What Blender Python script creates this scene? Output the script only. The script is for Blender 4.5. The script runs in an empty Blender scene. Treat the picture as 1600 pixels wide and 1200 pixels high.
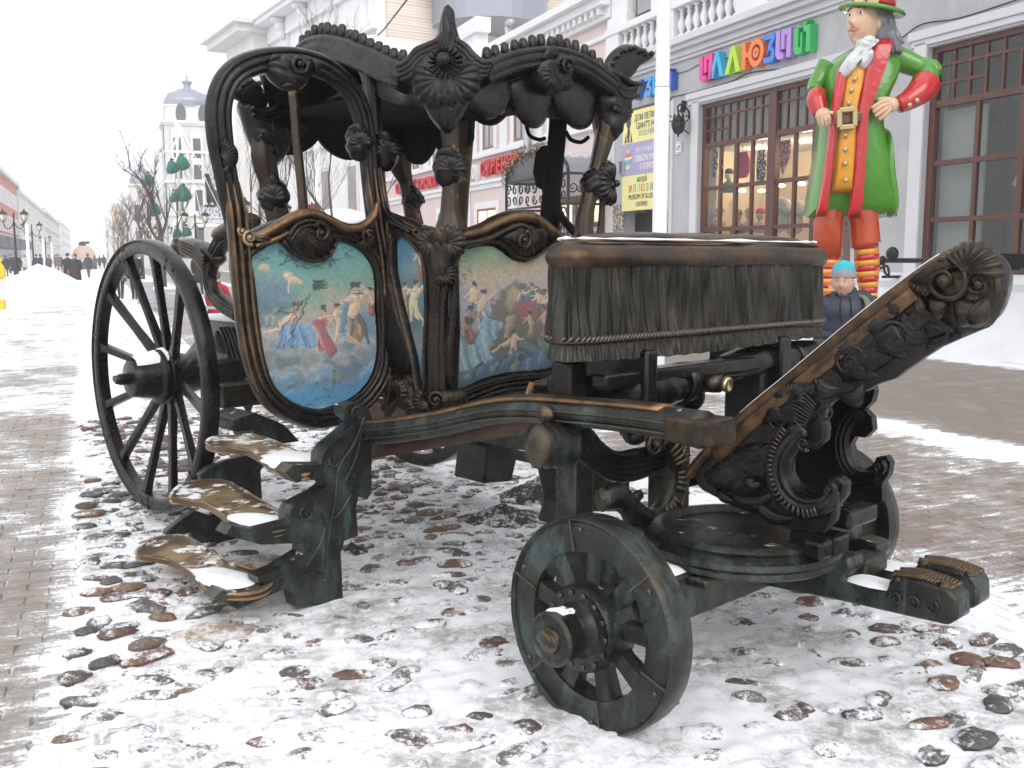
import bpy, bmesh, math, random
import numpy as np
from mathutils import Vector, Matrix, noise

C = bpy.context.scene.collection
sc = bpy.context.scene
PI = math.pi
# ------------------------------------------------------------------ camera
FPX = 1550.0
PITCH = math.atan(200 / FPX)
CAM_H = 1.6
cd = bpy.data.cameras.new('camera')
cam = bpy.data.objects.new('camera', cd)
C.objects.link(cam)
cd.sensor_fit = 'HORIZONTAL'
cd.sensor_width = 36.0
cd.lens = 36.0 * FPX / 1600.0
cd.clip_start = 0.05
cd.clip_end = 3000
cam.location = (0, 0, CAM_H)
cam.rotation_euler = (PI / 2 - PITCH, 0, 0)
sc.camera = cam
# ------------------------------------------------------------------ world, sun, exposure
w = bpy.data.worlds.new('World')
sc.world = w
w.use_nodes = True
nt = w.node_tree
for nd in list(nt.nodes):
    nt.nodes.remove(nd)
sky = nt.nodes.new('ShaderNodeTexSky')
sky.sky_type = 'NISHITA'
sky.sun_disc = False
sky.sun_elevation = math.radians(38)
sky.sun_rotation = math.radians(-150)
sky.dust_density = 6.0
sky.air_density = 1.2
hs = nt.nodes.new('ShaderNodeHueSaturation')
hs.inputs['Saturation'].default_value = 0.10
mx = nt.nodes.new('ShaderNodeMix')
mx.data_type = 'RGBA'
mx.inputs[0].default_value = 0.75
mx.inputs[7].default_value = (SKYW := (9.3, 9.45, 9.7, 1))
bg = nt.nodes.new('ShaderNodeBackground')
bg.inputs[1].default_value = 0.15
wo = nt.nodes.new('ShaderNodeOutputWorld')
nt.links.new(sky.outputs[0], hs.inputs['Color'])
nt.links.new(hs.outputs[0], mx.inputs[6])
nt.links.new(mx.outputs[2], bg.inputs[0])
nt.links.new(bg.outputs[0], wo.inputs[0])
sl = bpy.data.lights.new('sun', 'SUN')
sl.energy = 1.1
sl.angle = math.radians(35)
sl.color = (1, 0.98, 0.95)
so = bpy.data.objects.new('sun', sl)
C.objects.link(so)
so.rotation_euler = (math.radians(52), 0, math.radians(-150 + 180))
sc.view_settings.view_transform = 'Standard'
sc.view_settings.look = 'None'
sc.view_settings.exposure = 0.13
sc.view_settings.gamma = 1.0
sc.view_settings.use_curve_mapping = False
sc.cycles.max_bounces = 5
sc.cycles.diffuse_bounces = 3
sc.cycles.glossy_bounces = 3
sc.cycles.transmission_bounces = 4
sc.cycles.volume_bounces = 3

# ------------------------------------------------------------------ geometry of the place
def ray(u, v):
    s = (u - 800) / FPX
    t = (v - 600) / FPX
    return np.array([s, math.cos(PITCH) - math.sin(PITCH) * t, -(math.sin(PITCH) + math.cos(PITCH) * t)])
CAM = np.array([0, 0, CAM_H])
TH = math.radians(43)                       # heading of the carriage
EX = np.array([math.cos(TH), math.sin(TH), 0])
EY = np.array([-math.sin(TH), math.cos(TH), 0])
ORG = np.array([0.35491818, 3.15526882, 0.0])   # ground point under the near front wheel
SA = math.atan((150 - 800) / 1563.0)        # heading of the street
SD = np.array([math.sin(SA), math.cos(SA), 0])
SN = np.array([SD[1], -SD[0], 0])
def onx(u, v, x):
    r = ray(u, v); t = (x - (CAM - ORG) @ EX) / (r @ EX); P = CAM + r * t - ORG
    return (P @ EY, P[2])
def ony(u, v, y):
    r = ray(u, v); t = (y - (CAM - ORG) @ EY) / (r @ EY); P = CAM + r * t - ORG
    return (P @ EX, P[2])
def onz(u, v, z):
    r = ray(u, v); t = (z - CAM_H) / r[2]; P = CAM + r * t - ORG
    return (P @ EX, P @ EY)
def gnd(u, v, z=0.0):
    r = ray(u, v); t = (z - CAM_H) / r[2]; P = CAM + r * t
    return (P[0], P[1])
def FB(u, v, c):
    r = ray(u, v); t = (c - CAM @ SN) / (r @ SN); P = CAM + r * t
    return (-(P @ SD), P[2])
def at_dist(u, v, D):
    r = ray(u, v); t = D / r[1]; P = CAM + r * t
    return (P[0], P[1], P[2])
def w2c(p):
    d = np.array(p) - ORG
    return np.array([d @ EX, d @ EY, p[2]])

# ------------------------------------------------------------------ object helpers
def link(o, parent=None):
    C.objects.link(o)
    if parent is not None:
        o.parent = parent
    return o
def tag(o, label=None, cat=None, group=None, kind=None):
    if label: o['label'] = label
    if cat: o['category'] = cat
    if group: o['group'] = group
    if kind: o['kind'] = kind
    return o
def empty(name, loc, rz, label, cat, group=None):
    o = bpy.data.objects.new(name, None)
    o.empty_display_size = 0.2
    o.location = loc
    o.rotation_euler = (0, 0, rz)
    link(o)
    return tag(o, label, cat, group)
SPLIT = {'pilaster', 'lining', 'post', 'shelving', 'steel_beam', 'support_leg', 'chassis_beam', 'seat_frame', 'footboard_foot', 'shaft_tie', 'curtain', 'stone_course', 'cornice', 'balustrade_rail', 'parapet', 'wall'}
class MB:
    def __init__(s):
        s.v = []; s.f = []; s.n = 0; s.m = []
    def add(s, vs, fs):
        vs = np.asarray(vs, float).reshape(-1, 3); s.m.append((s.n, len(s.f)))
        s.v.append(vs)
        k = s.n
        s.f.extend([tuple(i + k for i in f) for f in fs])
        s.n += len(vs)
        return s
    def build(s, name, mat, parent=None, smooth=True, bevel=0, fix=True, sub=0, angle=40):
        if name in SPLIT and len(s.m) > 1:
            out = None
            for i, (a, b) in enumerate(s.m):
                q = MB(); e = s.m[i + 1][1] if i + 1 < len(s.m) else len(s.f)
                q.add(s.v[i], [tuple(k - a for k in f) for f in s.f[b:e]]); q.m = []
                o = q.build(name, mat, parent, smooth, bevel, fix, sub, angle)
                if hasattr(s, 'loc'): o.location = s.loc
                out = out or o
            return out
        me = bpy.data.meshes.new(name)
        V = np.concatenate(s.v) if s.v else np.zeros((0, 3))
        me.from_pydata(V.tolist(), [], s.f)
        if fix:
            bm = bmesh.new(); bm.from_mesh(me)
            bmesh.ops.recalc_face_normals(bm, faces=bm.faces[:])
            bm.to_mesh(me); bm.free()
        if mat: me.materials.append(mat)
        if smooth and len(me.polygons):
            me.polygons.foreach_set('use_smooth', [True] * len(me.polygons))
            if smooth == 'auto':
                me.set_sharp_from_angle(angle=math.radians(angle))
        o = bpy.data.objects.new(name, me)
        link(o, parent)
        if bevel:
            b = o.modifiers.new('bevel', 'BEVEL'); b.width = bevel; b.segments = 2; b.limit_method = 'ANGLE'
            b.angle_limit = math.radians(35)
        if sub:
            b = o.modifiers.new('sub', 'SUBSURF'); b.levels = sub; b.render_levels = sub
        return o
    def box(s, cx, cy, cz, sx, sy, sz, rz=0.0, ry=0.0, rx=0.0, taper=1.0):
        vs = []
        for z in (-.5, .5):
            k = taper if z > 0 else 1.0
            for x, y in ((-.5, -.5), (.5, -.5), (.5, .5), (-.5, .5)):
                vs.append((x * sx * k, y * sy * k, z * sz))
        V = np.array(vs)
        if rz or ry or rx:
            R = np.array(Matrix.Rotation(rz, 3, 'Z') @ Matrix.Rotation(ry, 3, 'Y') @ Matrix.Rotation(rx, 3, 'X'))
            V = V @ R.T
        V = V + np.array([cx, cy, cz])
        return s.add(V, [(0, 3, 2, 1), (4, 5, 6, 7), (0, 1, 5, 4), (1, 2, 6, 5), (2, 3, 7, 6), (3, 0, 4, 7)])
    def b2(s, x0, x1, y0, y1, z0, z1):
        return s.box((x0 + x1) / 2, (y0 + y1) / 2, (z0 + z1) / 2, abs(x1 - x0), abs(y1 - y0), abs(z1 - z0))
    def grid(s, V, nu, nv, closeu=False, closev=False):
        fs = []
        for i in range(nu - (0 if closeu else 1)):
            for j in range(nv - (0 if closev else 1)):
                a = i * nv + j; b = ((i + 1) % nu) * nv + j
                c = ((i + 1) % nu) * nv + (j + 1) % nv; d = i * nv + (j + 1) % nv
                fs.append((a, b, c, d))
        return s.add(V, fs)
def frame_from(t, up=Vector((0, 0, 1))):
    t = Vector(t).normalized()
    up = Vector(up)
    if abs(t.dot(up.normalized())) > 0.98:
        up = Vector((1, 0, 0)) if abs(t.x) < 0.9 else Vector((0, 1, 0))
    n = t.cross(up).normalized()
    b = n.cross(t).normalized()
    return n, b
def cr(pts, n=8, closed=False):
    P = [np.array(p, float) for p in pts]
    m = len(P)
    out = []
    rng = range(m if closed else m - 1)
    for i in rng:
        p0 = P[i - 1] if (i > 0 or closed) else 2 * P[0] - P[1]
        p1 = P[i]; p2 = P[(i + 1) % m]
        p3 = P[(i + 2) % m] if (i + 2 < m or closed) else 2 * P[-1] - P[-2]
        for k in range(n):
            t = k / n
            out.append(0.5 * ((2 * p1) + (-p0 + p2) * t + (2 * p0 - 5 * p1 + 4 * p2 - p3) * t * t + (-p0 + 3 * p1 - 3 * p2 + p3) * t ** 3))
    if not closed:
        out.append(P[-1])
    return np.array(out)
def sweep(mb, pts, rad, prof=None, up=(0, 0, 1), closed=False, ns=12, cap=True, flute=0, fa=0.1):
    """tube along pts. rad: number, list, or list of (across, out). prof: list of 2-d profile points."""
    pts = np.asarray(pts, float)
    m = len(pts)
    if np.isscalar(rad):
        rad = [rad] * m
    if len(rad) != m:
        xs = np.linspace(0, 1, len(rad))
        R0 = np.array([r if not np.isscalar(r) else (r, r) for r in rad], float)
        tt = np.linspace(0, 1, m)
        rad = np.stack([np.interp(tt, xs, R0[:, 0]), np.interp(tt, xs, R0[:, 1])], 1)
    else:
        rad = np.array([r if not np.isscalar(r) else (r, r) for r in rad], float)
    if prof is None:
        prof = []
        for k in range(ns):
            a = 2 * PI * k / ns
            q = 1 + (fa * math.cos(flute * a) if flute else 0)
            prof.append((math.cos(a) * q, math.sin(a) * q))
    prof = np.array(prof)
    k = len(prof)
    V = []
    for i in range(m):
        if closed:
            t = pts[(i + 1) % m] - pts[i - 1]
        else:
            t = pts[min(i + 1, m - 1)] - pts[max(i - 1, 0)]
        n, b = frame_from(t, up)
        n = np.array(n); b = np.array(b)
        V.append(pts[i] + np.outer(prof[:, 0] * rad[i, 0], n) + np.outer(prof[:, 1] * rad[i, 1], b))
    V = np.concatenate(V)
    base = mb.n
    mb.grid(V, m, k, closeu=closed, closev=True)
    if cap and not closed:
        mb.f.append(tuple(base + j for j in range(k)))
        mb.f.append(tuple(base + (m - 1) * k + j for j in reversed(range(k))))
    return mb
def lathe(mb, prof, n=20, mat4=None, ribs=0, ra=0.0, cap=True):
    """prof: list of (r, z). mat4: placement."""
    V = []
    for (r, z) in prof:
        for k in range(n):
            a = 2 * PI * k / n
            q = r * (1 + ra * (abs(math.cos(ribs * a / 2)) - .5)) if ribs else r
            V.append((q * math.cos(a), q * math.sin(a), z))
    V = np.array(V)
    if mat4 is not None:
        M = np.array(mat4)
        V = V @ M[:3, :3].T + M[:3, 3]
    base = mb.n
    mb.grid(V, len(prof), n, closev=True)
    if cap:
        if prof[0][0] > 1e-5: mb.f.append(tuple(base + j for j in reversed(range(n))))
        if prof[-1][0] > 1e-5: mb.f.append(tuple(base + (len(prof) - 1) * n + j for j in range(n)))
    return mb
def axis_mat(o, d, s=1.0):
    """matrix that takes +Z to direction d at origin o"""
    n, b = frame_from(d)
    d = Vector(d).normalized()
    M = Matrix((( -n.x * s, b.x * s, d.x * s, o[0]), (-n.y * s, b.y * s, d.y * s, o[1]), (-n.z * s, b.z * s, d.z * s, o[2]), (0, 0, 0, 1)))
    return M
def ellipsoid(mb, c, r, nu=10, nv=14, R=None, ribs=0, ra=0.0, crumple=0.0, cf=30.0):
    V = []
    for i in range(nu + 1):
        th = PI * i / nu
        for j in range(nv):
            a = 2 * PI * j / nv
            q = math.sin(th) * (1 + ra * math.cos(ribs * a))
            V.append((q * math.cos(a), q * math.sin(a), math.cos(th)))
    V = np.array(V) * np.array(r)
    if R is not None:
        V = V @ np.array(R).T
    V = V + np.array(c)
    if crumple:
        V = np.array([np.array(p) + np.array(noise.noise_vector(Vector(p) * cf)) * crumple for p in V])
    return mb.grid(V, nu + 1, nv, closev=True)
def crumpled(V, amp, f):
    return np.array([np.array(p) + np.array(noise.noise_vector(Vector(p) * f)) * amp for p in V])

class Plane:
    """a working plane of the carriage: 'x' (side planes, outward -x), 'y' (cross planes, outward -y)"""
    def __init__(s, kind, val):
        s.k = kind; s.val = val
        s.n = np.array([-1., 0, 0]) if kind == 'x' else np.array([0, -1., 0])
    def px(s, u, v):
        return onx(u, v, s.val) if s.k == 'x' else ony(u, v, s.val)
    def P(s, ab, off=0.0):
        a, b = ab[0], ab[1]
        p = np.array([s.val, a, b]) if s.k == 'x' else np.array([a, s.val, b])
        return p + s.n * off
    def tr(s, uvs, off=0.0):
        return [s.P(s.px(u, v), off) for u, v in uvs]
    def ab(s, uvs):
        return [s.px(u, v) for u, v in uvs]
def plate(mb, pl, ab, o0, o1):
    """extruded outline on plane between offsets o0 and o1"""
    m = len(ab)
    V = [pl.P(p, o1) for p in ab] + [pl.P(p, o0) for p in ab]
    fs = [tuple(range(m)), tuple(reversed(range(m, 2 * m)))]
    for i in range(m):
        j = (i + 1) % m
        fs.append((i, m + i, m + j, j))
    return mb.add(V, fs)
def shell(mb, pl, c, r, a0, a1, nr=9, h=0.02, off=0.0, rib=0.35, scal=0.08, k=0.0):
    """fan of ribs"""
    nu, nv = nr * 5 + 1, 7
    V = []
    for i in range(nu):
        t = i / (nu - 1)
        a = a0 + (a1 - a0) * t
        rb = abs(math.sin(nr * PI * t))
        for j in range(nv):
            q = j / (nv - 1)
            rr = r * q * (1 + scal * (rb - .5) * q)
            z = h * (math.sin(PI * min(1, q * 0.9 + .05)) * .8 + .25 + rib * rb * q * (1 if j < nv - 1 else 0)) if j < nv - 1 else -0.005
            V.append(pl.P((c[0] + rr * math.cos(a), c[1] + rr * math.sin(a)), off + z))
    return mb.grid(np.array(V), nu, nv)
def volute(mb, pl, c, r, turns=1.6, w=0.25, a0=0.0, dr=1, off=0.0, h=None, boss=True, ns=8):
    """spiral tube that tightens into its centre c from radius r; w = tube radius / r"""
    n = int(26 * turns)
    pts = []; rad = []
    for i in range(n + 1):
        t = i / n
        rr = r * (1 - t) ** 0.8 * (1 - w) + 0.02 * r
        a = a0 + dr * 2 * PI * turns * t
        tw = r * w * (1 - 0.55 * t)
        pts.append(pl.P((c[0] + rr * math.cos(a), c[1] + rr * math.sin(a)), off + tw * 0.4 + r * 0.25 * t))
        rad.append((tw, tw * 1.1))
    sweep(mb, pts, rad, up=tuple(pl.n), ns=ns)
    if boss:
        q = r * .26
        ellipsoid(mb, pl.P(c, off + r * .25), (q, q, q), 7, 10)
    return mb
def leaf(mb, pl, p0, p1, wd, bend=0.0, h=0.02, off=0.0, ribs=5, curl=0.0):
    p0 = np.array(p0, float); p1 = np.array(p1, float)
    d = p1 - p0; L = np.linalg.norm(d); d /= max(L, 1e-6); nn = np.array([-d[1], d[0]])
    nu, nv = 9, 2 * ribs + 3
    V = []
    for i in range(nu):
        t = i / (nu - 1)
        cc = p0 + d * L * t + nn * bend * L * math.sin(PI * t)
        ww = wd * (math.sin(PI * (t * .92 + .04)) ** .7) * (1 - .25 * t)
        for j in range(nv):
            s_ = -1 + 2 * j / (nv - 1)
            z = h * math.sqrt(max(0, 1 - s_ * s_)) * math.sin(PI * (t * .9 + .08)) + h * .35 * (math.cos(s_ * ribs * PI) * .5 + .5) * math.sin(PI * t) + curl * t * t
            if j in (0, nv - 1): z = -0.004
            q = cc + nn * ww * s_
            V.append(pl.P(q, off + z))
    return mb.grid(np.array(V), nu, nv)
def ridged(n=3, base=-0.25, d=0.22):
    """moulding profile: across -1..1, n raised reeds"""
    P = []
    k = n * 6
    for i in range(k + 1):
        s_ = -1 + 2 * i / k
        e = math.sqrt(max(0, 1 - s_ ** 4))
        P.append((s_, e * (1 - d + d * abs(math.sin(n * PI * (s_ + 1) / 2)))))
    P.append((1, base)); P.append((-1, base))
    return P
R3 = ridged(3); RC = ridged(3, d=.13); R4 = ridged(4, d=.28); R2 = ridged(2)
def reeds(mb, pts, width, r, up, n=4, wob=0.0):
    """bundle of fine parallel lines along a path (carved grain)"""
    pts = np.asarray(pts, float)
    for k in range(n):
        s_ = (-1 + 2 * (k + .5) / n) * width
        Q = []
        for i in range(len(pts)):
            t = pts[min(i + 1, len(pts) - 1)] - pts[max(i - 1, 0)]
            nrm, b = frame_from(t, up)
            Q.append(pts[i] + np.array(nrm) * (s_ + wob * math.sin(i * .9 + k * 2.1)))
        sweep(mb, np.array(Q), r, up=up, ns=5, cap=False)
    return mb

# ------------------------------------------------------------------ materials
MAT = {}
class NT:
    def __init__(s, name, rough=0.5, metal=0.0):
        m = bpy.data.materials.new(name); m.use_nodes = True
        s.m = m; s.t = m.node_tree; s.b = s.t.nodes['Principled BSDF']
        s.b.inputs['Roughness'].default_value = rough; s.b.inputs['Metallic'].default_value = metal
        MAT[name] = m
    def n(s, typ, **kw):
        nd = s.t.nodes.new(typ)
        for k, v in kw.items():
            if k.startswith('i_'):
                key = k[2:]
                nd.inputs[int(key) if key.isdigit() else key].default_value = v
            else:
                setattr(nd, k, v)
        return nd
    def l(s, a, b):
        s.t.links.new(a, b)
    def pos(s, scale=(1, 1, 1), rot=(0, 0, 0), obj=False):
        if obj:
            g = s.n('ShaderNodeTexCoord').outputs['Object']
        else:
            g = s.n('ShaderNodeNewGeometry').outputs['Position']
        mp = s.n('ShaderNodeMapping'); mp.inputs['Scale'].default_value = scale; mp.inputs['Rotation'].default_value = rot
        s.l(g, mp.inputs[0])
        return mp.outputs[0]
    def noise(s, vec, scale=5, detail=4, rough=.55, dist=0.0):
        nd = s.n('ShaderNodeTexNoise'); nd.inputs['Scale'].default_value = scale; nd.inputs['Detail'].default_value = detail
        nd.inputs['Roughness'].default_value = rough; nd.inputs['Distortion'].default_value = dist
        if vec is not None: s.l(vec, nd.inputs['Vector'])
        return nd.outputs['Fac']
    def ramp(s, fac, stops):
        nd = s.n('ShaderNodeValToRGB'); e = nd.color_ramp.elements
        while len(e) < len(stops): e.new(0.5)
        for i, (p, c) in enumerate(stops):
            e[i].position = p
            e[i].color = (c, c, c, 1) if np.isscalar(c) else (*c[:3], 1)
        s.l(fac, nd.inputs[0])
        return nd.outputs[0]
    def mix(s, fac, a, b):
        nd = s.n('ShaderNodeMix', data_type='RGBA')
        for sock, val in ((nd.inputs[0], fac), (nd.inputs[6], a), (nd.inputs[7], b)):
            if isinstance(val, bpy.types.NodeSocket): s.l(val, sock)
            elif sock is nd.inputs[0]: sock.default_value = val
            else: sock.default_value = (*val[:3], 1)
        return nd.outputs[2]
    def math(s, op, a, b=None, c=None, clamp=False):
        nd = s.n('ShaderNodeMath', operation=op); nd.use_clamp = clamp
        for k, v in enumerate((a, b, c)):
            if v is None: continue
            if isinstance(v, bpy.types.NodeSocket): s.l(v, nd.inputs[k])
            else: nd.inputs[k].default_value = v
        return nd.outputs[0]
    def bump(s, h, strength=.3, dist=.01, prev=None):
        nd = s.n('ShaderNodeBump'); nd.inputs['Strength'].default_value = strength; nd.inputs['Distance'].default_value = dist
        s.l(h, nd.inputs['Height'])
        if prev is not None: s.l(prev, nd.inputs['Normal'])
        s.l(nd.outputs[0], s.b.inputs['Normal'])
        return nd.outputs[0]
    def col(s, c):
        if isinstance(c, bpy.types.NodeSocket): s.l(c, s.b.inputs['Base Color'])
        else: s.b.inputs['Base Color'].default_value = (*c[:3], 1)
    def snowfac(s, amount=.5, z0=.72, scale=9.0):
        """snow lies where the surface looks up"""
        g = s.n('ShaderNodeNewGeometry')
        sx = s.n('ShaderNodeSeparateXYZ'); s.l(g.outputs['Normal'], sx.inputs[0])
        up = s.math('SUBTRACT', sx.outputs[2], z0); up = s.math('MULTIPLY', up, 1 / (1 - z0) * 1.3, clamp=True)
        nz = s.noise(g.outputs['Position'], scale, 6, .65)
        nz = s.math('ADD', nz, amount - .5)
        f = s.math('MULTIPLY', up, nz)
        return s.ramp(f, [(.46, 0), (.54, 1)])
def bronze(name, base, base2, wear, metal=.75, rough=.42, snow=None, grain=(1, 1, 1), gs=40, patina=None, pat=.5, wearp=(.515, .56), bump=.5, flat=0.0):
    m = NT(name, rough, metal)
    p = m.pos(obj=True)
    n1 = m.noise(p, 6, 5, .6)
    c = m.mix(m.ramp(n1, [(.35, 0), (.65, 1)]), base, base2)
    if patina:
        n2 = m.noise(m.pos(scale=(1, 1, .45), obj=True), 7, 8, .7, .6)
        fp = m.ramp(n2, [(pat, 0), (pat + .14, 1)])
        c = m.mix(fp, c, patina)
        mt = m.math('SUBTRACT', metal, m.math('MULTIPLY', fp, metal * .55)); m.l(mt, m.b.inputs['Metallic'])
    g = m.n('ShaderNodeNewGeometry')
    n3 = m.noise(p, 11, 5, .7)
    pt = m.math('ADD', g.outputs['Pointiness'], m.math('MULTIPLY', m.math('SUBTRACT', n3, .55), .16))
    fw = m.ramp(pt, [(wearp[0], 0), (wearp[1], 1)])
    if flat:
        fw = m.math('MAXIMUM', fw, m.ramp(n3, [(flat, 0), (flat + .12, 1)]))
    c = m.mix(fw, c, wear)
    gn = m.noise(m.pos(scale=grain, obj=True), gs, 5, .6, .8)
    fine = m.noise(p, 180, 3, .6)
    h = m.math('ADD', m.math('MULTIPLY', gn, 1.0), m.math('MULTIPLY', fine, .25))
    m.bump(h, bump, .012)
    rr = m.math('ADD', rough - .12, m.math('MULTIPLY', n3, .36)); 
    spec = m.ramp(fine, [(.70, 0), (.76, 1)])
    c = m.mix(m.math('MULTIPLY', spec, .35), c, (.5, .5, .5))
    if snow is not None:
        f = m.snowfac(snow)
        c = m.mix(f, c, (.86, .87, .89))
        rr = m.math('MAXIMUM', rr, f)
        src = m.b.inputs['Metallic']
        if src.is_linked:
            q = src.links[0].from_socket
            m.l(m.math('MULTIPLY', q, m.math('SUBTRACT', 1.0, f)), src)
        else:
            m.l(m.math('MULTIPLY', m.math('SUBTRACT', 1.0, f), metal), src)
    m.l(rr, m.b.inputs['Roughness'])
    m.b.inputs['Coat Weight'].default_value = .12; m.b.inputs['Coat Roughness'].default_value = .2
    m.col(c)
    return m.m
B_DARK = bronze('bronze_dark', (.013, .013, .015), (.034, .030, .029), (.085, .07, .055), metal=.8, rough=.2, gs=14, bump=.45, snow=.28, wearp=(.56, .72))
B_MID = bronze('bronze_mid', (.014, .012, .011), (.038, .030, .023), (.13, .082, .045), metal=.8, rough=.22, gs=30, grain=(1, 1, .25), snow=.22, wearp=(.545, .64), bump=.6)
B_GREEN = bronze('bronze_green', (.019, .023, .022), (.042, .040, .035), (.12, .09, .055), metal=.75, rough=.24, gs=26, patina=(.046, .074, .070), pat=.50, snow=.34, wearp=(.545, .65), bump=.6)
B_BROWN = bronze('bronze_brown', (.105, .060, .033), (.040, .030, .022), (.34, .19, .085), metal=.75, rough=.30, gs=26, grain=(1, 1, .2), snow=.2, wearp=(.53, .60), flat=.70)
B_TREAD = bronze('bronze_tread', (.17, .105, .055), (.10, .07, .045), (.40, .28, .15), metal=.55, rough=.3, gs=18, snow=.43, flat=.66)
B_SCROLL = bronze('bronze_polished', (.07, .052, .035), (.05, .04, .033), (.45, .34, .20), metal=.85, rough=.3, gs=20, wearp=(.52, .60))
B_FRINGE = bronze('bronze_fringe', (.024, .023, .019), (.044, .039, .032), (.13, .11, .085), metal=.75, rough=.24, gs=30, grain=(1, 1, .12), wearp=(.52, .62), bump=.6)
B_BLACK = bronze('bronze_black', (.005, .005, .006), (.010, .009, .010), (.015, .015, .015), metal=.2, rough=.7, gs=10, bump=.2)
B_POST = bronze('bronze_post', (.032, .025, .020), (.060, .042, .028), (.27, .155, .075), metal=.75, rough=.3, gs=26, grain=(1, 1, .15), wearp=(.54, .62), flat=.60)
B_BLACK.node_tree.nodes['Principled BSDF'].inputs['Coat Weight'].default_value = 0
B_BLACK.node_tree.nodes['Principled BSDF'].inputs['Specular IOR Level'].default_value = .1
B_STEEL = bronze('red_steel', (.035, .017, .013), (.05, .024, .018), (.09, .045, .03), metal=.3, rough=.45, gs=20, bump=.15)
def simple(name, c, rough=.6, metal=0.0, var=.0, vs=4.0, bump=0.0, bs=30, snow=None, dirt=None, coat=0.0, spec=None):
    m = NT(name, rough, metal)
    col = c
    if var:
        f = m.noise(m.pos(), vs, 6, .65)
        a = tuple(x * (1 - var) for x in c[:3]); b = tuple(min(1, x * (1 + var * .6)) for x in c[:3])
        col = m.mix(m.ramp(f, [(.3, 0), (.7, 1)]), a, b)
    if dirt:
        f = m.noise(m.pos(scale=(1, 1, .35)), 1.3, 8, .7)
        col = m.mix(m.ramp(f, [(.5, 0), (.75, 1)]), col, dirt)
    if snow is not None:
        f = m.snowfac(snow)
        col = m.mix(f, col, (.86, .87, .89))
    m.col(col)
    if bump:
        m.bump(m.noise(m.pos(), bs, 6, .65), bump, .02)
    if coat: m.b.inputs['Coat Weight'].default_value = coat; m.b.inputs['Coat Roughness'].default_value = .06
    return m.m
def emis(name, c, s):
    m = NT(name); m.col(c)
    m.b.inputs['Emission Color'].default_value = (*c, 1); m.b.inputs['Emission Strength'].default_value = s
    return m.m
# ================================================================== CARRIAGE
class GP(Plane):
    """general vertical working plane through origin O with outward normal N (carriage coordinates)"""
    def __init__(s, O, N):
        s.O = np.array(O, float); s.n = np.array(N, float) / np.linalg.norm(N)
        s.A = np.array([-s.n[1], s.n[0], 0.0])
    def px(s, u, v):
        r = ray(u, v); rl = np.array([r @ EX, r @ EY, r[2]]); c = w2c(CAM)
        t = ((s.O - c) @ s.n) / (rl @ s.n); p = c + rl * t
        return ((p - s.O) @ s.A, p[2])
    def P(s, ab, off=0.0):
        return np.array([s.O[0], s.O[1], 0]) + s.A * ab[0] + np.array([0, 0, ab[1]]) + s.n * off
def pillow(mb, pl, ab, h=.05, rings=7, c=None, wr=0.0, wf=40.0, dirn=(1, .3), back=.5, n=4, off=0.0, p=.5, crum=0.0, cf=25):
    """carved mass: closed outline domed over the plane, with wrinkles"""
    q = cr([np.array(a, float) for a in ab], n, closed=True)
    if c is None: c = q.mean(0)
    c = np.array(c, float); m = len(q); d = np.array(dirn, float); d /= np.linalg.norm(d)
    V = []
    for i in range(rings + 1):
        t = i / rings
        k = 1 - t
        for a in q:
            P_ = c + (a - c) * k
            hh = h * (1 - k ** 2.6) ** p
            if wr and 0 < t:
                ph = (P_ @ d) * wf + 2.2 * noise.noise(Vector((P_[0] * 9, P_[1] * 9, h * 37)))
                hh += wr * (abs(math.sin(ph)) - .3) * math.sin(PI * min(1, .25 + t * .9)) * 1.2
            V.append(pl.P(P_, off + hh))
    V = np.array(V)
    if crum: V = crumpled(V, crum, cf)
    base = mb.n
    mb.grid(V, rings + 1, m, closev=True)
    B = np.array([pl.P(c + (a - c) * .9, off - h * back) for a in q])
    k0 = mb.n
    mb.add(B, [])
    for j in range(m):
        mb.f.append((base + j, base + (j + 1) % m, k0 + (j + 1) % m, k0 + j))
    mb.f.append(tuple(k0 + j for j in range(m)))
    return mb
def stroke_on(mb, pl, uvs, w, h, prof=None, off=0.0, n=6, closed=False, ns=8):
    """moulding traced on a plane; w (number or list) half width in metres, h half depth"""
    pts = cr([pl.P(pl.px(u, v), off) for u, v in uvs], n, closed)
    if np.isscalar(w): rad = [(w, h)] * len(pts)
    else: rad = [(a, a * h / max(w)) for a in w]
    sweep(mb, pts, rad, prof, up=tuple(pl.n), closed=closed, ns=ns)
    return pts
def lpx(pl, uvs, n=6, off=0.0, closed=False):
    return cr([pl.P(pl.px(u, v), off) for u, v in uvs], n, closed)

car = empty('carriage_monument', tuple(ORG), TH, 'life-size dark bronze baroque carriage with its door open, standing on snowy cobbles', 'carriage')
YF, XL, YDR = 1.57, .55, 2.03
PF = Plane('y', YF); PLs = Plane('x', XL); PD = Plane('y', YDR)
XR = 1.58; YR = 3.25
PR = Plane('x', XR); PB = Plane('y', YR)

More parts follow.
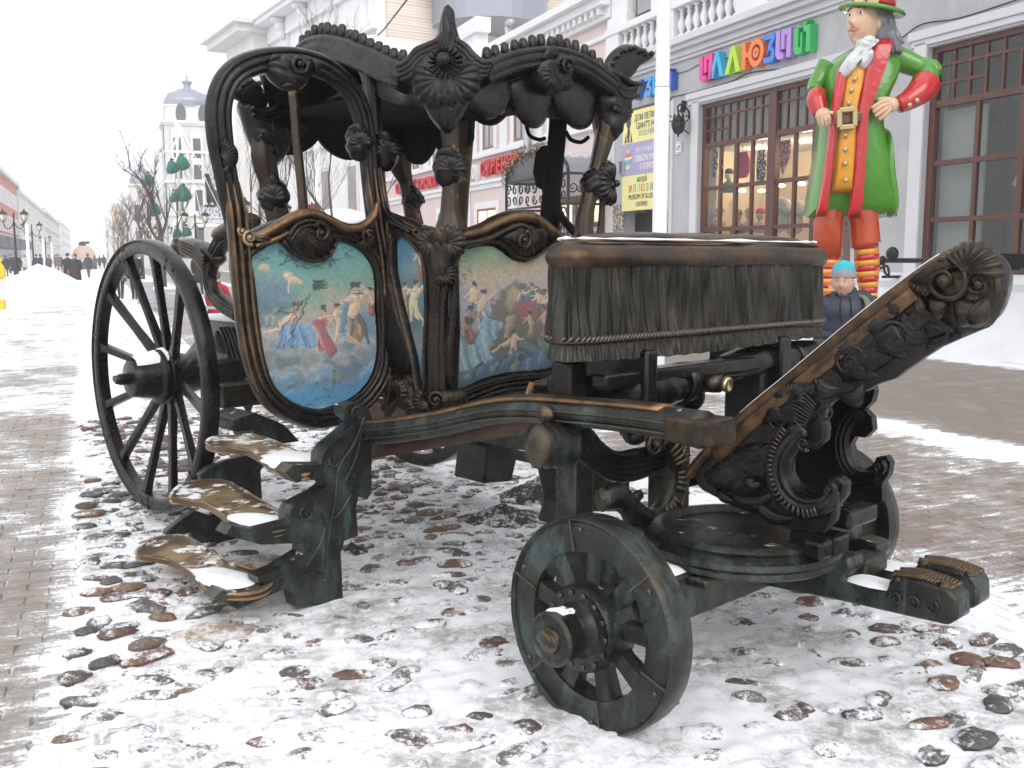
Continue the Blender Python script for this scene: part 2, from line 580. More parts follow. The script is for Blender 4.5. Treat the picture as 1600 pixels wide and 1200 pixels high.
# ---------------- painted panels: colour per vertex, flat print on a flat board
def inside(poly, X, Y):
    poly = np.asarray(poly); r = np.zeros(X.shape, bool)
    for i in range(len(poly)):
        x1, y1 = poly[i]; x2, y2 = poly[i - 1]
        c = ((y1 > Y) != (y2 > Y)) & (X < (x2 - x1) * (Y - y1) / (y2 - y1 + 1e-12) + x1)
        r ^= c
    return r
VC = NT('painted_enamel', .35)
ca_ = VC.n('ShaderNodeVertexColor'); ca_.layer_name = 'paint'
nz_ = VC.noise(VC.pos(obj=True), 60, 6, .7)
mm_ = VC.mix(VC.ramp(nz_, [(.3, .0), (.8, .22)]), ca_.outputs[0], (.24, .26, .26)); VC.col(mm_)
VC.bump(nz_, .15, .004)
def canvas(w, h, seed):
    rg = np.random.default_rng(seed)
    Y, X = np.mgrid[0:h, 0:w].astype(float)
    return rg, X, Y, np.zeros((h, w, 3))
def fbm(X, Y, sc_, rg, oc=5):
    out = np.zeros(X.shape); amp = 1; tot = 0
    for o in range(oc):
        n_ = int(max(4, X.max() / sc_ * 2 ** o + 3)); m_ = int(max(4, Y.max() / sc_ * 2 ** o + 3))
        G = rg.random((m_ + 1, n_ + 1))
        fx = X / X.max() * (n_ - 1); fy = Y / Y.max() * (m_ - 1)
        i = fx.astype(int); j = fy.astype(int); a = fx - i; b = fy - j
        a = a * a * (3 - 2 * a); b = b * b * (3 - 2 * b)
        out += amp * ((G[j, i] * (1 - a) + G[j, i + 1] * a) * (1 - b) + (G[j + 1, i] * (1 - a) + G[j + 1, i + 1] * a) * b)
        tot += amp; amp *= .55
    return out / tot
def seg(I, X, Y, p, q, w0, w1, col, soft=.8, a=1.0, shade=True):
    px_, py_ = p; qx, qy = q; dx, dy = qx - px_, qy - py_; L = dx * dx + dy * dy + 1e-9
    t = np.clip(((X - px_) * dx + (Y - py_) * dy) / L, 0, 1)
    ex_ = X - px_ - t * dx; ey_ = Y - py_ - t * dy
    d = np.hypot(ex_, ey_); w_ = w0 + (w1 - w0) * t
    f = np.clip((w_ - d) / soft + .5, 0, 1) * a
    c = np.array(col)[None, None, :] * np.ones(I.shape)
    if shade:
        c = c * (1 - .35 * np.clip((ex_ + ey_) / (w_ + .1), -1, 1))[..., None]
    I[:] = I * (1 - f[..., None]) + c * f[..., None]
def blob(I, X, Y, cx, cy, rx, ry, col, rot=0, soft=.25, a=1.0, N=None):
    ca, sa = math.cos(rot), math.sin(rot)
    u = ((X - cx) * ca + (Y - cy) * sa) / rx; v = (-(X - cx) * sa + (Y - cy) * ca) / ry
    d = np.hypot(u, v)
    if N is not None: d = d + (N - .5) * 1.0
    f = np.clip((1 - d) / soft + .5, 0, 1) * a
    c = np.array(col)[None, None, :] * (1 - .25 * np.clip(v, -1, 1))[..., None]
    I[:] = I * (1 - f[..., None]) + c * f[..., None]
SK = (.62, .40, .26); SK2 = (.50, .29, .18)
def figure(I, X, Y, x, y, h, robe, pose=0, skin=SK, flip=1, robe2=None):
    """small painted figure, feet at x, y"""
    u = h / 8.0; f = flip
    hip = (x, y - 4 * u); nk = (x + f * .4 * u * (1 + pose * .5), y - 6.6 * u)
    seg(I, X, Y, (x - .5 * u, y), (hip[0] - .3 * u, hip[1]), .35 * u, .6 * u, skin)
    seg(I, X, Y, (x + .9 * u * f, y - .2 * u), (hip[0] + .3 * u, hip[1]), .35 * u, .6 * u, skin)
    if robe: 
        seg(I, X, Y, (x + f * .3 * u, y - .8 * u), hip, 1.15 * u, .9 * u, robe)
        seg(I, X, Y, (x - f * .5 * u, y - 1.0 * u), (hip[0] - .2 * u, hip[1]), .25 * u, .2 * u, tuple(c * .45 for c in robe))
        seg(I, X, Y, (x + f * .9 * u, y - 1.0 * u), (hip[0] + .3 * u, hip[1]), .22 * u, .15 * u, tuple(min(1, c * 1.7) for c in robe))
    seg(I, X, Y, hip, (nk[0], nk[1] + .4 * u), .8 * u, .95 * u, robe2 or skin)
    for s_, e in ((-1, (nk[0] - 2.2 * u, nk[1] + (2.2 - pose) * u)), (1, (nk[0] + 2.4 * u * f, nk[1] + (.6 - 1.8 * pose) * u))):
        k = (nk[0] + s_ * .8 * u, nk[1] + .5 * u)
        seg(I, X, Y, k, e, .38 * u, .25 * u, skin)
    seg(I, X, Y, (nk[0], nk[1] + .2 * u), (nk[0], nk[1] - .6 * u), .3 * u, .3 * u, skin)
    blob(I, X, Y, nk[0] + .1 * u * f, nk[1] - 1.0 * u, .62 * u, .8 * u, skin)
    blob(I, X, Y, nk[0] - .1 * u * f, nk[1] - 1.45 * u, .72 * u, .5 * u, (.06, .035, .02))
    seg(I, X, Y, (nk[0] + .1 * u * f, nk[1] - .9 * u), (nk[0] + .5 * u * f, nk[1] - .9 * u), .1 * u, .1 * u, (.1, .05, .03), shade=False)
def scribble(I, X, Y, rg, cx, cy, w_, h_, n=8, lw=.5):
    p = (cx + rg.uniform(-w_, w_), cy + rg.uniform(-h_, h_))
    for k in range(n):
        q = (p[0] + rg.normal(0, w_ * .5), p[1] + rg.normal(0, h_ * .5))
        q = (min(max(q[0], cx - w_), cx + w_), min(max(q[1], cy - h_), cy + h_)); lw = max(lw, .75)
        seg(I, X, Y, p, q, lw, lw, (.02, .02, .02), a=.85, shade=False)
        p = q
def grad(I, Y, stops):
    ys = [s_[0] * Y.max() for s_ in stops]
    for k in range(3): I[..., k] = np.interp(Y, ys, [s_[1][k] for s_ in stops])
def paint_door():
    w_, h_ = 200, 262
    rg, X, Y, I = canvas(w_, h_, 4)
    N = fbm(X, Y, 30, rg); N2 = fbm(X, Y, 10, rg)
    YY = Y + (N - .5) * 60
    grad(I, YY, [(0, (.06, .27, .33)), (.12, (.09, .31, .30)), (.3, (.20, .33, .22)), (.42, (.42, .32, .24)), (.55, (.26, .34, .34)), (.7, (.06, .23, .38)), (.85, (.025, .19, .40)), (1, (.03, .22, .40))])
    blob(I, X, Y, 30, 85, 38, 28, (.12, .19, .25), N=N2, soft=.8)
    blob(I, X, Y, 160, 105, 40, 25, (.45, .30, .26), N=N2, soft=.9, a=.7)
    blob(I, X, Y, 178, 128, 22, 20, (.14, .23, .33), N=N2, soft=.6)
    for (cx, cy, rx, ry, c) in ((22, 168, 28, 26, (.20, .21, .22)), (68, 180, 34, 24, (.11, .15, .16)), (60, 210, 26, 16, (.14, .16, .17)), (112, 172, 40, 22, (.26, .25, .25)), (140, 188, 38, 34, (.12, .16, .18)), (150, 200, 22, 22, (.13, .15, .17)), (182, 176, 18, 18, (.20, .22, .28)), (100, 205, 20, 14, (.15, .22, .30)), (20, 212, 14, 11, (.13, .15, .17))):
        blob(I, X, Y, cx, cy - 3, rx * 1.06, ry * 1.06, (.42, .38, .38), N=N2, soft=.5, a=.7)
        blob(I, X, Y, cx, cy, rx, ry, c, N=N2, soft=.25)
        blob(I, X, Y, cx - rx * .3, cy - ry * .45, rx * .45, ry * .3, (.40, .36, .36), N=N2, soft=.9, a=.55)
    for k in range(26):
        cx, cy = rg.uniform(0, 200), rg.uniform(195, 262)
        blob(I, X, Y, cx, cy, rg.uniform(6, 20), rg.uniform(2, 6), [(.25, .42, .50), (.02, .13, .32), (.05, .26, .42)][k % 3], N=N2, soft=.9, a=.5, rot=-.3)
    # reclining figure in blue, figures in red, ochre
    seg(I, X, Y, (20, 140), (45, 128), 2.0, 3.5, SK); seg(I, X, Y, (45, 128), (68, 112), 6, 7, SK)
    blob(I, X, Y, 70, 100, 5, 6, SK); blob(I, X, Y, 70, 96, 6, 4, (.2, .1, .04))
    for k in range(9):
        seg(I, X, Y, (52 + k * 4, 130), (40 + k * 7, 158), 5, 4, (.07 + .05 * (k % 3), .16 + .07 * (k % 3), .30 + .10 * (k % 3)))
    figure(I, X, Y, 108, 168, 66, (.42, .07, .07), 0, robe2=(.45, .12, .10))
    seg(I, X, Y, (100, 125), (122, 168), 8, 9, (.36, .07, .08)); seg(I, X, Y, (96, 130), (112, 165), 1.5, 1.5, (.60, .25, .22))
    figure(I, X, Y, 136, 158, 58, None, 0, flip=-1)
    figure(I, X, Y, 160, 158, 88, (.30, .17, .09), 1, robe2=SK)
    seg(I, X, Y, (146, 100), (140, 140), 5, 6, (.12, .22, .33)); seg(I, X, Y, (168, 120), (186, 160), 6, 3, (.10, .09, .09))
    seg(I, X, Y, (150, 150), (172, 166), 5, 3, SK2)
    figure(I, X, Y, 192, 118, 44, (.33, .05, .06), 1, flip=-1)
    for (cx, cy) in ((22, 42), (58, 52), (64, 60)):
        blob(I, X, Y, cx, cy, 8, 6, (.55, .42, .26), N=N2, soft=.6); 
    seg(I, X, Y, (56, 52), (80, 66), 4, 2, SK); seg(I, X, Y, (58, 60), (54, 76), 2.5, 1.5, SK)
    for k in range(7): seg(I, X, Y, (8 + k * 5, 118 + 8 * (k % 2)), (12 + k * 5, 126 - 6 * (k % 2)), 2.4, 2, (.14, .22, .22))
    # graffiti scratches
    for (cx, cy, a, b) in ((28, 22, 20, 8), (60, 22, 14, 10), (92, 36, 22, 5), (120, 28, 8, 14), (150, 24, 24, 12), (50, 98, 18, 10), (165, 78, 14, 8)):
        for q in range(3): scribble(I, X, Y, rg, cx, cy, a, b, 6, .45)
    seg(I, X, Y, (48, 38), (60, 12), .8, .8, (.02,) * 3, shade=False); seg(I, X, Y, (60, 12), (68, 38), .8, .8, (.02,) * 3, shade=False); seg(I, X, Y, (50, 30), (66, 30), .8, .8, (.02,) * 3, shade=False)
    for k in range(7): seg(I, X, Y, (96, 62 + k * 2.2), (114 - k % 2 * 4, 60 + k * 2.6), 1.1, 1.1, (.015,) * 3, shade=False)
    seg(I, X, Y, (90, 82), (50, 160), .9, .9, (.02,) * 3, shade=False); seg(I, X, Y, (84, 88), (40, 140), .7, .7, (.02,) * 3, shade=False); seg(I, X, Y, (78, 92), (62, 128), .7, .7, (.02,) * 3, shade=False)
    for (cx, cy) in ((60, 216), (96, 222), (120, 214), (110, 228), (140, 226), (72, 240), (100, 246), (120, 240), (44, 232), (128, 200), (86, 250)):
        scribble(I, X, Y, rg, cx, cy, 6, 5, 5, .35)
    seg(I, X, Y, (112, 216), (124, 214), .6, .6, (.02,) * 3, shade=False); seg(I, X, Y, (124, 214), (126, 230), .6, .6, (.02,) * 3, shade=False); seg(I, X, Y, (126, 230), (110, 232), .6, .6, (.02,) * 3, shade=False); seg(I, X, Y, (110, 232), (112, 216), .6, .6, (.02,) * 3, shade=False)
    dots = (rg.random(X.shape) > .993) & (Y < 130); I[dots] = .02
    I *= (.85 + .3 * fbm(X, Y, 4, rg, 3))[..., None]
    return I
def paint_front():
    w_, h_ = 180, 230
    rg, X, Y, I = canvas(w_, h_, 9)
    N = fbm(X, Y, 30, rg); N2 = fbm(X, Y, 10, rg)
    YY = Y + (N - .5) * 40 + (X - 90) * .05
    grad(I, YY, [(0, (.16, .28, .13)), (.09, (.26, .30, .16)), (.14, (.42, .30, .15)), (.24, (.46, .33, .23)), (.34, (.36, .30, .33)), (.45, (.28, .29, .35)), (.6, (.30, .24, .22)), (.75, (.08, .14, .16)), (.88, (.03, .07, .12)), (1, (.02, .05, .10))])
    for k in range(16): seg(I, X, Y, (40 + rg.uniform(0, 100), 22), (38 + rg.uniform(0, 100), 22 + rg.uniform(20, 45)), .6, .3, (.40, .17, .08), a=.4, shade=False)
    for k in range(60): blob(I, X, Y, 5 + abs(rg.normal(0, 14)), 40 + rg.normal(0, 16), 2.2, 1.4, (.05, .12, .09), soft=.8, a=.8)
    # rocky hill with figures
    blob(I, X, Y, 100, 120, 42, 60, (.14, .10, .07), rot=.35, soft=.15, N=N2)
    blob(I, X, Y, 140, 128, 40, 42, (.15, .09, .06), soft=.2, N=N2)
    blob(I, X, Y, 98, 88, 8, 22, (.36, .25, .12), rot=.2, soft=.4)
    seg(I, X, Y, (96, 120), (88, 150), 6, 4, (.34, .23, .12))
    figure(I, X, Y, 112, 112, 42, (.06, .10, .18), 0, robe2=(.07, .12, .2))
    figure(I, X, Y, 126, 112, 48, (.30, .05, .05), 1, robe2=(.10, .14, .18))
    for k in range(6): seg(I, X, Y, (108 + k * 6, 98), (112 + k * 5, 118), 5, 4, (.30 - .03 * (k % 3), .05, .05))
    figure(I, X, Y, 148, 110, 36, (.25, .06, .05), 0); figure(I, X, Y, 140, 108, 32, (.08, .12, .16), 0, flip=-1)
    figure(I, X, Y, 166, 142, 74, (.38, .16, .16), 1)
    seg(I, X, Y, (176, 70), (156, 120), 1.5, 1.5, (.25, .2, .15)); seg(I, X, Y, (148, 80), (132, 60), 3, 1, (.30, .05, .05))
    figure(I, X, Y, 150, 150, 44, (.28, .13, .07), 0, skin=SK2); figure(I, X, Y, 128, 150, 38, (.33, .20, .09), 0, skin=SK2, flip=-1)
    # left group and cloth
    figure(I, X, Y, 40, 110, 48, (.12, .20, .22), 0); figure(I, X, Y, 52, 130, 56, (.20, .30, .36), 1, robe2=(.5, .36, .25))
    for k in range(8): seg(I, X, Y, (12 + k * 6, 146 - (k % 2) * 5), (22 + k * 6, 200 - k * 2), 5, 4, [(.20, .30, .36), (.28, .38, .44), (.12, .19, .24)][k % 3])
    for k in range(5): seg(I, X, Y, (56 + k * 6, 118 + k * 3), (60 + k * 5, 165 - k * 8), 5, 3, [(.22, .33, .42), (.14, .22, .3)][k % 2])
    figure(I, X, Y, 32, 158, 58, (.22, .07, .05), 0, skin=(.42, .17, .11), robe2=(.40, .13, .09)); seg(I, X, Y, (10, 105), (18, 132), 3, 5, (.42, .17, .11))
    blob(I, X, Y, 33, 119, 6, 8, (.05, .05, .05))
    figure(I, X, Y, 100, 190, 48, (.36, .30, .27), 0); seg(I, X, Y, (92, 158), (70, 174), 2.4, 2, SK)
    for k in range(18): seg(I, X, Y, (20 + k * 9, 214 - k * 2.5 + rg.normal(0, 6)), (34 + k * 9, 196 - k * 2.2 + rg.normal(0, 6)), 5, 2, [(.05, .10, .18), (.16, .20, .18), (.02, .04, .06), (.07, .14, .28)][k % 4])
    for k in range(8): seg(I, X, Y, (118 + k * 7, 196 - k * 4), (112 + k * 8, 214 - k * 3), 5, 3, [(.05, .10, .26), (.10, .18, .34), (.05, .10, .12)][k % 3])
    for k in range(6): seg(I, X, Y, (110 + k * 11, 168 - k * 3), (124 + k * 9, 184 - k * 4), 4, 3, [(.04, .07, .06), (.10, .16, .14)][k % 2])
    I *= (.8 + .35 * fbm(X, Y, 4, rg, 3))[..., None]
    return I
def paint_side():
    w_, h_ = 70, 250
    rg, X, Y, I = canvas(w_, h_, 12)
    N = fbm(X, Y, 24, rg); N2 = fbm(X, Y, 8, rg)
    grad(I, Y + (N - .5) * 40, [(0, (.03, .18, .34)), (.2, (.07, .20, .30)), (.35, (.03, .17, .30)), (.6, (.05, .12, .17)), (.68, (.20, .18, .18)), (.78, (.03, .16, .33)), (1, (.02, .17, .40))])
    blob(I, X, Y, 30, 60, 24, 16, (.14, .20, .25), N=N2, soft=.6); blob(I, X, Y, 35, 120, 30, 22, (.06, .12, .15), N=N2, soft=.6)
    figure(I, X, Y, 52, 66, 52, (.25, .06, .04), 0, flip=-1)
    figure(I, X, Y, 16, 124, 50, (.40, .26, .10), 0); figure(I, X, Y, 36, 134, 62, None, 1, skin=(.66, .48, .24))
    seg(I, X, Y, (36, 108), (56, 140), 4, 3, (.66, .48, .24))
    I *= (.8 + .35 * fbm(X, Y, 4, rg, 3))[..., None]
    return I
def painted(name, pl, uvs, I, parent, label, off):
    h_, w_, _ = I.shape
    rg = np.random.default_rng(w_); Y, X = np.mgrid[0:h_, 0:w_].astype(float)
    wx = (fbm(X, Y, 12, rg, 2) - .5) * 9; wy = (fbm(X, Y, 12, rg, 2) - .5) * 9
    I = I[np.clip(Y + wy, 0, h_ - 1).astype(int), np.clip(X + wx, 0, w_ - 1).astype(int)]
    lum = I.mean(2, keepdims=True); I = (lum + (I - lum) * .82) * (.82 + .5 * fbm(X, Y, 2.5, rg, 2))[..., None]
    I = I * .88 + np.array([.035, .06, .062])
    q = cr([np.array(a) for a in pl.ab(uvs)], 5, closed=True)
    a0, b0 = q.min(0); a1, b1 = q.max(0)
    aa = np.linspace(a0, a1, w_); bb = np.linspace(b1, b0, h_)
    if pl.k == 'x': aa = aa[::-1]
    A, B = np.meshgrid(aa, bb)
    ins = inside(q, A, B)
    cell = ins[:-1, :-1] & ins[1:, :-1] & ins[:-1, 1:] & ins[1:, 1:]
    idx = -np.ones(A.shape, int)
    use = np.zeros(A.shape, bool)
    use[:-1, :-1] |= cell; use[1:, :-1] |= cell; use[:-1, 1:] |= cell; use[1:, 1:] |= cell
    idx[use] = np.arange(use.sum())
    V = np.array([pl.P((a, b), off) for a, b in zip(A[use], B[use])])
    J, K = np.nonzero(cell)
    F = np.stack([idx[J, K], idx[J, K + 1], idx[J + 1, K + 1], idx[J + 1, K]], 1)
    me = bpy.data.meshes.new(name); me.from_pydata(V.tolist(), [], F.tolist())
    at = me.color_attributes.new('paint', 'FLOAT_COLOR', 'POINT')
    colr = np.concatenate([I[use], np.ones((use.sum(), 1))], 1).astype(np.float32)
    at.data.foreach_set('color', colr.ravel())
    me.materials.append(VC.m)
    o = bpy.data.objects.new(name, me); link(o, parent)
    if label: o['label'] = label
    return o

# ---------------- wheels
def wheel(cx, cy, cz, R, width, rimw, nsp, hubr, hubl, spr, rear=False, side=-1, mat=None, label=None):
    """wheel in the plane x = cx; side -1: outer face looks to -x"""
    mb = MB()
    x0 = 0.0; x1 = width
    prof = [(R - rimw, x0 + .006), (R - rimw * .9, x0), (R - rimw * .5, x0 - .004), (R - .03, x0), (R - .018, x0 + .004), (R - .008, x0 - .008), (R, x0), (R + .004, x0 + width * .5), (R, x1), (R - .02, x1), (R - rimw, x1 - .006), (R - rimw - .002, x0 + width * .5), (R - rimw, x0 + .006)]
    n = 96
    V = []
    for (r, x) in prof:
        for k in range(n):
            a = 2 * PI * k / n
            rr = r + .0022 * noise.noise(Vector((math.cos(a) * 6, math.sin(a) * 6, r * 20)))
            V.append((x * -side, rr * math.cos(a), rr * math.sin(a)))
    mb.grid(np.array(V), len(prof), n, closev=True)
    for k in range(6 if not rear else 7):       # felloe joints and nails
        a = 2 * PI * (k + .3) / (6 if not rear else 7)
        for j, rr in enumerate((R - rimw * .35,)):
            ellipsoid(mb, (-.004 * -side, rr * math.cos(a + .12), rr * math.sin(a + .12)), (.006, .011, .011), 5, 8)
        c = (R - rimw * .52)
        mb.box(-.002 * -side, c * math.cos(a), c * math.sin(a), .008, rimw * .92, .006, rx=a)
    o = mb.build('wheel', mat, car, smooth='auto', angle=50)
    o.location = (cx, cy, cz)
    if label: o['label'] = label
    for k in range(nsp):
        a = 2 * PI * (k + .35) / nsp
        m2 = MB()
        r0, r1 = hubr * .8, R - rimw + .01
        mid = width * .5 * -side
        hx = mid + (0.0 if not rear else (.12 * -side))
        pts = [(hx * (1 - t) + mid * t, (r0 + (r1 - r0) * t) * math.cos(a), (r0 + (r1 - r0) * t) * math.sin(a)) for t in (0, .1, .5, .9, 1)]
        sq = [(math.cos(q) * (1 / max(abs(math.cos(q)), abs(math.sin(q)))) ** .75, math.sin(q) * (1 / max(abs(math.cos(q)), abs(math.sin(q)))) ** .75) for q in np.linspace(0, 2 * PI, 16, endpoint=False)]
        sweep(m2, pts, [(spr, spr), (spr * 1.15, spr * 1.1), (spr * .95, spr * .9), (spr * 1.1, spr), (spr * 1.35, spr * 1.15)], sq, up=(1, 0, 0))
        m2.build('spoke', mat, o, smooth='auto', angle=40)
    m3 = MB()
    if rear:
        pr = [(.0, -hubl - .06), (.035, -hubl - .06), (.035, -hubl - .01), (hubr * .8, -hubl), (hubr * .86, -hubl + .02), (hubr * .9, -hubl * .75), (hubr * 1.02, -hubl * .3), (hubr * 1.25, -hubl * .22), (hubr * 1.27, -hubl * .12), (hubr * 1.1, -hubl * .08), (hubr * 1.3, 0), (hubr * 1.35, width * .5), (hubr * 1.1, width), (hubr * .8, width + .15), (0, width + .15)]
    else:
        pr = [(0, -hubl - .01), (hubr * .45, -hubl - .012), (hubr * .5, -hubl - .002), (hubr * .8, -hubl), (hubr * .9, -hubl - .008), (hubr * 1.0, -hubl + .004), (hubr * .93, -hubl + .03), (hubr * .9, -.07), (hubr * 1.05, -.045), (hubr * 1.4, -.04), (hubr * 1.52, -.045), (hubr * 1.6, -.03), (hubr * 1.63, -.005), (hubr * 1.65, .02), (hubr * 1.6, .09), (hubr * 1.2, .12), (hubr * .8, .2), (0, .2)]
    lathe(m3, pr, 36, Matrix.Translation(((.12 * -side) if rear else 0, 0, 0)) @ Matrix.Rotation(PI / 2 * -side, 4, 'Y'))
    if not rear:
        for k in range(14):
            a = 2 * PI * k / 14
            ellipsoid(m3, ((-.047) * -side, hubr * 1.35 * math.cos(a), hubr * 1.35 * math.sin(a)), (.005, .010, .010), 5, 8)
        ellipsoid(m3, ((-hubl - .012) * -side, .01, 0), (.012, hubr * .5, hubr * .28), 6, 12)
        m3.box((-hubl - .016) * -side, .0, .02, .012, .05, .012, rx=.5)
    else:
        m3.box((-hubl - .07 + .12) * -side, 0, .0, .04, .055, .03, rx=.4)
    m3.build('hub', mat, o, smooth='auto', angle=35)
    m4 = MB()   # snow resting on hub
    ang = np.linspace(.62 if rear else .8, PI - (.75 if rear else 1.1), 12)
    L0, L1 = (hubl * .92, -.02) if rear else (hubl * .9, .07)
    V = []
    for i, t in enumerate(np.linspace(0, 1, 14)):
        x = -(L0 + (L1 - L0) * t)
        rr = hubr * ((.93 + .34 * t * t) if rear else (.9 - .02 * t))
        for a in ang:
            e = math.sin(PI * (a - ang[0]) / (ang[-1] - ang[0])) ** .4 if 0 < (a - ang[0]) < (ang[-1] - ang[0]) - 1e-6 else 0
            th = (.020 if rear else .009) * e * math.sin(PI * min(1, t * .98 + .02)) ** .3 + .012 * (noise.noise(Vector((x * 30, a * 4, R))) ) * e - .001
            V.append((x * -side, (rr + th) * math.cos(a), (rr + th) * math.sin(a)))
    m4.grid(np.array(V), 14, 12)
    m4.build('snow_cap', MAT['snow'], o).location = ((.12 * -side) if rear else 0, 0, 0)
    return o
SNOW = NT('snow', .9)
_n = SNOW.noise(SNOW.pos(), 60, 8, .75); _n2 = SNOW.noise(SNOW.pos(), 3, 5, .6)
SNOW.col(SNOW.mix(SNOW.ramp(_n2, [(.3, 0), (.7, 1)]), (.82, .83, .86), (.90, .905, .92)))
SNOW.bump(_n, .35, .01)
SNOW.b.inputs['Subsurface Weight'].default_value = .0

wheel(0.0, .15, .340, .377, .10, .118, 9, .094, .17, .032, mat=B_GREEN, label='small front wheel nearest the camera, with a wide rim and a thick hub')
wheel(1.98, .36, .345, .365, .10, .118, 9, .094, .17, .032, mat=B_GREEN, side=1, label='small front wheel on the far side')
wheel(.02, 3.80, .872, .828, .075, .088, 12, .132, .21, .023, rear=True, mat=B_DARK, label='tall rear wheel at the left with snow on its hub')
wheel(2.12, 3.80, .872, .828, .075, .088, 12, .132, .21, .023, rear=True, mat=B_DARK, side=1, label='tall rear wheel on the far side')

# ---------------- open door
mb = MB()
fr_path = [(376, 400), (380, 450), (387, 510), (397, 565), (415, 612), (448, 641), (492, 654), (538, 645), (575, 618), (597, 578), (601, 520), (599, 460), (592, 415), (573, 384), (545, 366), (512, 358), (470, 352), (430, 362), (396, 378)]
stroke_on(mb, PD, fr_path, .050, .045, R3, closed=True, n=5)
door = mb.build('door', B_MID, car, smooth='auto', angle=50)
door['label'] = 'open left door standing out towards the camera'
mb = MB()
stroke_on(mb, PD, [(372, 366), (362, 320), (352, 270), (344, 220), (341, 175), (348, 140), (365, 115), (392, 100), (425, 93), (462, 93), (500, 103), (532, 124), (554, 152), (567, 190), (574, 240), (578, 290), (586, 350)], [.050, .050, .052, .058, .058, .056, .055, .055, .055, .055, .055, .052, .052, .050, .046, .042, .045], .046, R3, n=6)
mb.build('door_arch', B_DARK, door, smooth='auto', angle=50)
for k, (dx, r_) in enumerate(((-13, .013), (-2, .016), (9, .012))):   # worn left stile, three reeds
    mb = MB()
    stroke_on(mb, PD, [(360 + dx * .9, 285), (367 + dx, 340), (372 + dx, 400), (377 + dx, 460), (384 + dx, 520), (396 + dx, 575), (412 + dx, 612)], [r_ * .2, r_, r_, r_, r_, r_, r_, r_ * .8, r_ * .15], .03, off=.03, ns=8)
    mb.build('reed', B_POST, door)
for k, (dx, r_) in enumerate(((-9, .010), (2, .012), (12, .010))):
    mb = MB()
    stroke_on(mb, PD, [(577 + dx, 262), (580 + dx, 310), (586 + dx * .8, 352), (594 + dx * .7, 400), (600 + dx * .7, 460), (603 + dx * .6, 500)], [r_ * .15, r_, r_, r_, r_, r_ * .1], .03, off=.028, ns=8)
    mb.build('reed', B_POST, door)
mb = MB()   # backing board
plate(mb, PD, cr([np.array(a) for a in PD.ab(fr_path)], 4, True).tolist(), -.035, -.012)
mb.build('backing_board', B_MID, door, smooth=False)
painted('painted_panel', PD, [(388, 405), (410, 390), (432, 378), (455, 396), (480, 408), (505, 403), (520, 376), (550, 382), (574, 402), (583, 430), (585, 480), (588, 540), (581, 582), (560, 612), (530, 630), (480, 642), (445, 628), (418, 598), (408, 550), (400, 490), (391, 440)], paint_door(), door, 'painted door panel with scratched clouds and small figures on blue', .004)
mb = MB()   # inner bead
stroke_on(mb, PD, [(390, 420), (398, 490), (406, 550), (417, 598), (445, 630), (482, 643), (532, 631), (562, 612), (583, 582), (590, 540), (587, 480), (585, 430), (574, 400), (548, 380), (522, 374)], .007, .012, off=.02)
stroke_on(mb, PD, [(436, 376), (452, 394), (480, 407), (506, 400), (520, 376)], .012, .02, off=.03)
mb.build('bead', B_MID, door)
mb = MB()   # crest rail of the door
stroke_on(mb, PD, [(385, 372), (410, 362), (434, 348), (458, 337), (482, 335), (508, 345), (532, 356), (556, 354), (574, 338), (580, 318)], [.014, .02, .026, .026, .024, .022, .022, .022, .02, .012], .03, off=.05)
stroke_on(mb, PD, [(390, 384), (420, 374), (446, 362), (470, 352)], [.01, .014, .014, .008], .02, off=.05)
mb.build('crest_rail', B_BROWN, door)
mb = MB()
pillow(mb, PD, PD.ab([(432, 362), (455, 345), (482, 340), (508, 352), (516, 378), (502, 400), (480, 408), (455, 396), (438, 378)]), .045, wr=.012, wf=120, dirn=(.6, 1), off=.03)
for k in range(9):
    a = -2.9 + k * .33
    c = PD.px(484, 366)
    leaf(mb, PD, (c[0] + .03 * math.cos(a), c[1] + .03 * math.sin(a)), (c[0] + .125 * math.cos(a), c[1] + .115 * math.sin(a)), .016, .12, .012, off=.055, ribs=2)
volute(mb, PD, PD.px(487, 364), .062, 1.3, .26, a0=2.2, dr=-1, off=.07)
stroke_on(mb, PD, [(436, 368), (448, 352), (470, 345), (492, 352)], .008, .012, off=.085)
stroke_on(mb, PD, [(440, 374), (452, 358), (472, 352), (485, 360)], .007, .012, off=.088)
volute(mb, PD, PD.px(566, 368), .05, 1.6, .2, a0=1.0, dr=1, off=.05)
shell(mb, PD, PD.px(566, 370), .062, -2.6, .2, 9, .012, off=.045)
tag(mb.build('crest_scroll', B_MID, door), kind='stuff')
mb = MB()   # polished double scroll at the outer corner
volute(mb, PD, PD.px(377, 371), .042, 1.7, .24, a0=-1.2, dr=-1, off=.07)
volute(mb, PD, PD.px(366, 362), .026, 1.4, .26, a0=2.4, dr=1, off=.07)
leaf(mb, PD, PD.px(384, 372), PD.px(414, 376), .025, .1, .02, off=.06, ribs=3)
mb.build('corner_scroll', B_SCROLL, door)
mb = MB()   # top cartouche and shells on the arch
pillow(mb, PD, PD.ab([(408, 100), (422, 85), (450, 84), (476, 88), (484, 104), (478, 128), (462, 143), (440, 142), (420, 128), (410, 112)]), .06, wr=.014, wf=75, dirn=(.5, 1), off=.02)
volute(mb, PD, PD.px(452, 104), .06, 1.4, .24, a0=.3, dr=-1, off=.075)
for (p, q) in (((410, 96), (434, 100)), ((412, 104), (436, 108)), ((474, 92), (486, 120)), ((430, 138), (462, 146))):
    leaf(mb, PD, PD.px(*p), PD.px(*q), .02, .2, .02, off=.05, ribs=3)
shell(mb, PD, PD.px(336, 244), .085, -.9, 1.35, 9, .02, off=.04)
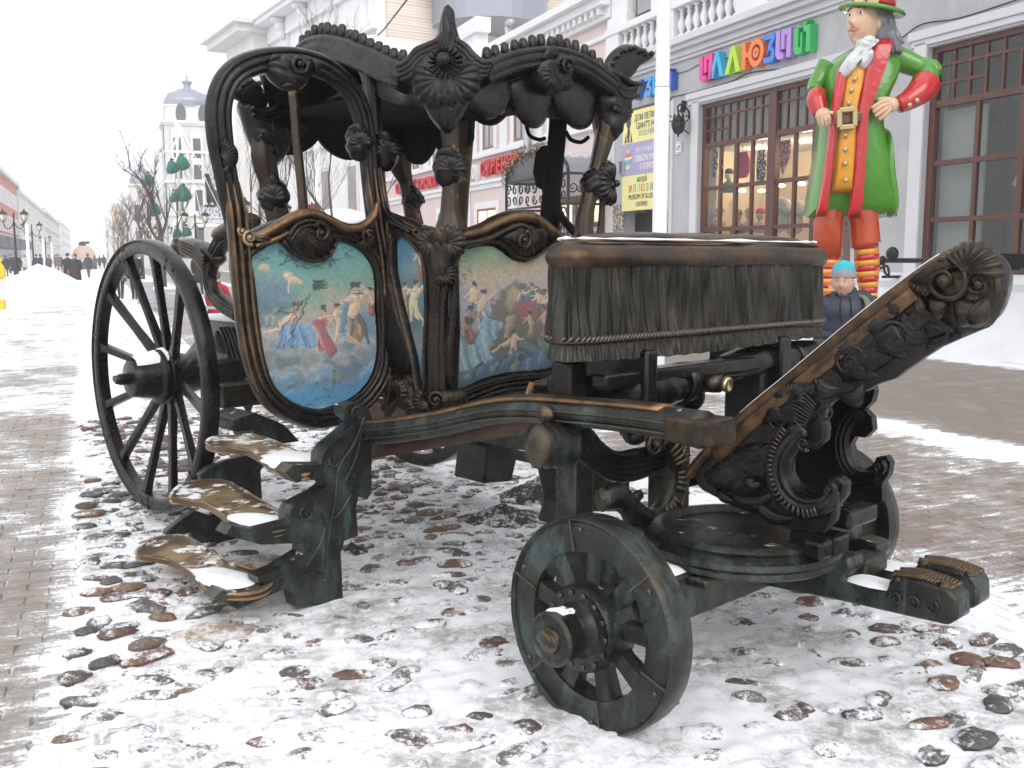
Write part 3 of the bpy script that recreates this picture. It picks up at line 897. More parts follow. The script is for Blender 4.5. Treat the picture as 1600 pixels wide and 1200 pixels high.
stroke_on(mb, PD, [(338, 228), (350, 226), (358, 238), (358, 252), (350, 264), (342, 268)], [.01, .02, .024, .024, .018, .008], .025, off=.03)
tag(mb.build('carving', B_DARK, door), kind='stuff')

# ---------------- body: pillars, frames
mb = MB()
plate(mb, PLs, PLs.ab([(592, 330), (606, 335), (618, 362), (621, 400), (622, 430), (634, 485), (646, 530), (652, 560), (662, 608), (672, 560), (674, 480), (672, 410), (690, 385), (700, 400), (703, 520), (698, 640), (676, 642), (600, 640), (606, 600), (606, 560), (601, 470), (597, 400)]), -.07, 0.0)
body = mb.build('body', B_MID, car, smooth='auto', bevel=.01)
mb = MB()
pillow(mb, PLs, PLs.ab([(590, 332), (604, 334), (616, 362), (619, 400), (621, 432), (633, 490), (645, 530), (652, 565), (640, 585), (612, 580), (606, 540), (600, 460), (595, 390)]), .05, wr=.006, wf=60, dirn=(1, .15), off=0)
0 and reeds(mb, lpx(PLs, [(604, 350), (610, 400), (612, 440), (620, 490), (632, 530), (640, 570)], off=.055), .05, .005, tuple(PLs.n), 5)
stroke_on(mb, PLs, [(620, 365), (620, 400), (622, 430), (633, 482), (645, 530), (653, 562), (660, 606), (666, 612), (672, 606), (672, 560), (675, 480), (671, 412), (658, 386), (640, 368), (622, 362)], .014, .03, off=.02)
for (u0, v0, u1, v1) in ((650, 590, 610, 648), (640, 590, 655, 650), (612, 585, 606, 640)):
    stroke_on(mb, PLs, [(u0, v0), ((u0 + u1) / 2 + 4, (v0 + v1) / 2), (u1, v1)], .03, .04, R3, off=.0)
shell(mb, PLs, PLs.px(632, 612), .07, 1.0, 4.0, 7, .02, off=.04)
shell(mb, PLs, PLs.px(648, 640), .07, .2, 3.0, 7, .02, off=.04)
mb.build('hinge_pillar', B_MID, body)
painted('painted_panel', PLs, [(621, 380), (640, 372), (658, 390), (670, 412), (673, 480), (671, 560), (663, 608), (652, 560), (645, 530), (632, 482), (621, 430)], paint_side(), body, 'narrow painted side panel in blue with small figures', .003)
mb = MB()   # front wall of the body
plate(mb, PF, PF.ab([(686, 385), (720, 375), (780, 360), (820, 350), (860, 372), (925, 380), (925, 600), (860, 606), (700, 640), (686, 640)]), -.06, -.01)
mb.build('front_wall', B_MID, body, smooth=False)
mb = MB()   # remaining walls and floor
mb.b2(XR - .04, XR, YF, YR, .92, 1.60)
mb.b2(XL + .02, XR, YR - .05, YR, .92, 1.62)
mb.b2(XL + .06, XR, YF + .02, YR, .86, .94)
mb.b2(XL + .0, XL + .06, 3.06, YR, .92, 1.62)
mb.build('wall', B_DARK, body, smooth=False, bevel=.01)
mb = MB()   # seat bench inside
mb.b2(XL + .08, XR - .06, YR - .5, YR - .06, .94, 1.25)
mb.build('inner_seat', B_DARK, body, smooth=False, bevel=.03)
painted('painted_panel', PF, [(706, 402), (735, 388), (765, 384), (782, 392), (800, 405), (820, 409), (842, 396), (856, 386), (870, 400), (874, 440), (876, 490), (868, 540), (868, 568), (850, 577), (800, 581), (760, 590), (706, 608), (697, 560), (704, 480)], paint_front(), body, 'painted front panel with a crowd of small figures on rocks', .002)
mb = MB()
stroke_on(mb, PF, [(700, 392), (704, 430), (702, 480), (695, 550), (700, 600), (715, 612), (760, 597), (800, 588), (850, 584), (872, 570), (878, 530), (882, 480), (880, 430), (874, 395)], .016, .03, R2, off=.02)
stroke_on(mb, PF, [(688, 640), (730, 622), (780, 604), (830, 598), (870, 588), (900, 578)], [.05, .05, .05, .045, .045, .04], .05, R4, off=.0)
stroke_on(mb, PF, [(705, 392), (735, 380), (765, 376), (785, 386), (800, 398), (822, 403), (845, 390), (860, 378)], .012, .025, off=.02)
mb.build('panel_frame', B_MID, body, smooth='auto', angle=60)
mb = MB()   # undulating waist rails with worn tops
stroke_on(mb, PF, [(700, 368), (725, 366), (752, 358), (775, 346), (798, 339), (820, 340), (840, 350), (862, 367), (885, 378), (905, 378)], [.03, .03, .032, .034, .036, .036, .034, .032, .03, .03], .06, off=.01, ns=12)
stroke_on(mb, PLs, [(592, 318), (600, 334), (618, 344), (640, 352), (660, 366), (676, 374)], [.02, .026, .03, .032, .032, .03], .05, off=.0, ns=12)
mb.build('waist_rail', B_BROWN, body)
mb = MB()
stroke_on(mb, PF, [(700, 382), (730, 378), (756, 370), (780, 358), (800, 352), (815, 360)], .016, .03, off=.05)
volute(mb, PF, PF.px(803, 375), .06, 1.5, .22, a0=1.2, dr=-1, off=.06)
pillow(mb, PF, PF.ab([(776, 368), (795, 350), (820, 348), (836, 362), (836, 385), (822, 402), (802, 400), (786, 388)]), .05, wr=.014, wf=95, dirn=(1, .4), off=.02)
for k in range(7):
    c = PF.px(822, 362); a = -.3 - k * .35
    leaf(mb, PF, c, (c[0] + .10 * math.cos(a), c[1] + .10 * math.sin(a)), .018, .15, .014, off=.06, ribs=3)
stroke_on(mb, PLs, [(622, 360), (645, 366), (664, 378), (680, 392)], .016, .03, R3, off=.03)
mb.build('rail_scroll', B_MID, body)
# near front corner pillar with shells
PCn = GP((XL + .01, YF, 0), (-.75, -.66, 0))
mb = MB()
stroke_on(mb, PCn, [(694, 362), (690, 410), (686, 470), (684, 540), (685, 600), (680, 640)], [.06, .07, .05, .05, .055, .05], .05, R3)
pillow(mb, PCn, PCn.ab([(664, 372), (690, 358), (716, 372), (722, 396), (708, 430), (690, 452), (674, 430), (664, 400)]), .05, wr=.012, wf=80, dirn=(1, .2), off=.02)
shell(mb, PCn, PCn.px(703, 380), .085, -1.6, 1.8, 8, .02, off=.06); shell(mb, PCn, PCn.px(678, 380), .075, 1.4, 4.6, 8, .02, off=.055)
shell(mb, PCn, PCn.px(696, 428), .055, -2.6, .9, 9, .018, off=.05, scal=.2)
shell(mb, PCn, PCn.px(692, 358), .09, 2.9, 6.5, 9, .02, off=.05)
volute(mb, PCn, PCn.px(684, 622), .05, 1.5, .25, a0=0, off=.05)
lathe(mb, [(.045, 0), (.05, .02), (.05, .10), (.045, .12)], 18, axis_mat(PCn.P(PCn.px(690, 622), .04), EX * 0 + np.array([.8, -.3, -.05])))
shell(mb, PCn, PCn.px(668, 625), .07, 2.0, 5.2, 8, .02, off=.03)
mb.build('corner_pillar', B_MID, body)

# posts
def post(pl, uvs, rad, mat, name='post', flute=6, off=0.0, n=8, ns=18, fa=.10):
    m_ = MB(); pts = cr([pl.P(pl.px(u, v), off) for u, v in uvs], n)
    sweep(m_, pts, rad, None, up=tuple(pl.n), ns=ns, flute=flute, fa=fa)
    return m_.build(name, mat, body)
def knob(pl, u, v, r, sq=1.15, mat=None, seed=0, ribs=0, off=0.0, shellr=True):
    m_ = MB(); c = pl.P(pl.px(u, v), off)
    V0 = m_.n
    rg = random.Random(seed)
    ellipsoid(m_, c, (r * .92, r * .92, r * sq), 22, 30)
    V = m_.v[-1]
    out = []
    for p in V:
        d = p - c; dz = d[2] / (r * sq)
        a = math.atan2(d[1], d[0])
        wv = abs(math.sin(dz * 5.2 + 1.3 * math.sin(a * 2 + seed) + seed * 1.7)) ** .8
        k = 1 + .17 * (wv - .6) + .10 * noise.noise(Vector((a * 1.3, dz * 2.5, seed * 3.1)))
        out.append(c + d * np.array([k, k, 1]))
    m_.v[-1] = np.array(out)
    if shellr:
        g = GP(c, (-.7, -.7, 0))
        shell(m_, g, (0.02, c[2] - r * .2), r * .95, -.2, 3.3, 8, .02, off=r * .72)
        leaf(m_, g, (-r * .6, c[2] + r * .9), (r * .5, c[2] + r * .3), r * .4, .3, .02, off=r * .6, ribs=3)
    return m_.build('post_knob', mat or B_DARK, body)
post(PCn, [(705, 360), (704, 330), (704, 285), (705, 240), (703, 205), (702, 175)], [.075, .045, .034, .034, .04, .04], B_POST)
knob(PCn, 700, 262, .075, 1.3, seed=1)
post(PF, [(912, 370), (914, 340), (922, 300), (934, 255), (944, 215), (950, 180)], [.05, .042, .04, .04, .05, .05], B_POST)
post(PF, [(936, 370), (940, 335), (942, 290), (946, 250)], [.018, .018, .018, .02], B_POST, flute=4)
knob(PF, 926, 288, .072, 1.2, seed=2, shellr=False)
mb = MB(); shell(mb, PF, PF.px(944, 288), .115, 1.5, 4.9, 11, .03, off=.05, rib=.5); ellipsoid(mb, PF.P(PF.px(944, 288), .09), (.02, .02, .02), 6, 10)
mb.build('post_shell', B_DARK, body)
post(PLs, [(476, 350), (472, 300), (466, 240), (461, 180), (458, 140)], [.03, .027, .025, .025, .028], B_POST, flute=4)
mb = MB()
post(PLs, [(596, 345), (592, 300), (588, 240), (585, 180), (580, 130), (574, 98)], [.05, .036, .034, .032, .04, .055], B_DARK)
knob(PD, 560, 222, .068, 1.35, seed=3); knob(PLs, 602, 236, .075, 1.35, seed=4)
mb = MB()
stroke_on(mb, PLs, [(576, 118), (574, 100), (584, 96), (606, 108), (632, 118)], [.03, .05, .05, .04, .02], .05)
for dx in (-6, 3):
    stroke_on(mb, PLs, [(602 + dx, 262), (606 + dx, 300), (614 + dx, 330), (634 + dx, 348), (660 + dx, 362)], .012, .016, off=.05)
mb.build('post_brace', B_DARK, body)
# rear left, rear right and far side posts
post(PB, [(437, 352), (430, 320), (420, 280), (412, 245), (410, 205)], [.075, .07, .065, .075, .06], B_POST); knob(PB, 427, 306, .10, 1.1, seed=5)
post(PB, [(648, 352), (640, 312), (634, 285), (626, 262), (622, 240)], [.06, .05, .045, .07, .12], B_POST); knob(PB, 644, 312, .075, 1.2, seed=6)
post(PR, [(716, 358), (720, 300), (724, 240), (728, 195), (732, 165)], [.06, .055, .06, .06, .05], B_POST, flute=4)
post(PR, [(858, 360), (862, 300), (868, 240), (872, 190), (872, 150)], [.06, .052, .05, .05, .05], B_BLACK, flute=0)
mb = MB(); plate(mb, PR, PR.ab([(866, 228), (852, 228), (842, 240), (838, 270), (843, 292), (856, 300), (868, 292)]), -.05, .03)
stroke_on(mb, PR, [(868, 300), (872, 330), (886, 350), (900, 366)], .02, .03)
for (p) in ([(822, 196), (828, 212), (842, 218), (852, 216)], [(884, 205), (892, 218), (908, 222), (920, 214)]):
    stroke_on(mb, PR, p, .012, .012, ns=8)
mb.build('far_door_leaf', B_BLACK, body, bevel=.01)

# ---------------- canopy
front_c = PF.ab([(742, 118), (775, 104), (810, 95), (848, 92), (885, 100), (915, 116), (945, 138)])
side_c = PLs.ab([(478, 98), (492, 84), (515, 76), (545, 80), (580, 93), (612, 108), (645, 124)])
front_c = cr([np.array(p) for p in front_c], 6); side_c = cr([np.array(p) for p in side_c], 6)
XO = .05
mb = MB()
def band(path3, w_, d_, up):
    sweep(mb, path3, [(w_, d_)] * len(path3), RC, up=up)
band([np.array([p[0], YF - .03, p[1]]) for p in front_c], .062, .07, (0, -1, 0))
band([np.array([XL - .02, p[0], p[1]]) for p in side_c], .075, .07, (-1, 0, 0))
band([np.array([p[0], YR + .03, p[1]]) for p in front_c], .062, .07, (0, 1, 0))
band([np.array([XR + .02, p[0], p[1]]) for p in side_c], .075, .07, (1, 0, 0))
canopy = mb.build('canopy', B_DARK, car, smooth='auto', angle=55)
zf = lambda x: float(np.interp(x, front_c[:, 0], front_c[:, 1]))
so_ = side_c[np.argsort(side_c[:, 0])]
zs = lambda y: float(np.interp(y, so_[:, 0], so_[:, 1]))
# crenels along the cornices
for path, ax in ((front_c, 'y'), (side_c, 'x')):
    for far in (0, 1):
        cnt = 15 if ax == 'y' else 15
        P2 = path if path[0][0] < path[-1][0] else path[::-1]
        for k in range(cnt):
            s_ = (k + .4) / cnt
            a = P2[0][0] + (P2[-1][0] - P2[0][0]) * s_; z = float(np.interp(a, P2[:, 0], P2[:, 1]))
            m_ = MB(); r_ = random.Random(k * 7 + far)
            h_ = .062 + r_.uniform(-.008, .01)
            lathe(m_, [(0, 0), (.020, 0), (.024, h_ * .35), (.020, h_ * .85), (.013, h_), (0, h_)], 8)
            o = m_.build('crenel', B_DARK, canopy)
            if ax == 'y': o.location = (a, (YF - .05) if not far else YR + .05, z + .045)
            else: o.location = ((XL - .04) if not far else XR + .04, a, z + .055)
            o.rotation_euler = (r_.uniform(-.12, .12), r_.uniform(-.12, .12), r_.uniform(0, 3))
# roof shell and lining
mb = MB(); nx, ny = 17, 21; V = []; V2 = []
for i in range(nx):
    for j in range(ny):
        x = XL + (XR - XL) * i / (nx - 1); y = YF + (YR - YF) * j / (ny - 1)
        s_, t_ = i / (nx - 1), j / (ny - 1)
        z = .5 * (zf(x) + zs(y)) * 1.0
        e = math.sin(PI * s_) * math.sin(PI * t_)
        z = (zf(x) if min(t_, 1 - t_) < min(s_, 1 - s_) else zs(y)) * .98 + .05 + .07 * e - .0
        V.append((x, y, z)); V2.append((x, y, 2.40 + .04 * e))
mb.grid(np.array(V), nx, ny)
mb.build('roof', B_DARK, canopy)
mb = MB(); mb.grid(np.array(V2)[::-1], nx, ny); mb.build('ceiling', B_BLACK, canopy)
mb = MB(); V = []
for i in range(nx):
    for j in range(ny):
        s_, t_ = i / (nx - 1), j / (ny - 1)
        x = XL + .03 + (XR - XL - .06) * s_; y = YF + .03 + (YR - YF - .06) * t_
        e = min(1, 7 * min(s_, 1 - s_, t_, 1 - t_)) ** .5
        V.append((x, y, max(zf(x), zs(y)) * .985 + .05 + .09 * e + .02 * noise.noise(Vector((x * 3, y * 3, 0)))))
mb.grid(np.array(V), nx, ny); mb.build('snow_cap', SNOW.m, canopy)
# valances
def valance(pl, poly, off0, off1, mat=B_DARK):
    m_ = MB(); q = cr([np.array(p) for p in poly], 4, True)
    pillow(m_, pl, poly, abs(off1 - off0), rings=5, n=4, back=.6, p=.5)
    return m_.build('valance', mat, canopy)
for ab_ in ([(722, 130), (728, 166), (745, 182), (765, 187), (785, 178), (798, 156), (798, 122), (760, 118)],
            [(794, 125), (800, 160), (815, 192), (838, 201), (854, 186), (863, 152), (862, 120), (830, 112)],
            [(858, 122), (864, 158), (878, 186), (902, 203), (924, 194), (932, 160), (930, 130), (895, 112)]):
    valance(PF, PF.ab(ab_), 0, .03); 
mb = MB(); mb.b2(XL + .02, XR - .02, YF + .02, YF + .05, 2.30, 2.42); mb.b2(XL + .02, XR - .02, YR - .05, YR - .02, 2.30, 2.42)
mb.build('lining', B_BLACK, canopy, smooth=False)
# long side valances (the near one is short above the door opening)
def side_val(x, ya, yb, ztop, zpeak, lobes, mat):
    m_ = MB(); n_ = 60; top = []; bot = []
    for i in range(n_ + 1):
        y = ya + (yb - ya) * i / n_
        q = abs(math.sin(lobes * PI * i / n_))
        top.append((y, ztop)); bot.append((y, zpeak[0] - (zpeak[0] - zpeak[1]) * q ** .8))
    plate(m_, Plane('x', x), top + bot[::-1], -.015, .015)
    return m_.build('valance', mat, canopy, smooth=False)
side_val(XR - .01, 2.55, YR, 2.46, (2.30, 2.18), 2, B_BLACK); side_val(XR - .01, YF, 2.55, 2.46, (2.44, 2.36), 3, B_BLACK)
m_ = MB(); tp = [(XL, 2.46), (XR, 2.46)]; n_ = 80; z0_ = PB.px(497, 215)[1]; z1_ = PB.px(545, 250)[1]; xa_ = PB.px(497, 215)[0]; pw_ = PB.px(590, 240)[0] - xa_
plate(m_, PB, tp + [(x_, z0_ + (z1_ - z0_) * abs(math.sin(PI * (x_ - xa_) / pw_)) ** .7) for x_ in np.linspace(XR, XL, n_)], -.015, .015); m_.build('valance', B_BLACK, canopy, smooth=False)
q0 = PLs.px(600, 150)
m_ = MB(); plate(m_, PLs, PLs.ab([(592, 120), (650, 128), (690, 140), (690, 165), (670, 172), (640, 168), (610, 160), (595, 150)]), -.02, .02); m_.build('valance', B_DARK, canopy)
# near corner crown
mb = MB()
PK = GP((XL - .03, YF - .03, 0), (-.75, -.66, 0))
pillow(mb, PK, PK.ab([(701, 10), (692, 16), (690, 40), (676, 62), (655, 84), (625, 110), (640, 122), (654, 132), (660, 160), (672, 185), (690, 204), (704, 207), (718, 190), (732, 165), (742, 132), (764, 116), (770, 98), (748, 92), (726, 68), (712, 44), (710, 18)]), .085, rings=9, c=PK.px(702, 110), wr=.010, wf=40, dirn=(1, .5), crum=.006, cf=14)
for s_, L in ((-1, [(690, 66), (672, 76), (655, 84), (640, 100), (622, 108)]), (1, [(715, 66), (730, 78), (742, 92), (758, 102), (772, 100)])):
    for k in range(4):
        stroke_on(mb, PK, [(u + s_ * -k * 2.5, v + k * 7) for u, v in L], [.012, .018, .02, .016, .008], .016, off=.06)
ellipsoid(mb, PK.P(PK.px(700, 102), .12), (.035, .035, .035), 8, 14)
for k in range(18):
    a = 2 * PI * k / 18; c = PK.px(700, 102)
    leaf(mb, PK, (c[0] + .035 * math.cos(a), c[1] + .035 * math.sin(a)), (c[0] + .08 * math.cos(a), c[1] + .08 * math.sin(a)), .01, 0, .012, off=.085, ribs=1)
shell(mb, PK, PK.px(692, 128), .13, 2.6, 5.6, 8, .025, off=.07, rib=.4); shell(mb, PK, PK.px(710, 126), .13, 3.8, 6.8, 8, .025, off=.07, rib=.4)
leaf(mb, PK, PK.px(690, 160), PK.px(706, 200), .04, .25, .03, off=.04, ribs=4); leaf(mb, PK, PK.px(716, 140), PK.px(704, 190), .035, .2, .03, off=.05, ribs=4)
stroke_on(mb, PK, [(701, 60), (700, 35), (702, 18), (706, 14)], [.05, .034, .026, .016], .03, off=.02)
mb.build('crown', B_DARK, canopy)
# cartouche on the front cornice
mb = MB()
pillow(mb, PF, PF.ab([(822, 94), (845, 84), (868, 88), (880, 104), (876, 128), (866, 146), (842, 150), (826, 138), (818, 118)]), .08, wr=.014, wf=60, dirn=(1, .6), off=.04, crum=.008, cf=18)
volute(mb, PF, PF.px(858, 110), .055, 1.4, .25, a0=.4, off=.12)
shell(mb, PF, PF.px(838, 122), .07, 2.6, 5.0, 6, .02, off=.11)
leaf(mb, PF, PF.px(826, 96), PF.px(852, 92), .03, .2, .02, off=.1); leaf(mb, PF, PF.px(866, 120), PF.px(862, 146), .03, .2, .02, off=.09)
mb.build('cartouche', B_DARK, canopy)
# front right and rear left finials with beads, and their brackets
def finial(pl, fan, br, beads, folds, name='finial'):
    m_ = MB()
    pillow(m_, pl, pl.ab(fan), .035, off=.0, p=.4)
    pillow(m_, pl, pl.ab(br), .10, wr=.018, wf=45, dirn=(.4, 1), off=-.02, crum=.012, cf=12)
    for b in beads: ellipsoid(m_, pl.P(pl.px(*b), .05), (.016, .016, .016), 6, 10)
    for f_ in folds: stroke_on(m_, pl, f_, .016, .02, off=.07)
    return m_.build(name, B_DARK, canopy)
finial(PF, [(942, 118), (944, 98), (956, 80), (975, 69), (995, 71), (1012, 80), (1022, 88), (1010, 97), (996, 106), (985, 122), (965, 130)],
       [(922, 118), (945, 112), (970, 118), (990, 132), (992, 150), (976, 165), (976, 190), (962, 212), (952, 228), (942, 214), (936, 180), (930, 150)],
       [(946, 102), (954, 90), (966, 81), (981, 77), (995, 82), (1007, 86)],
       [[(926, 122), (945, 128), (958, 142), (978, 140)], [(930, 130), (946, 140), (960, 154), (980, 152)], [(934, 114), (956, 122), (970, 132), (986, 134)], [(942, 170), (955, 178), (970, 176)]])
finial(PB, [(357, 149), (366, 133), (380, 123), (396, 124), (408, 134), (418, 156), (414, 172), (395, 172), (372, 158)],
       [(374, 158), (400, 166), (420, 168), (440, 150), (462, 150), (468, 172), (462, 205), (452, 236), (436, 258), (416, 262), (402, 240), (390, 215), (382, 190)],
       [(360, 148), (368, 142), (375, 134), (386, 128), (398, 132), (405, 147)],
       [[(382, 170), (400, 178), (415, 174), (440, 158), (456, 164)], [(384, 180), (402, 188), (420, 184), (442, 170)], [(396, 212), (410, 222), (424, 220)]])
mb = MB()
leaf(mb, PB, PB.px(425, 176), PB.px(440, 232), .12, .1, .03, off=.06); leaf(mb, PB, PB.px(456, 176), PB.px(452, 214), .08, .1, .03, off=.06)
mb.build('bracket_leaf', B_DARK, canopy)

# ---------------- rear scroll arm, rear box
PA = Plane('x', .58)
mb = MB()
stroke_on(mb, PA, [(402, 348), (372, 358), (350, 378), (336, 405), (330, 432), (336, 458), (352, 476), (376, 492)], [.04, .055, .06, .055, .05, .05, .055, .05], .06, R3)
stroke_on(mb, PA, [(400, 345), (370, 356), (350, 368)], .05, .06, off=.03)
pillow(mb, PA, PA.ab([(272, 386), (278, 374), (300, 372), (325, 380), (346, 396), (348, 410), (334, 420), (330, 412), (318, 398), (300, 404), (282, 402)]), .08, wr=.012, wf=40, dirn=(.3, 1))
volute(mb, PA, PA.px(290, 389), .075, 1.3, .28, a0=1.5, off=.06)
for k in range(5): stroke_on(mb, PA, [(300, 376 + k * 4), (322, 384 + k * 5), (338, 402 + k * 5)], .010, .012, off=.085)
mb.build('scroll_arm', B_MID, body)
PG = Plane('x', .66)
mb = MB()
plate(mb, PG, PG.ab([(320, 500), (392, 498), (392, 586), (348, 586), (330, 560), (326, 520)]), -.75, 0)
leaf(mb, PG, PG.px(338, 518), PG.px(352, 552), .05, .2, .03); 
for k in range(4): stroke_on(mb, PG, [(345 + k * 6, 512), (352 + k * 6, 530), (360 + k * 7, 560), (376 + k * 5, 580)], .012, .016)
mb.build('rear_box', B_MID, body, bevel=.01)
mb = MB()
a_, b_ = PG.px(318, 495)[0], PG.px(385, 495)[0]; zt = PG.px(340, 495)[1]
mb.b2(.60, 1.5, min(a_, b_), max(a_, b_), zt - .02, zt + .012); mb.build('snow_cap', SNOW.m, body, smooth=False, bevel=.012)
mb = MB()
stroke_on(mb, PG, [(330, 586), (352, 592), (372, 610), (392, 640)], [.05, .05, .04, .03], .04, R3)
stroke_on(mb, PG, [(330, 580), (400, 600)], .05, .05)
mb.build('leaf_spring', B_MID, body)

# ---------------- steps
PS = Plane('y', 1.8)
st = [(528, 937), (457, 946), (452, 925), (440, 915), (410, 928), (365, 948), (325, 932), (340, 918), (370, 926), (400, 916), (395, 898), (425, 888), (445, 875), (466, 862), (466, 846), (440, 846), (400, 848), (345, 832), (355, 818), (400, 826), (445, 815), (444, 800), (450, 788), (485, 770), (503, 758), (500, 750), (475, 747), (455, 752), (438, 736), (450, 724), (495, 724), (496, 708), (505, 695), (530, 675), (545, 660), (532, 648), (532, 634), (548, 627), (566, 634), (572, 650), (572, 768), (565, 778), (552, 773), (548, 790), (551, 834), (530, 842), (524, 860)]
ab_ = PS.ab(st)
mb = MB(); plate(mb, PS, ab_, -.055, .045)
for uv, r_, a0 in (((548, 645), .045, 0), ((470, 800), .04, 2), ((432, 905), .035, 1), ((515, 715), .04, 3)):
    volute(mb, PS, PS.px(*uv), r_, 1.3, .14, a0=a0, off=.045, boss=False)
for L in ([(560, 650), (545, 690), (520, 730), (515, 780), (505, 830), (500, 900)], [(556, 670), (548, 710), (530, 750)], [(480, 790), (500, 810), (520, 800), (540, 770)], [(470, 880), (490, 850), (500, 820)], [(460, 900), (480, 890), (510, 900)]):
    stroke_on(mb, PS, L, .006, .008, off=.045)
ellipsoid(mb, PS.P(PS.px(545, 742), .049), (.012, .006, .012), 5, 10); ellipsoid(mb, PS.P(PS.px(499, 903), .049), (.012, .006, .012), 5, 10)
stepf = mb.build('step_frame', B_GREEN, car, smooth='auto', bevel=.008)
PS2 = Plane('y', 3.0)
mb = MB(); plate(mb, PS2, PS2.ab([(410, 776), (408, 735), (440, 700), (440, 668), (412, 690), (385, 712), (352, 720), (326, 730), (312, 742), (316, 752), (345, 752), (345, 790), (330, 806), (306, 798), (286, 810), (262, 828), (258, 836), (284, 836), (300, 832), (300, 846), (250, 850), (400, 850)]), -.05, 0)
mb.build('step_frame', B_GREEN, car, smooth='auto', bevel=.01)
def tread(z, outline, th=.035):
    ab = [onz(u, v, z) for u, v in outline]
    q = cr([np.array(a) for a in ab], 4, True)
    c = q.mean(0); m = len(q); V = []
    lv = [(1.0, -th), (1.015, -th * .75), (.99, -th * .55), (1.02, -.004), (1.0, 0.0), (.955, -.001), (.945, -.005), (.5, -.007), (0.0, -.008)]
    for (k, dz) in lv:
        for a in q:
            p = c + (a - c) * k; V.append((p[0], p[1], z + dz + .004 * noise.noise(Vector((p[0] * 12, p[1] * 12, z))) * (k < .96)))
    m_ = MB(); m_.grid(np.array(V), len(lv), m, closev=True); m_.f.append(tuple(reversed(range(m))))
    m_.build('tread', B_TREAD, stepf, smooth='auto', angle=60)
    return q
t1 = tread(.635, [(322, 692), (332, 681), (365, 679), (400, 678), (440, 692), (480, 708), (540, 716), (540, 724), (496, 730), (478, 740), (452, 736), (425, 728), (405, 712), (380, 700), (345, 698)])
t2 = tread(.40, [(265, 775), (285, 754), (330, 748), (360, 752), (400, 775), (440, 798), (470, 812), (455, 822), (420, 830), (395, 826), (365, 822), (345, 800), (320, 785), (288, 778)])
t3 = tread(.17, [(212, 864), (232, 842), (280, 834), (310, 845), (350, 872), (400, 890), (430, 895), (420, 915), (395, 925), (360, 927), (325, 922), (300, 895), (270, 875), (240, 868)])
def snowpatch(name, outline_xy, z, h, parent, amp=.01):
    q = cr([np.array(a) for a in outline_xy], 5, True); c = q.mean(0); m = len(q); V = []
    for i in range(8):
        k = 1 - i / 7
        for a in q:
            kk = k * (1 + .10 * noise.noise(Vector((a[0] * 14, a[1] * 14, z * 9))))
            p = c + (a - c) * kk
            V.append((p[0], p[1], z - .004 + h * (1 - k ** 2) ** .6 + amp * (1 - k) * noise.noise(Vector((p[0] * 18, p[1] * 18, z)))))
    m_ = MB(); m_.grid(np.array(V), 8, m, closev=True); return m_.build(name, SNOW.m, parent)
snowpatch('snow_cap', [onz(u, v, .64) for u, v in ((408, 714), (440, 702), (500, 708), (540, 716), (520, 724), (495, 727), (470, 736), (440, 733), (418, 724))], .637, .014, stepf)
snowpatch('snow_cap', [onz(u, v, .40) for u, v in ((352, 806), (390, 800), (440, 806), (448, 812), (410, 822), (375, 818))], .401, .012, stepf)
snowpatch('snow_cap', [onz(u, v, .17) for u, v in ((300, 892), (340, 885), (385, 895), (400, 908), (380, 918), (345, 920), (318, 912))], .171, .014, stepf)

# ---------------- perch rails, beams
for xr, far in ((.25, 0), (1.80, 1)):
    PQ = Plane('x', .25)
    mb = MB()
    pts = lpx(PQ, [(566, 676), (620, 672), (690, 662), (770, 645), (830, 641), (900, 646), (980, 653), (1050, 662), (1100, 672)])
    pts[:, 0] = xr
    if far: pts = pts[:30]
    sweep(mb, pts, [(.06, .062), (.06, .06), (.06, .052), (.06, .050), (.06, .05), (.065, .055), (.075, .065)], [(math.cos(a) * (1.0 if abs(math.cos(a)) > .5 else .95), math.sin(a)) for a in np.linspace(0, 2 * PI, 14, endpoint=False)], up=(0, 0, 1))
    for dz in (-.025, .01):
        q = pts.copy(); q[:, 2] += dz; q[:, 0] -= .062 if not far else -.062
        sweep(mb, q, .006, ns=5)
    rail = mb.build('perch_rail', B_GREEN, car)
    mb = MB(); q = pts.copy(); q[:, 2] += .048
    sweep(mb, q[: int(len(q) * .86)], [(.045, .016)] * int(len(q) * .86), ns=10); mb.build('worn_ridge', B_BROWN, rail)
    mb = MB()
    e = pts[-1]
    V0 = mb.n
    mb.box(e[0], e[1] + .02, e[2] - .0, .155, .19, .085)
    bm_ = None
    mb.v = [crumpled(v, .012, 9) for v in mb.v]; o = mb.build('rail_end', B_MID, rail, smooth=False, bevel=.012)
    mb = MB(); lathe(mb, [(0, -.02), (.028, -.02), (.035, 0), (.03, .02), (0, .025)], 16, axis_mat((xr - (.07 if not far else -.07), float(pts[28][1]), pts[28][2]), (-1 if not far else 1, 0, 0)))
    mb.build('bolt', B_GREEN, rail)
PQ = Plane('x', .30)
mb = MB(); plate(mb, PQ, PQ.ab([(573, 676), (700, 668), (832, 655), (838, 668), (800, 681), (700, 697), (573, 718)]), -.07, 0); mb.build('steel_beam', B_STEEL, car, smooth=False, bevel=.004)
mb = MB(); mb.b2(.52, .62, 1.85, 3.5, .72, .85); mb.build('steel_beam', B_STEEL, car, smooth=False, bevel=.004)
mb = MB(); mb.b2(.3, 1.85, 3.35, 3.5, .70, .84); mb.b2(1.0, 1.1, 1.3, 3.8, .62, .74); mb.b2(.2, 2.1, 3.72, 3.88, .80, .94); mb.build('chassis_beam', B_GREEN, car, smooth=False, bevel=.01)
PE = Plane('y', 2.95)
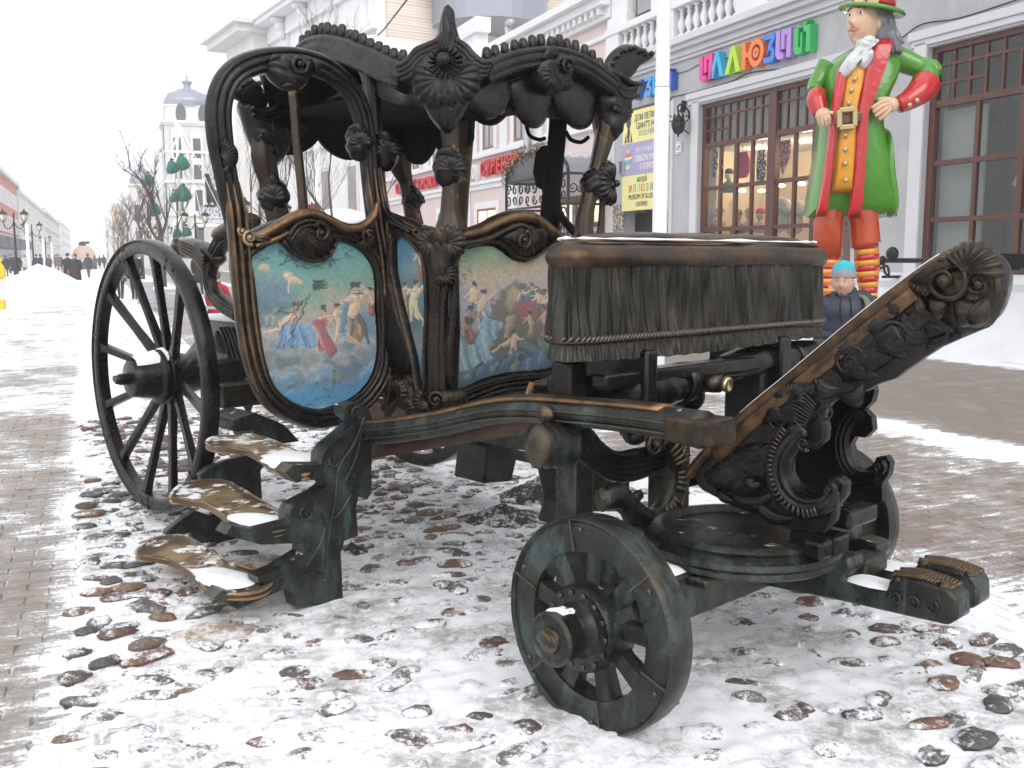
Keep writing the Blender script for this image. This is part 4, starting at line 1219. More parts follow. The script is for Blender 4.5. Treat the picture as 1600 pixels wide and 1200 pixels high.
mb = MB(); plate(mb, PE, PE.ab([(360, 672), (364, 656), (398, 644), (446, 664), (470, 690), (440, 694), (404, 690), (397, 673), (372, 676)]), -.3, .0); mb.build('bracket', B_GREEN, car, smooth=False, bevel=.012)
# legs of the monument
def stub(px_list, y, th, mat=B_DARK, name='support_leg'):
    pl = Plane('y', y); m_ = MB(); plate(m_, pl, pl.ab(px_list), -th, 0); return m_.build(name, mat, car, smooth='auto', bevel=.012)
stub([(747, 688), (755, 697), (763, 697), (756, 756), (800, 752), (812, 700), (815, 680), (750, 680)], 2.55, .3)
stub([(905, 730), (898, 745), (905, 770), (908, 800), (975, 800), (985, 770), (985, 735)], 1.0, .12, B_GREEN)
stub([(888, 710), (915, 714), (915, 800), (895, 830), (905, 790)], 1.15, .25, B_DARK)
mb = MB(); mb.b2(.66, .78, .82, .95, 0, .75); mb.b2(1.3, 1.45, .8, .95, 0, .7); mb.build('support_leg', B_GREEN, car, smooth=False, bevel=.015)
mb = MB(); plate(mb, Plane('y', 2.2), Plane('y', 2.2).ab([(820, 705), (905, 722), (905, 742), (880, 735), (820, 722)]), -.1, 0); mb.build('tie_bar', B_DARK, car, smooth=False)

# ---------------- springs, scrolls and logs under the driver's seat
PU = Plane('y', .56)
mb = MB()
lathe(mb, [(0, -.16), (.05, -.16), (.085, -.15), (.075, -.13), (.088, -.11), (.075, -.09), (.088, -.07), (.075, -.05), (.088, -.02), (.078, 0), (.05, .005), (0, .01)], 26, axis_mat(PU.P(PU.px(862, 688), .1), (.93, -.2, -.05)))
mb.build('scroll_drum', B_GREEN, car)
mb = MB()
for k in range(5):
    stroke_on(mb, PU, [(856 + k * 5, 672 - k * 1), (885 + k * 4, 690 - k * 5), (915 + k * 2, 718 - k * 6), (950, 742 - k * 8), (985, 745 - k * 10), (1030, 728 - k * 8)], .022, .03, off=.0 + .01 * k)
mb.build('leaf_spring', B_DARK, car)
mb = MB()
stroke_on(mb, PU, [(962, 668), (990, 662), (1022, 680), (1042, 712), (1044, 750), (1030, 790), (1006, 812), (984, 800), (978, 780), (990, 768)], [.035, .05, .06, .065, .065, .065, .06, .05, .035, .02], .05, off=.04)
for k in range(16):
    p = lpx(PU, [(985, 668), (1022, 684), (1040, 714), (1042, 750), (1028, 788), (1004, 806)], off=.09, n=4)
    i = min(len(p) - 2, int(k * (len(p) - 1) / 16)); d = p[i + 1] - p[i]; n_ = np.cross(d, PU.n); n_ /= np.linalg.norm(n_)
    sweep(mb, [p[i] - n_ * .045, p[i] + np.array([0, -.012, 0]), p[i] + n_ * .045], .010, ns=6)
volute(mb, PU, PU.px(998, 690), .06, 1.5, .22, a0=2, off=.08)
ellipsoid(mb, PU.P(PU.px(986, 676), .02), (.06, .05, .05), 8, 14)
stroke_on(mb, PU, [(925, 778), (950, 772), (968, 790), (975, 815)], [.05, .06, .05, .04], .05, off=.05)
mb.build('c_scroll', B_GREEN, car)
mb = MB()   # curled foot of the seat bracket
PW = Plane('y', .98)
stroke_on(mb, PW, [(928, 548), (900, 566), (878, 590), (858, 606), (832, 612), (818, 606)], [.06, .06, .06, .055, .05, .03], .06, R3, off=.03)
mb.build('seat_bracket', B_BROWN, car, smooth='auto', angle=60)
mb = MB()
lathe(mb, [(0, -.1), (.055, -.1), (.06, -.08), (.06, .3), (0, .3)], 20, axis_mat(PW.P(PW.px(895, 598)), (1, .1, 0)))
stroke_on(mb, PW, [(880, 590), (940, 588), (1000, 580)], .05, .04); stroke_on(mb, PW, [(885, 622), (930, 608), (975, 590)], .016, .016)
mb.build('crossbar', B_DARK, car)
PX_ = Plane('y', .42)
mb = MB()
for L, rr in (([(985, 612), (1040, 606), (1085, 598), (1130, 580), (1180, 566), (1240, 558), (1290, 550)], [.075, .085, .06, .05, .075, .07, .06]),):
    pts = lpx(PX_, L, n=10, off=-.03)
    m2 = []
    sweep(mb, pts, rr, None, up=(0, -1, 0), ns=22, flute=9, fa=.035)
mb.v = [crumpled(v, .008, 16) for v in mb.v]
for k in range(10):
    a = 1.9 + k * .28
    p = [q + np.array([0, math.cos(a + .25 * math.sin(i * .8 + k)) * .062, math.sin(a + .25 * math.sin(i * .8 + k)) * .062]) for i, q in enumerate(pts[8:50:3])]
    sweep(mb, p, .005, ns=5)
mb.build('log_crossbar', B_DARK, car)
mb = MB()
lathe(mb, [(.075, -.03), (.085, -.03), (.085, .03), (.075, .03)], 24, axis_mat(PX_.P(PX_.px(1076, 598), -.03), (1, 0, .05)), cap=False)
lathe(mb, [(.072, -.02), (.08, -.02), (.08, .02), (.072, .02)], 24, axis_mat(PX_.P(PX_.px(1245, 560), -.03), (1, 0, .05)), cap=False)
lathe(mb, [(0, -.1), (.035, -.1), (.04, 0), (.035, .04), (0, .04)], 16, axis_mat(PX_.P(PX_.px(1094, 597), .06), (0, -1, 0)))
tag(mb.build('strap', B_DARK, car), kind='stuff')
mb = MB(); lathe(mb, [(.0, -.015), (.020, -.015), (.032, -.012), (.034, .004), (.026, .012), (.020, .006), (0, .006)], 24, axis_mat(PX_.P(PX_.px(1101, 597), .115), (.1, -1, 0)))
BRASS = NT('brass', .3, .9); BRASS.col((.62, .52, .32)); mb.build('brass_bolt', BRASS.m, car)
mb = MB(); lathe(mb, [(0, -.02), (.05, -.02), (.062, 0), (.06, .16), (0, .16)], 20, axis_mat(PX_.P(PX_.px(1098, 622), -.05), (.3, .9, 0)))
mb.b2(.35, 1.85, .62, .70, 1.02, 1.12); mb.b2(.55, .62, .35, .75, .98, 1.24); mb.b2(1.5, 1.58, .35, .75, .98, 1.24); mb.b2(.35, 1.8, .38, .46, 1.10, 1.16)
mb.b2(.30, .40, .52, .62, 1.0, 1.2); mb.b2(1.42, 1.62, .40, .60, .6, 1.1)
mb.build('seat_frame', B_DARK, car, smooth='auto', bevel=.012)
# ---------------- driver's seat
def seat_path():
    P = [(.60, .86), (.44, .74), (.31, .62), (.21, .52), (.20, .45), (.28, .41), (.50, .398), (.8, .395), (1.2, .39), (1.6, .39), (1.84, .395), (1.96, .44), (2.01, .55), (2.02, .86)]
    return cr([np.array(p) for p in P], 40)
sp = seat_path()
def skirt(name, z0, z1, amp, f1, f2, mat, rows=14, roll=False, out=0.0, wav=0.0, fine=0.0, seed=0):
    L = np.concatenate([[0], np.cumsum(np.linalg.norm(np.diff(sp, axis=0), axis=1))])
    s_ = np.linspace(0, L[-1], 900); X = np.interp(s_, L, sp[:, 0]); Y = np.interp(s_, L, sp[:, 1])
    tx = np.gradient(X); ty = np.gradient(Y); nl = np.hypot(tx, ty); nx_, ny_ = -(-ty) / nl * 1.0, -tx / nl
    nx_ = ty / nl; ny_ = -tx / nl
    # outward = away from seat centre
    sgn = np.sign((X - 1.04) * nx_ + (Y - .75) * ny_); nx_ *= sgn; ny_ *= sgn
    V = []
    for j in range(rows + 1):
        t = j / rows; z = z0 + (z1 - z0) * t
        for i in range(len(s_)):
            a = s_[i]
            if roll:
                o = out + .035 * math.sin(PI * min(1, .12 + t * .88)) ** .6 - .03 * t ** 4 + .004 * noise.noise(Vector((a * 5, t * 3, 0)))
                zz = z + .01 * noise.noise(Vector((a * 2, 0, 3)))
            else:
                w_ = noise.noise(Vector((a * f1 + .5 * t * math.sin(a * 3), t * 1.1, seed))); w2 = noise.noise(Vector((a * f2 + .3 * t, t * 1.2, seed + 5)))
                o = out + amp * (w_ * 1.2 + .55 * w2) + fine * math.sin(a * 420 + 3 * noise.noise(Vector((a * 20, 0, 1)))) + .014 * (1 - t) 
                zz = z + wav * (1 - t) * (math.sin(a * 3.1 + .6) + .3 * math.sin(a * 60) * (1 - t))
            V.append((X[i] + nx_[i] * o, Y[i] + ny_[i] * o, zz))
    m_ = MB(); m_.grid(np.array(V), rows + 1, len(s_))
    return m_.build(name, mat, car)
seat = skirt('driver_seat', 1.285, 1.585, .024, 20, 55, B_FRINGE, seed=2, rows=18)
seat['label'] = 'driver bench draped in pleated bronze cloth with a fringe'
f_ = skirt('fringe', 1.212, 1.285, .006, 60, 120, B_FRINGE, rows=6, wav=.008, fine=.0022, seed=7, out=.002); f_.parent = seat
f_ = skirt('rope_trim', 1.278, 1.300, .002, 10, 20, B_FRINGE, rows=6, roll=True, out=-.008, seed=1); f_.parent = seat
f_ = skirt('leather_band', 1.56, 1.655, .0, 1, 1, B_BROWN, rows=10, roll=True, out=-.006); f_.parent = seat
mb = MB()
for dz in (1.296,):
    L = np.concatenate([[0], np.cumsum(np.linalg.norm(np.diff(sp, axis=0), axis=1))]); s_ = np.arange(0, L[-1], .02)
    for a in s_:
        x = np.interp(a, L, sp[:, 0]); y = np.interp(a, L, sp[:, 1])
        x2 = np.interp(min(a + .02, L[-1]), L, sp[:, 0]); y2 = np.interp(min(a + .02, L[-1]), L, sp[:, 1])
        ox, oy = (y2 - y), -(x2 - x); l_ = math.hypot(ox, oy) + 1e-9; ox /= l_; oy /= l_
        if (x - 1.04) * ox + (y - .75) * oy < 0: ox, oy = -ox, -oy
        sweep(mb, [(x + ox * .024, y + oy * .024, dz - .010), (x2 + ox * .024, y2 + oy * .024, dz + .010)], .007, ns=5)
mb.build('cord', B_FRINGE, seat)
def disc_from(path, z, k, h, name, mat, rows=8, flat=.5):
    q = np.array(path)[::6]; q = np.vstack([q, [(1.9, .9), (1.5, .92), (1.1, .92), (.75, .92)]]); c = np.array([1.12, .66]); V = []
    for i in range(rows + 1):
        t = 1 - i / rows
        for a in q:
            p = c + (a - c) * k * t; V.append((p[0], p[1], z + h * (1 - t ** 5) ** .5 + .006 * noise.noise(Vector((p[0] * 5, p[1] * 5, z)))))
    m_ = MB(); m_.grid(np.array(V), rows + 1, len(q), closev=True); m_.f.append(tuple(range(len(q)))); return m_.build(name, mat, seat)
disc_from(sp, 1.645, .985, .012, 'seat_top', B_BROWN)
disc_from(sp, 1.652, .90, .045, 'cushion', B_BROWN)
mb = MB()
q = sp[60:440:8]; c = np.array([1.12, .66])
pts = [(c[0] + (a[0] - c[0]) * .94, c[1] + (a[1] - c[1]) * .93, 1.664) for a in q]
sweep(mb, pts, [(max(.001, .007 + .03 * noise.noise(Vector((i * .35, 0, 0)))), max(.001, .004 + .012 * noise.noise(Vector((i * .35, 0, 0))))) for i in range(len(pts))], ns=8); mb.build('snow_cap', SNOW.m, seat)

# ---------------- turntable ring, axle, shafts
zc = .47
rc = onz(1168, 842, .53); rc = (.80, .07)
mb = MB()
lathe(mb, [(.10, .0), (.36, .0), (.375, .012), (.37, .03), (.385, .045), (.38, .065), (.36, .075), (.345, .085), (.355, .10), (.335, .115), (.31, .118), (.30, .09), (.12, .09)], 72, Matrix.Translation((rc[0] + .03, rc[1] + .02, .44)))
ring = mb.build('turntable_ring', B_GREEN, car, smooth='auto', angle=40)
mb = MB(); V = []
for i, t in enumerate(np.linspace(0, 1, 22)):
    a = 2.35 + t * .55
    for j, s_ in enumerate(np.linspace(0, 1, 6)):
        r_ = .345 + .03 * s_ * (math.sin(PI * t) ** .3) - .03 * (1 - s_) * math.sin(PI * t) ** .5
        V.append((rc[0] + .03 + r_ * math.cos(a), rc[1] + .02 + r_ * math.sin(a), .565 + (.02 * math.sin(PI * s_) if s_ < .9 else -.03) + .006 * noise.noise(Vector((a * 9, s_ * 4, 0)))))

mb = MB(); mb.b2(.18, 2.05, .06, .27, .27, .45); mb.b2(.45, 1.6, -.02, .33, .40, .44); mb.b2(.45, 1.3, .36, .5, .27, .45)
axle = mb.build('front_axle', B_GREEN, car, smooth='auto', bevel=.012)
snowpatch('snow_cap', [(.25, .1), (.5, .08), (.52, .24), (.3, .25)], .452, .02, axle)
PN = Plane('x', .98); PM = Plane('x', 1.26)
for pl, L in ((PN, [(1095, 870), (1200, 880), (1280, 893), (1288, 876), (1305, 868), (1325, 872), (1330, 892), (1318, 905), (1350, 916), (1384, 926), (1388, 908), (1400, 900), (1440, 908), (1480, 920), (1494, 936), (1497, 968), (1480, 978), (1300, 937), (1150, 907), (1095, 897)]),
              (PM, [(1180, 850), (1290, 850), (1318, 856), (1325, 846), (1342, 842), (1372, 852), (1374, 868), (1358, 880), (1390, 892), (1424, 905), (1428, 886), (1440, 878), (1480, 888), (1516, 897), (1528, 914), (1529, 945), (1515, 953), (1420, 930), (1300, 890), (1180, 880)])):
    mb = MB(); plate(mb, pl, pl.ab(L), -.115, 0.0)
    sh = mb.build('shaft', B_GREEN, car, smooth='auto', bevel=.012)
    mb = MB()
    e0 = L[15] if pl is PN else L[15]
    topl = [(1392, 904), (1420, 906), (1450, 914), (1485, 928)] if pl is PN else [(1432, 884), (1460, 886), (1490, 894), (1520, 906)]
    pt = lpx(pl, topl, n=6)
    for i in range(0, len(pt) - 1):
        for k in (0, 1):
            p = pt[i] + np.array([.015 + .05 * k, 0, .006])
            sweep(mb, [p, p + np.array([.02, -.012, .012]), p + np.array([.045, .012, .004])], .008, ns=6)
    for q in ((1400, 912), (1470, 924)) if pl is PN else ((1440, 888), (1510, 906)):
        ellipsoid(mb, pl.P(pl.px(*q), -.03) + np.array([0, 0, .015]), (.035, .03, .018), 6, 12, crumple=.004)
    hp = (1306, 880) if pl is PN else (1350, 858)
    for k in range(7):
        p = pl.P(pl.px(*hp), -.01 - .014 * k)
        sweep(mb, [p + np.array([0, .05, -.02]), p + np.array([0, .02, .018]), p + np.array([0, -.03, .012])], .008, ns=6)
    tag(mb.build('carved_end', B_MID, sh), kind='stuff')
    mb = MB()
    if pl is PN:
        for k in range(3): volute(mb, pl, pl.px(1400 + k * 28, 935 + k * 7), .03, 1.2, .2, a0=k, off=.0, boss=False)
        mb.build('carving', B_GREEN, sh)
    s0 = [(1322, 902), (1350, 900), (1392, 908), (1384, 922), (1350, 914)] if pl is PN else [(1362, 878), (1390, 876), (1428, 890), (1422, 902), (1390, 890)]
    zz = pl.px(*(1350, 916))[1] if pl is PN else pl.px(1390, 892)[1]
    ya = pl.px(*(1322, 906))[0] if pl is PN else pl.px(1360, 882)[0]; yb = pl.px(*(1384, 924))[0] if pl is PN else pl.px(1422, 903)[0]
    snowpatch('snow_cap', [(pl.val + .005, ya), (pl.val + .11, ya), (pl.val + .112, yb), (pl.val + .005, yb)], zz + .006, .016, sh)
mb = MB(); mb.b2(1.09, 1.27, -.30, -.2, .37, .44); mb.b2(1.09, 1.27, .1, .25, .36, .44); mb.b2(1.0, 1.36, -.12, .0, .43, .50); mb.build('shaft_tie', B_GREEN, car, smooth=False, bevel=.01)

# ---------------- footboard (dash)
PT = Plane('x', .79)
fb = [(1075, 742), (1100, 712), (1160, 650), (1240, 583), (1340, 500), (1420, 438), (1470, 402), (1505, 384), (1545, 388), (1568, 408), (1573, 440), (1562, 480), (1538, 512), (1500, 528), (1466, 543), (1440, 560), (1414, 578), (1396, 592), (1370, 600), (1350, 612), (1318, 618), (1296, 630), (1284, 648), (1290, 668), (1288, 690), (1266, 705), (1245, 700), (1234, 716), (1234, 740), (1246, 762), (1270, 775), (1286, 765), (1292, 748), (1308, 742), (1322, 755), (1320, 775), (1306, 792), (1302, 815), (1280, 838), (1240, 832), (1200, 812), (1140, 790), (1095, 766)]
mb = MB(); plate(mb, PT, PT.ab(fb), -.05, 0.0)
foot = mb.build('footboard', B_DARK, car, smooth='auto', bevel=.012)
PV = Plane('x', 1.30)
fb2 = [(1230, 640), (1290, 590), (1360, 530), (1440, 470), (1500, 430), (1545, 440), (1560, 470), (1530, 505), (1480, 520), (1420, 560), (1362, 596), (1366, 612), (1362, 628), (1350, 640), (1362, 652), (1364, 672), (1352, 684), (1336, 682), (1326, 700), (1332, 722), (1350, 734), (1364, 726), (1370, 714), (1384, 712), (1391, 724), (1388, 742), (1378, 756), (1378, 784), (1350, 792), (1290, 775), (1230, 740)]
mb = MB(); plate(mb, PV, PV.ab(fb2), -.04, 0.0)
stroke_on(mb, PV, [(1345, 640), (1325, 660), (1316, 690), (1322, 722), (1342, 745), (1372, 748)], .035, .03, R3)
volute(mb, PV, PV.px(1381, 728), .035, 1.2, .3, a0=2, off=.03)
mb.build('side_plate', B_DARK, foot, smooth='auto', bevel=.01)
mb = MB()
topp = lpx(PT, [(1078, 742), (1100, 714), (1160, 653), (1240, 587), (1340, 504), (1420, 442), (1470, 408), (1505, 392)], n=6)
V = []
for p in topp:
    for x in (.785, 1.31): V.append((x, p[1], p[2] - .008))
for p in topp[::-1]:
    for x in (.785, 1.31): V.append((x, p[1] + .0, p[2] - .05))
mb.grid(np.array(V), len(V) // 2, 2, closeu=True); mb.build('floor_board', B_BLACK, foot, smooth=False)
mb = MB()
sweep(mb, topp + np.array([.0, 0, 0.0]), [(.024, .026)] * len(topp), ns=12, up=(1, 0, 0))
q = topp + np.array([.02, 0, .004])
mb.build('worn_edge', B_BROWN, foot)
mb = MB()
stroke_on(mb, PT, [(1120, 712), (1180, 655), (1260, 590), (1350, 518), (1430, 455), (1480, 420)], .035, .02, off=-.0)
mb.build('leather_strip', B_BROWN, foot)
def V2(u, v): return PT.px(u, v)
mb = MB()
# big C scroll of the footboard
stroke_on(mb, PT, [(1262, 668), (1238, 684), (1222, 712), (1222, 748), (1240, 778), (1268, 792), (1296, 784), (1308, 764)], [.03, .045, .05, .05, .05, .045, .035, .02], .05, R3, off=.01)
volute(mb, PT, V2(1308, 762), .035, 1.2, .32, a0=2, off=.05); volute(mb, PT, V2(1268, 690), .035, 1.2, .3, a0=4, off=.05)
pc = lpx(PT, [(1248, 676), (1232, 700), (1226, 730), (1236, 762), (1262, 784), (1290, 780)], off=.065, n=5)
for i in range(0, len(pc) - 1):
    d = pc[i + 1] - pc[i]; n_ = np.cross(d, PT.n); n_ /= np.linalg.norm(n_)
    sweep(mb, [pc[i] + n_ * .012, pc[i] + n_ * .045], .006, ns=5)
# acanthus and volutes over the plate
for (a, b, w_, bd) in (((1100, 740), (1160, 720), 14, .2), ((1110, 756), (1170, 750), 14, -.2), ((1140, 770), (1210, 770), 14, .2), ((1150, 700), (1210, 690), 14, .25), ((1180, 740), (1215, 700), 12, .2), ((1190, 660), (1240, 660), 14, -.25),
                       ((1210, 640), (1262, 612), 14, .2), ((1180, 780), (1240, 810), 12, .2), ((1120, 765), (1150, 785), 8, .1), ((1255, 640), (1280, 600), 14, -.2), ((1275, 590), (1310, 610), 16, .3), ((1300, 575), (1350, 600), 14, -.3), ((1330, 540), (1370, 590), 18, .3), ((1360, 545), (1420, 560), 16, -.2),
                       ((1390, 500), (1430, 545), 18, .25), ((1410, 490), (1460, 530), 16, .25), ((1440, 500), (1500, 515), 16, -.2), ((1300, 550), (1340, 520), 10, .2), ((1345, 520), (1385, 480), 12, .2), ((1380, 470), (1420, 470), 10, .3), ((1480, 480), (1540, 490), 18, .3), ((1500, 500), (1550, 470), 14, -.2), ((1200, 610), (1240, 600), 10, .2), ((1130, 730), (1185, 760), 10, -.3), ((1310, 620), (1350, 600), 12, .3), ((1240, 620), (1290, 640), 14, .2)):
    pa, pb = V2(*a), V2(*b)
    leaf(mb, PT, pa, pb, w_ / 330.0 * 1.0, bd, .020, off=.0, ribs=4)
for (u, v, r_, tn, a0, dr) in ((1170, 735, .05, 1.4, 0, 1), (1200, 705, .045, 1.4, 2, -1), (1150, 745, .035, 1.2, 4, 1), (1290, 645, .04, 1.3, 1, 1), (1330, 565, .07, 1.5, 3, -1), (1400, 530, .075, 1.5, 0, 1), (1265, 610, .055, 1.4, 2, 1), (1460, 515, .065, 1.4, 5, -1), (1360, 500, .035, 1.3, 1, 1), (1215, 655, .045, 1.4, 3, 1)):
    volute(mb, PT, V2(u, v), r_, tn, .15, a0=a0, dr=dr, off=.004, boss=False)
for q_ in ([(1100, 745), (1140, 705), (1190, 690), (1215, 720), (1210, 770), (1170, 780), (1130, 768)], [(1210, 640), (1260, 600), (1300, 600), (1290, 640), (1255, 665), (1220, 665)], [(1310, 560), (1360, 515), (1410, 500), (1420, 540), (1370, 580), (1320, 600)], [(1410, 500), (1460, 460), (1520, 480), (1520, 510), (1460, 530), (1420, 545)]):
    pillow(mb, PT, PT.ab(q_), .018, wr=.010, wf=70, dirn=(1, .7), off=-.002, crum=.004, cf=16)
shell(mb, PT, V2(1185, 745), .05, 3.4, 6.1, 7, .03, off=.02); shell(mb, PT, V2(1245, 622), .06, .8, 3.4, 9, .02, off=.02)
for k in range(9):
    stroke_on(mb, PT, [(1240 + k * 1, 605 + k * 6), (1262 - k * 1, 612 + k * 6), (1282 - k * 2, 632 + k * 4)], .006, .009, off=.028)
tag(mb.build('carving', B_DARK, foot), kind='stuff')
mb = MB()   # head of the footboard
pillow(mb, PT, PT.ab([(1420, 440), (1470, 402), (1504, 382), (1545, 386), (1569, 408), (1574, 440), (1563, 482), (1538, 512), (1500, 520), (1470, 500), (1440, 480)]), .10, wr=.012, wf=28, dirn=(1, -.6), off=-.02, crum=.012, cf=9)
volute(mb, PT, V2(1498, 440), .085, 1.5, .17, a0=1.2, dr=1, off=.085)
volute(mb, PT, V2(1548, 442), .06, 1.4, .16, a0=3.6, dr=-1, off=.08)
shell(mb, PT, V2(1532, 428), .10, .6, 3.2, 9, .03, off=.09)
for (a, b, w_, bd) in (((1440, 442), (1490, 400), .035, .15), ((1462, 430), (1520, 396), .03, .1), ((1468, 470), (1500, 470), .04, .4), ((1505, 470), (1552, 480), .05, .3), ((1520, 500), (1555, 465), .04, .2), ((1455, 462), (1475, 490), .03, .3)):
    leaf(mb, PT, V2(*a), V2(*b), w_, bd, .03, off=.08, ribs=3)
for k in range(6): stroke_on(mb, PT, [(1440 + k * 5, 446 + k * 3), (1462 + k * 6, 424 + k * 2), (1492 + k * 6, 402 + k), (1525 + k * 3, 394 + k * 3)], .008, .010, off=.085)
mb.v = [crumpled(v, .010, 11) for v in mb.v]; mb.build('carved_head', B_MID, foot)
mb = MB()
mb.b2(.95, 1.17, -.30, -.21, .585, .655); mb.b2(.86, .96, -.30, -.1, .50, .58)
mb.b2(.72, .80, -.32, -.24, .52, .59)
mb.build('footboard_foot', B_DARK, foot, smooth=False, bevel=.015)
pt2 = topp[8:-6] + np.array([-.012, .0, .022])
mb = MB(); sweep(mb, pt2, [(.006, .003)] * len(pt2), ns=6); mb.build('snow_line', SNOW.m, foot)
# ================================================================== GROUND
def gp(c, s, z=0.0):
    p = SN * c + SD * s; return (p[0], p[1], z)
def street_mat(name, kind):
    m = NT(name, .8)
    g = m.n('ShaderNodeNewGeometry').outputs['Position']
    dt = m.n('ShaderNodeVectorMath', operation='DOT_PRODUCT'); m.l(g, dt.inputs[0]); dt.inputs[1].default_value = tuple(SN); c = dt.outputs['Value']
    ds = m.n('ShaderNodeVectorMath', operation='DOT_PRODUCT'); m.l(g, ds.inputs[0]); ds.inputs[1].default_value = tuple(SD); s = ds.outputs['Value']
    cb = m.n('ShaderNodeCombineXYZ'); m.l(c, cb.inputs[0]); m.l(s, cb.inputs[1]); uv = cb.outputs[0]
    big = m.noise(uv, .55, 5, .6); mid = m.noise(uv, 3.2, 7, .68, .4)
    mp = m.n('ShaderNodeMapping'); mp.inputs['Scale'].default_value = (1.2, 6, 1); m.l(uv, mp.inputs[0]); streak = m.noise(mp.outputs[0], 3.0, 7, .7)
    fine = m.noise(uv, 55, 5, .7)
    obj = m.n('ShaderNodeObjectInfo').outputs['Random']
    if kind == 'brick':
        red = m.ramp(m.math('SINE', m.math('MULTIPLY', c, 1.9)), [(.35, 0), (.7, 1)])
        base = m.mix(red, (.22, .185, .155), (.20, .13, .12))
        base = m.mix(m.ramp(m.noise(uv, 9, 3, .6), [(.3, 0), (.7, 1)]), base, (.20, .175, .155))
        base = m.mix(m.math('MULTIPLY', obj, .35), base, (.33, .26, .21))
    elif kind == 'slush':
        bt = m.n('ShaderNodeTexBrick'); m.l(uv, bt.inputs[0]); bt.inputs['Scale'].default_value = 1.0; bt.inputs['Brick Width'].default_value = .21; bt.inputs['Row Height'].default_value = .105
        bt.inputs['Mortar Size'].default_value = .006; bt.inputs['Color1'].default_value = (.25, .205, .17, 1); bt.inputs['Color2'].default_value = (.20, .15, .135, 1); bt.inputs['Mortar'].default_value = (.6, .6, .6, 1)
        wet = m.ramp(c, [(0, 0), (1, 1)])
        mr = m.n('ShaderNodeMapRange'); m.l(c, mr.inputs[0]); mr.inputs[1].default_value = 7.0; mr.inputs[2].default_value = 7.6
        base = m.mix(mr.outputs[0], bt.outputs[0], (.26, .22, .18))
        base = m.mix(m.math('MULTIPLY', fine, .4), base, (.16, .14, .125)); base = m.mix(m.ramp(streak, [(.42, 0), (.62, .6)]), base, (.14, .12, .105)); base = m.mix(m.ramp(mid, [(.52, 0), (.72, .5)]), base, (.42, .40, .38))
    elif kind == 'joint': base = m.mix(m.ramp(mid, [(.40, 0), (.60, .8)]), (.13, .115, .10), (.55, .55, .56))
    def band(x, a, b, d=.4):
        r1 = m.n('ShaderNodeMapRange'); m.l(x, r1.inputs[0]); r1.inputs[1].default_value = a - d; r1.inputs[2].default_value = a + d
        r2 = m.n('ShaderNodeMapRange'); m.l(x, r2.inputs[0]); r2.inputs[1].default_value = b - d; r2.inputs[2].default_value = b + d
        return m.math('SUBTRACT', r1.outputs[0], r2.outputs[0])
    f = m.math('ADD', m.math('MULTIPLY', m.math('SUBTRACT', streak, .5), 1.3), m.math('MULTIPLY', m.math('SUBTRACT', mid, .5), 1.0))
    f = m.math('ADD', f, m.math('MULTIPLY', m.math('SUBTRACT', big, .5), 1.1))
    f = m.math('ADD', f, m.math('MULTIPLY', m.math('SUBTRACT', fine, .5), .5))
    for (a, b, d, wgt) in ((-.22, .3, .16, .60), (3.0, 3.9, .4, .45), (6.65, 7.15, .3, .50), (12.4, 16.0, .5, .9)):
        f = m.math('ADD', f, m.math('MULTIPLY', band(c, a, b, d), wgt))
    f = m.math('SUBTRACT', f, m.math('MULTIPLY', band(c, 7.6, 12.2, .3), .30))
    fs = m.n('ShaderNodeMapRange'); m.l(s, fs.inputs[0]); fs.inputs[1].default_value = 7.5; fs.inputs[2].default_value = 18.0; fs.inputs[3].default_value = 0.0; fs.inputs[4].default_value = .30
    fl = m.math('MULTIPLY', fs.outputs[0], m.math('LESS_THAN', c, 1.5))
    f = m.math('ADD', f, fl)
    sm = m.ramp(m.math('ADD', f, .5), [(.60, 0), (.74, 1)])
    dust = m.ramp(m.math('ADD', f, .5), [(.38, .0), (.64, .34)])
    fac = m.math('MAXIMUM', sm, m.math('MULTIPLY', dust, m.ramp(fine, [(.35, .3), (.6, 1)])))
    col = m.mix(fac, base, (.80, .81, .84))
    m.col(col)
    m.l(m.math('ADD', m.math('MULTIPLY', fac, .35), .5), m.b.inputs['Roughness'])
    m.bump(m.math('ADD', m.math('MULTIPLY', fine, .5), m.math('MULTIPLY', fac, 1.0)), .5, .008)
    return m.m
SLUSH = street_mat('slush_street', 'slush'); BRICK = street_mat('paver', 'brick')
# far street: one sheet with holes left for the paved and cobbled beds (they lie 4 mm or more higher)
mb = MB(); mb.add([(-500, -30, -.03), (500, -30, -.03), (500, 1500, -.03), (-500, 1500, -.03)], [(0, 1, 2, 3)])
tag(mb.build('street', SLUSH, smooth=False), kind='structure')
JOINT = street_mat('joint', 'joint')
def in_view(P, marg=60):
    y = P[1] * math.cos(PITCH) + (CAM_H - P[2]) * math.sin(PITCH)
    if y < .5: return False
    u = 800 + FPX * P[0] / y; v = 600 - FPX * ((P[2] - CAM_H) * math.cos(PITCH) + P[1] * math.sin(PITCH)) / y
    return -marg < u < 1600 + marg and v < 1200 + marg
bm_ = {}
def paver_mesh(k):
    r_ = random.Random(k); m_ = MB()
    a, b = .0975, .0475; t = .006
    z = [r_.uniform(-.0018, .0018) for _ in range(4)]
    V = [(-a, -b, -.02), (a, -b, -.02), (a, b, -.02), (-a, b, -.02), (-a, -b, z[0] - t), (a, -b, z[1] - t), (a, b, z[2] - t), (-a, b, z[3] - t), (-a + t, -b + t, z[0]), (a - t, -b + t, z[1]), (a - t, b - t, z[2]), (-a + t, b - t, z[3])]
    m_.add(V, [(0, 1, 5, 4), (1, 2, 6, 5), (2, 3, 7, 6), (3, 0, 4, 7), (4, 5, 9, 8), (5, 6, 10, 9), (6, 7, 11, 10), (7, 4, 8, 11), (8, 9, 10, 11)])
    return V, m_.f
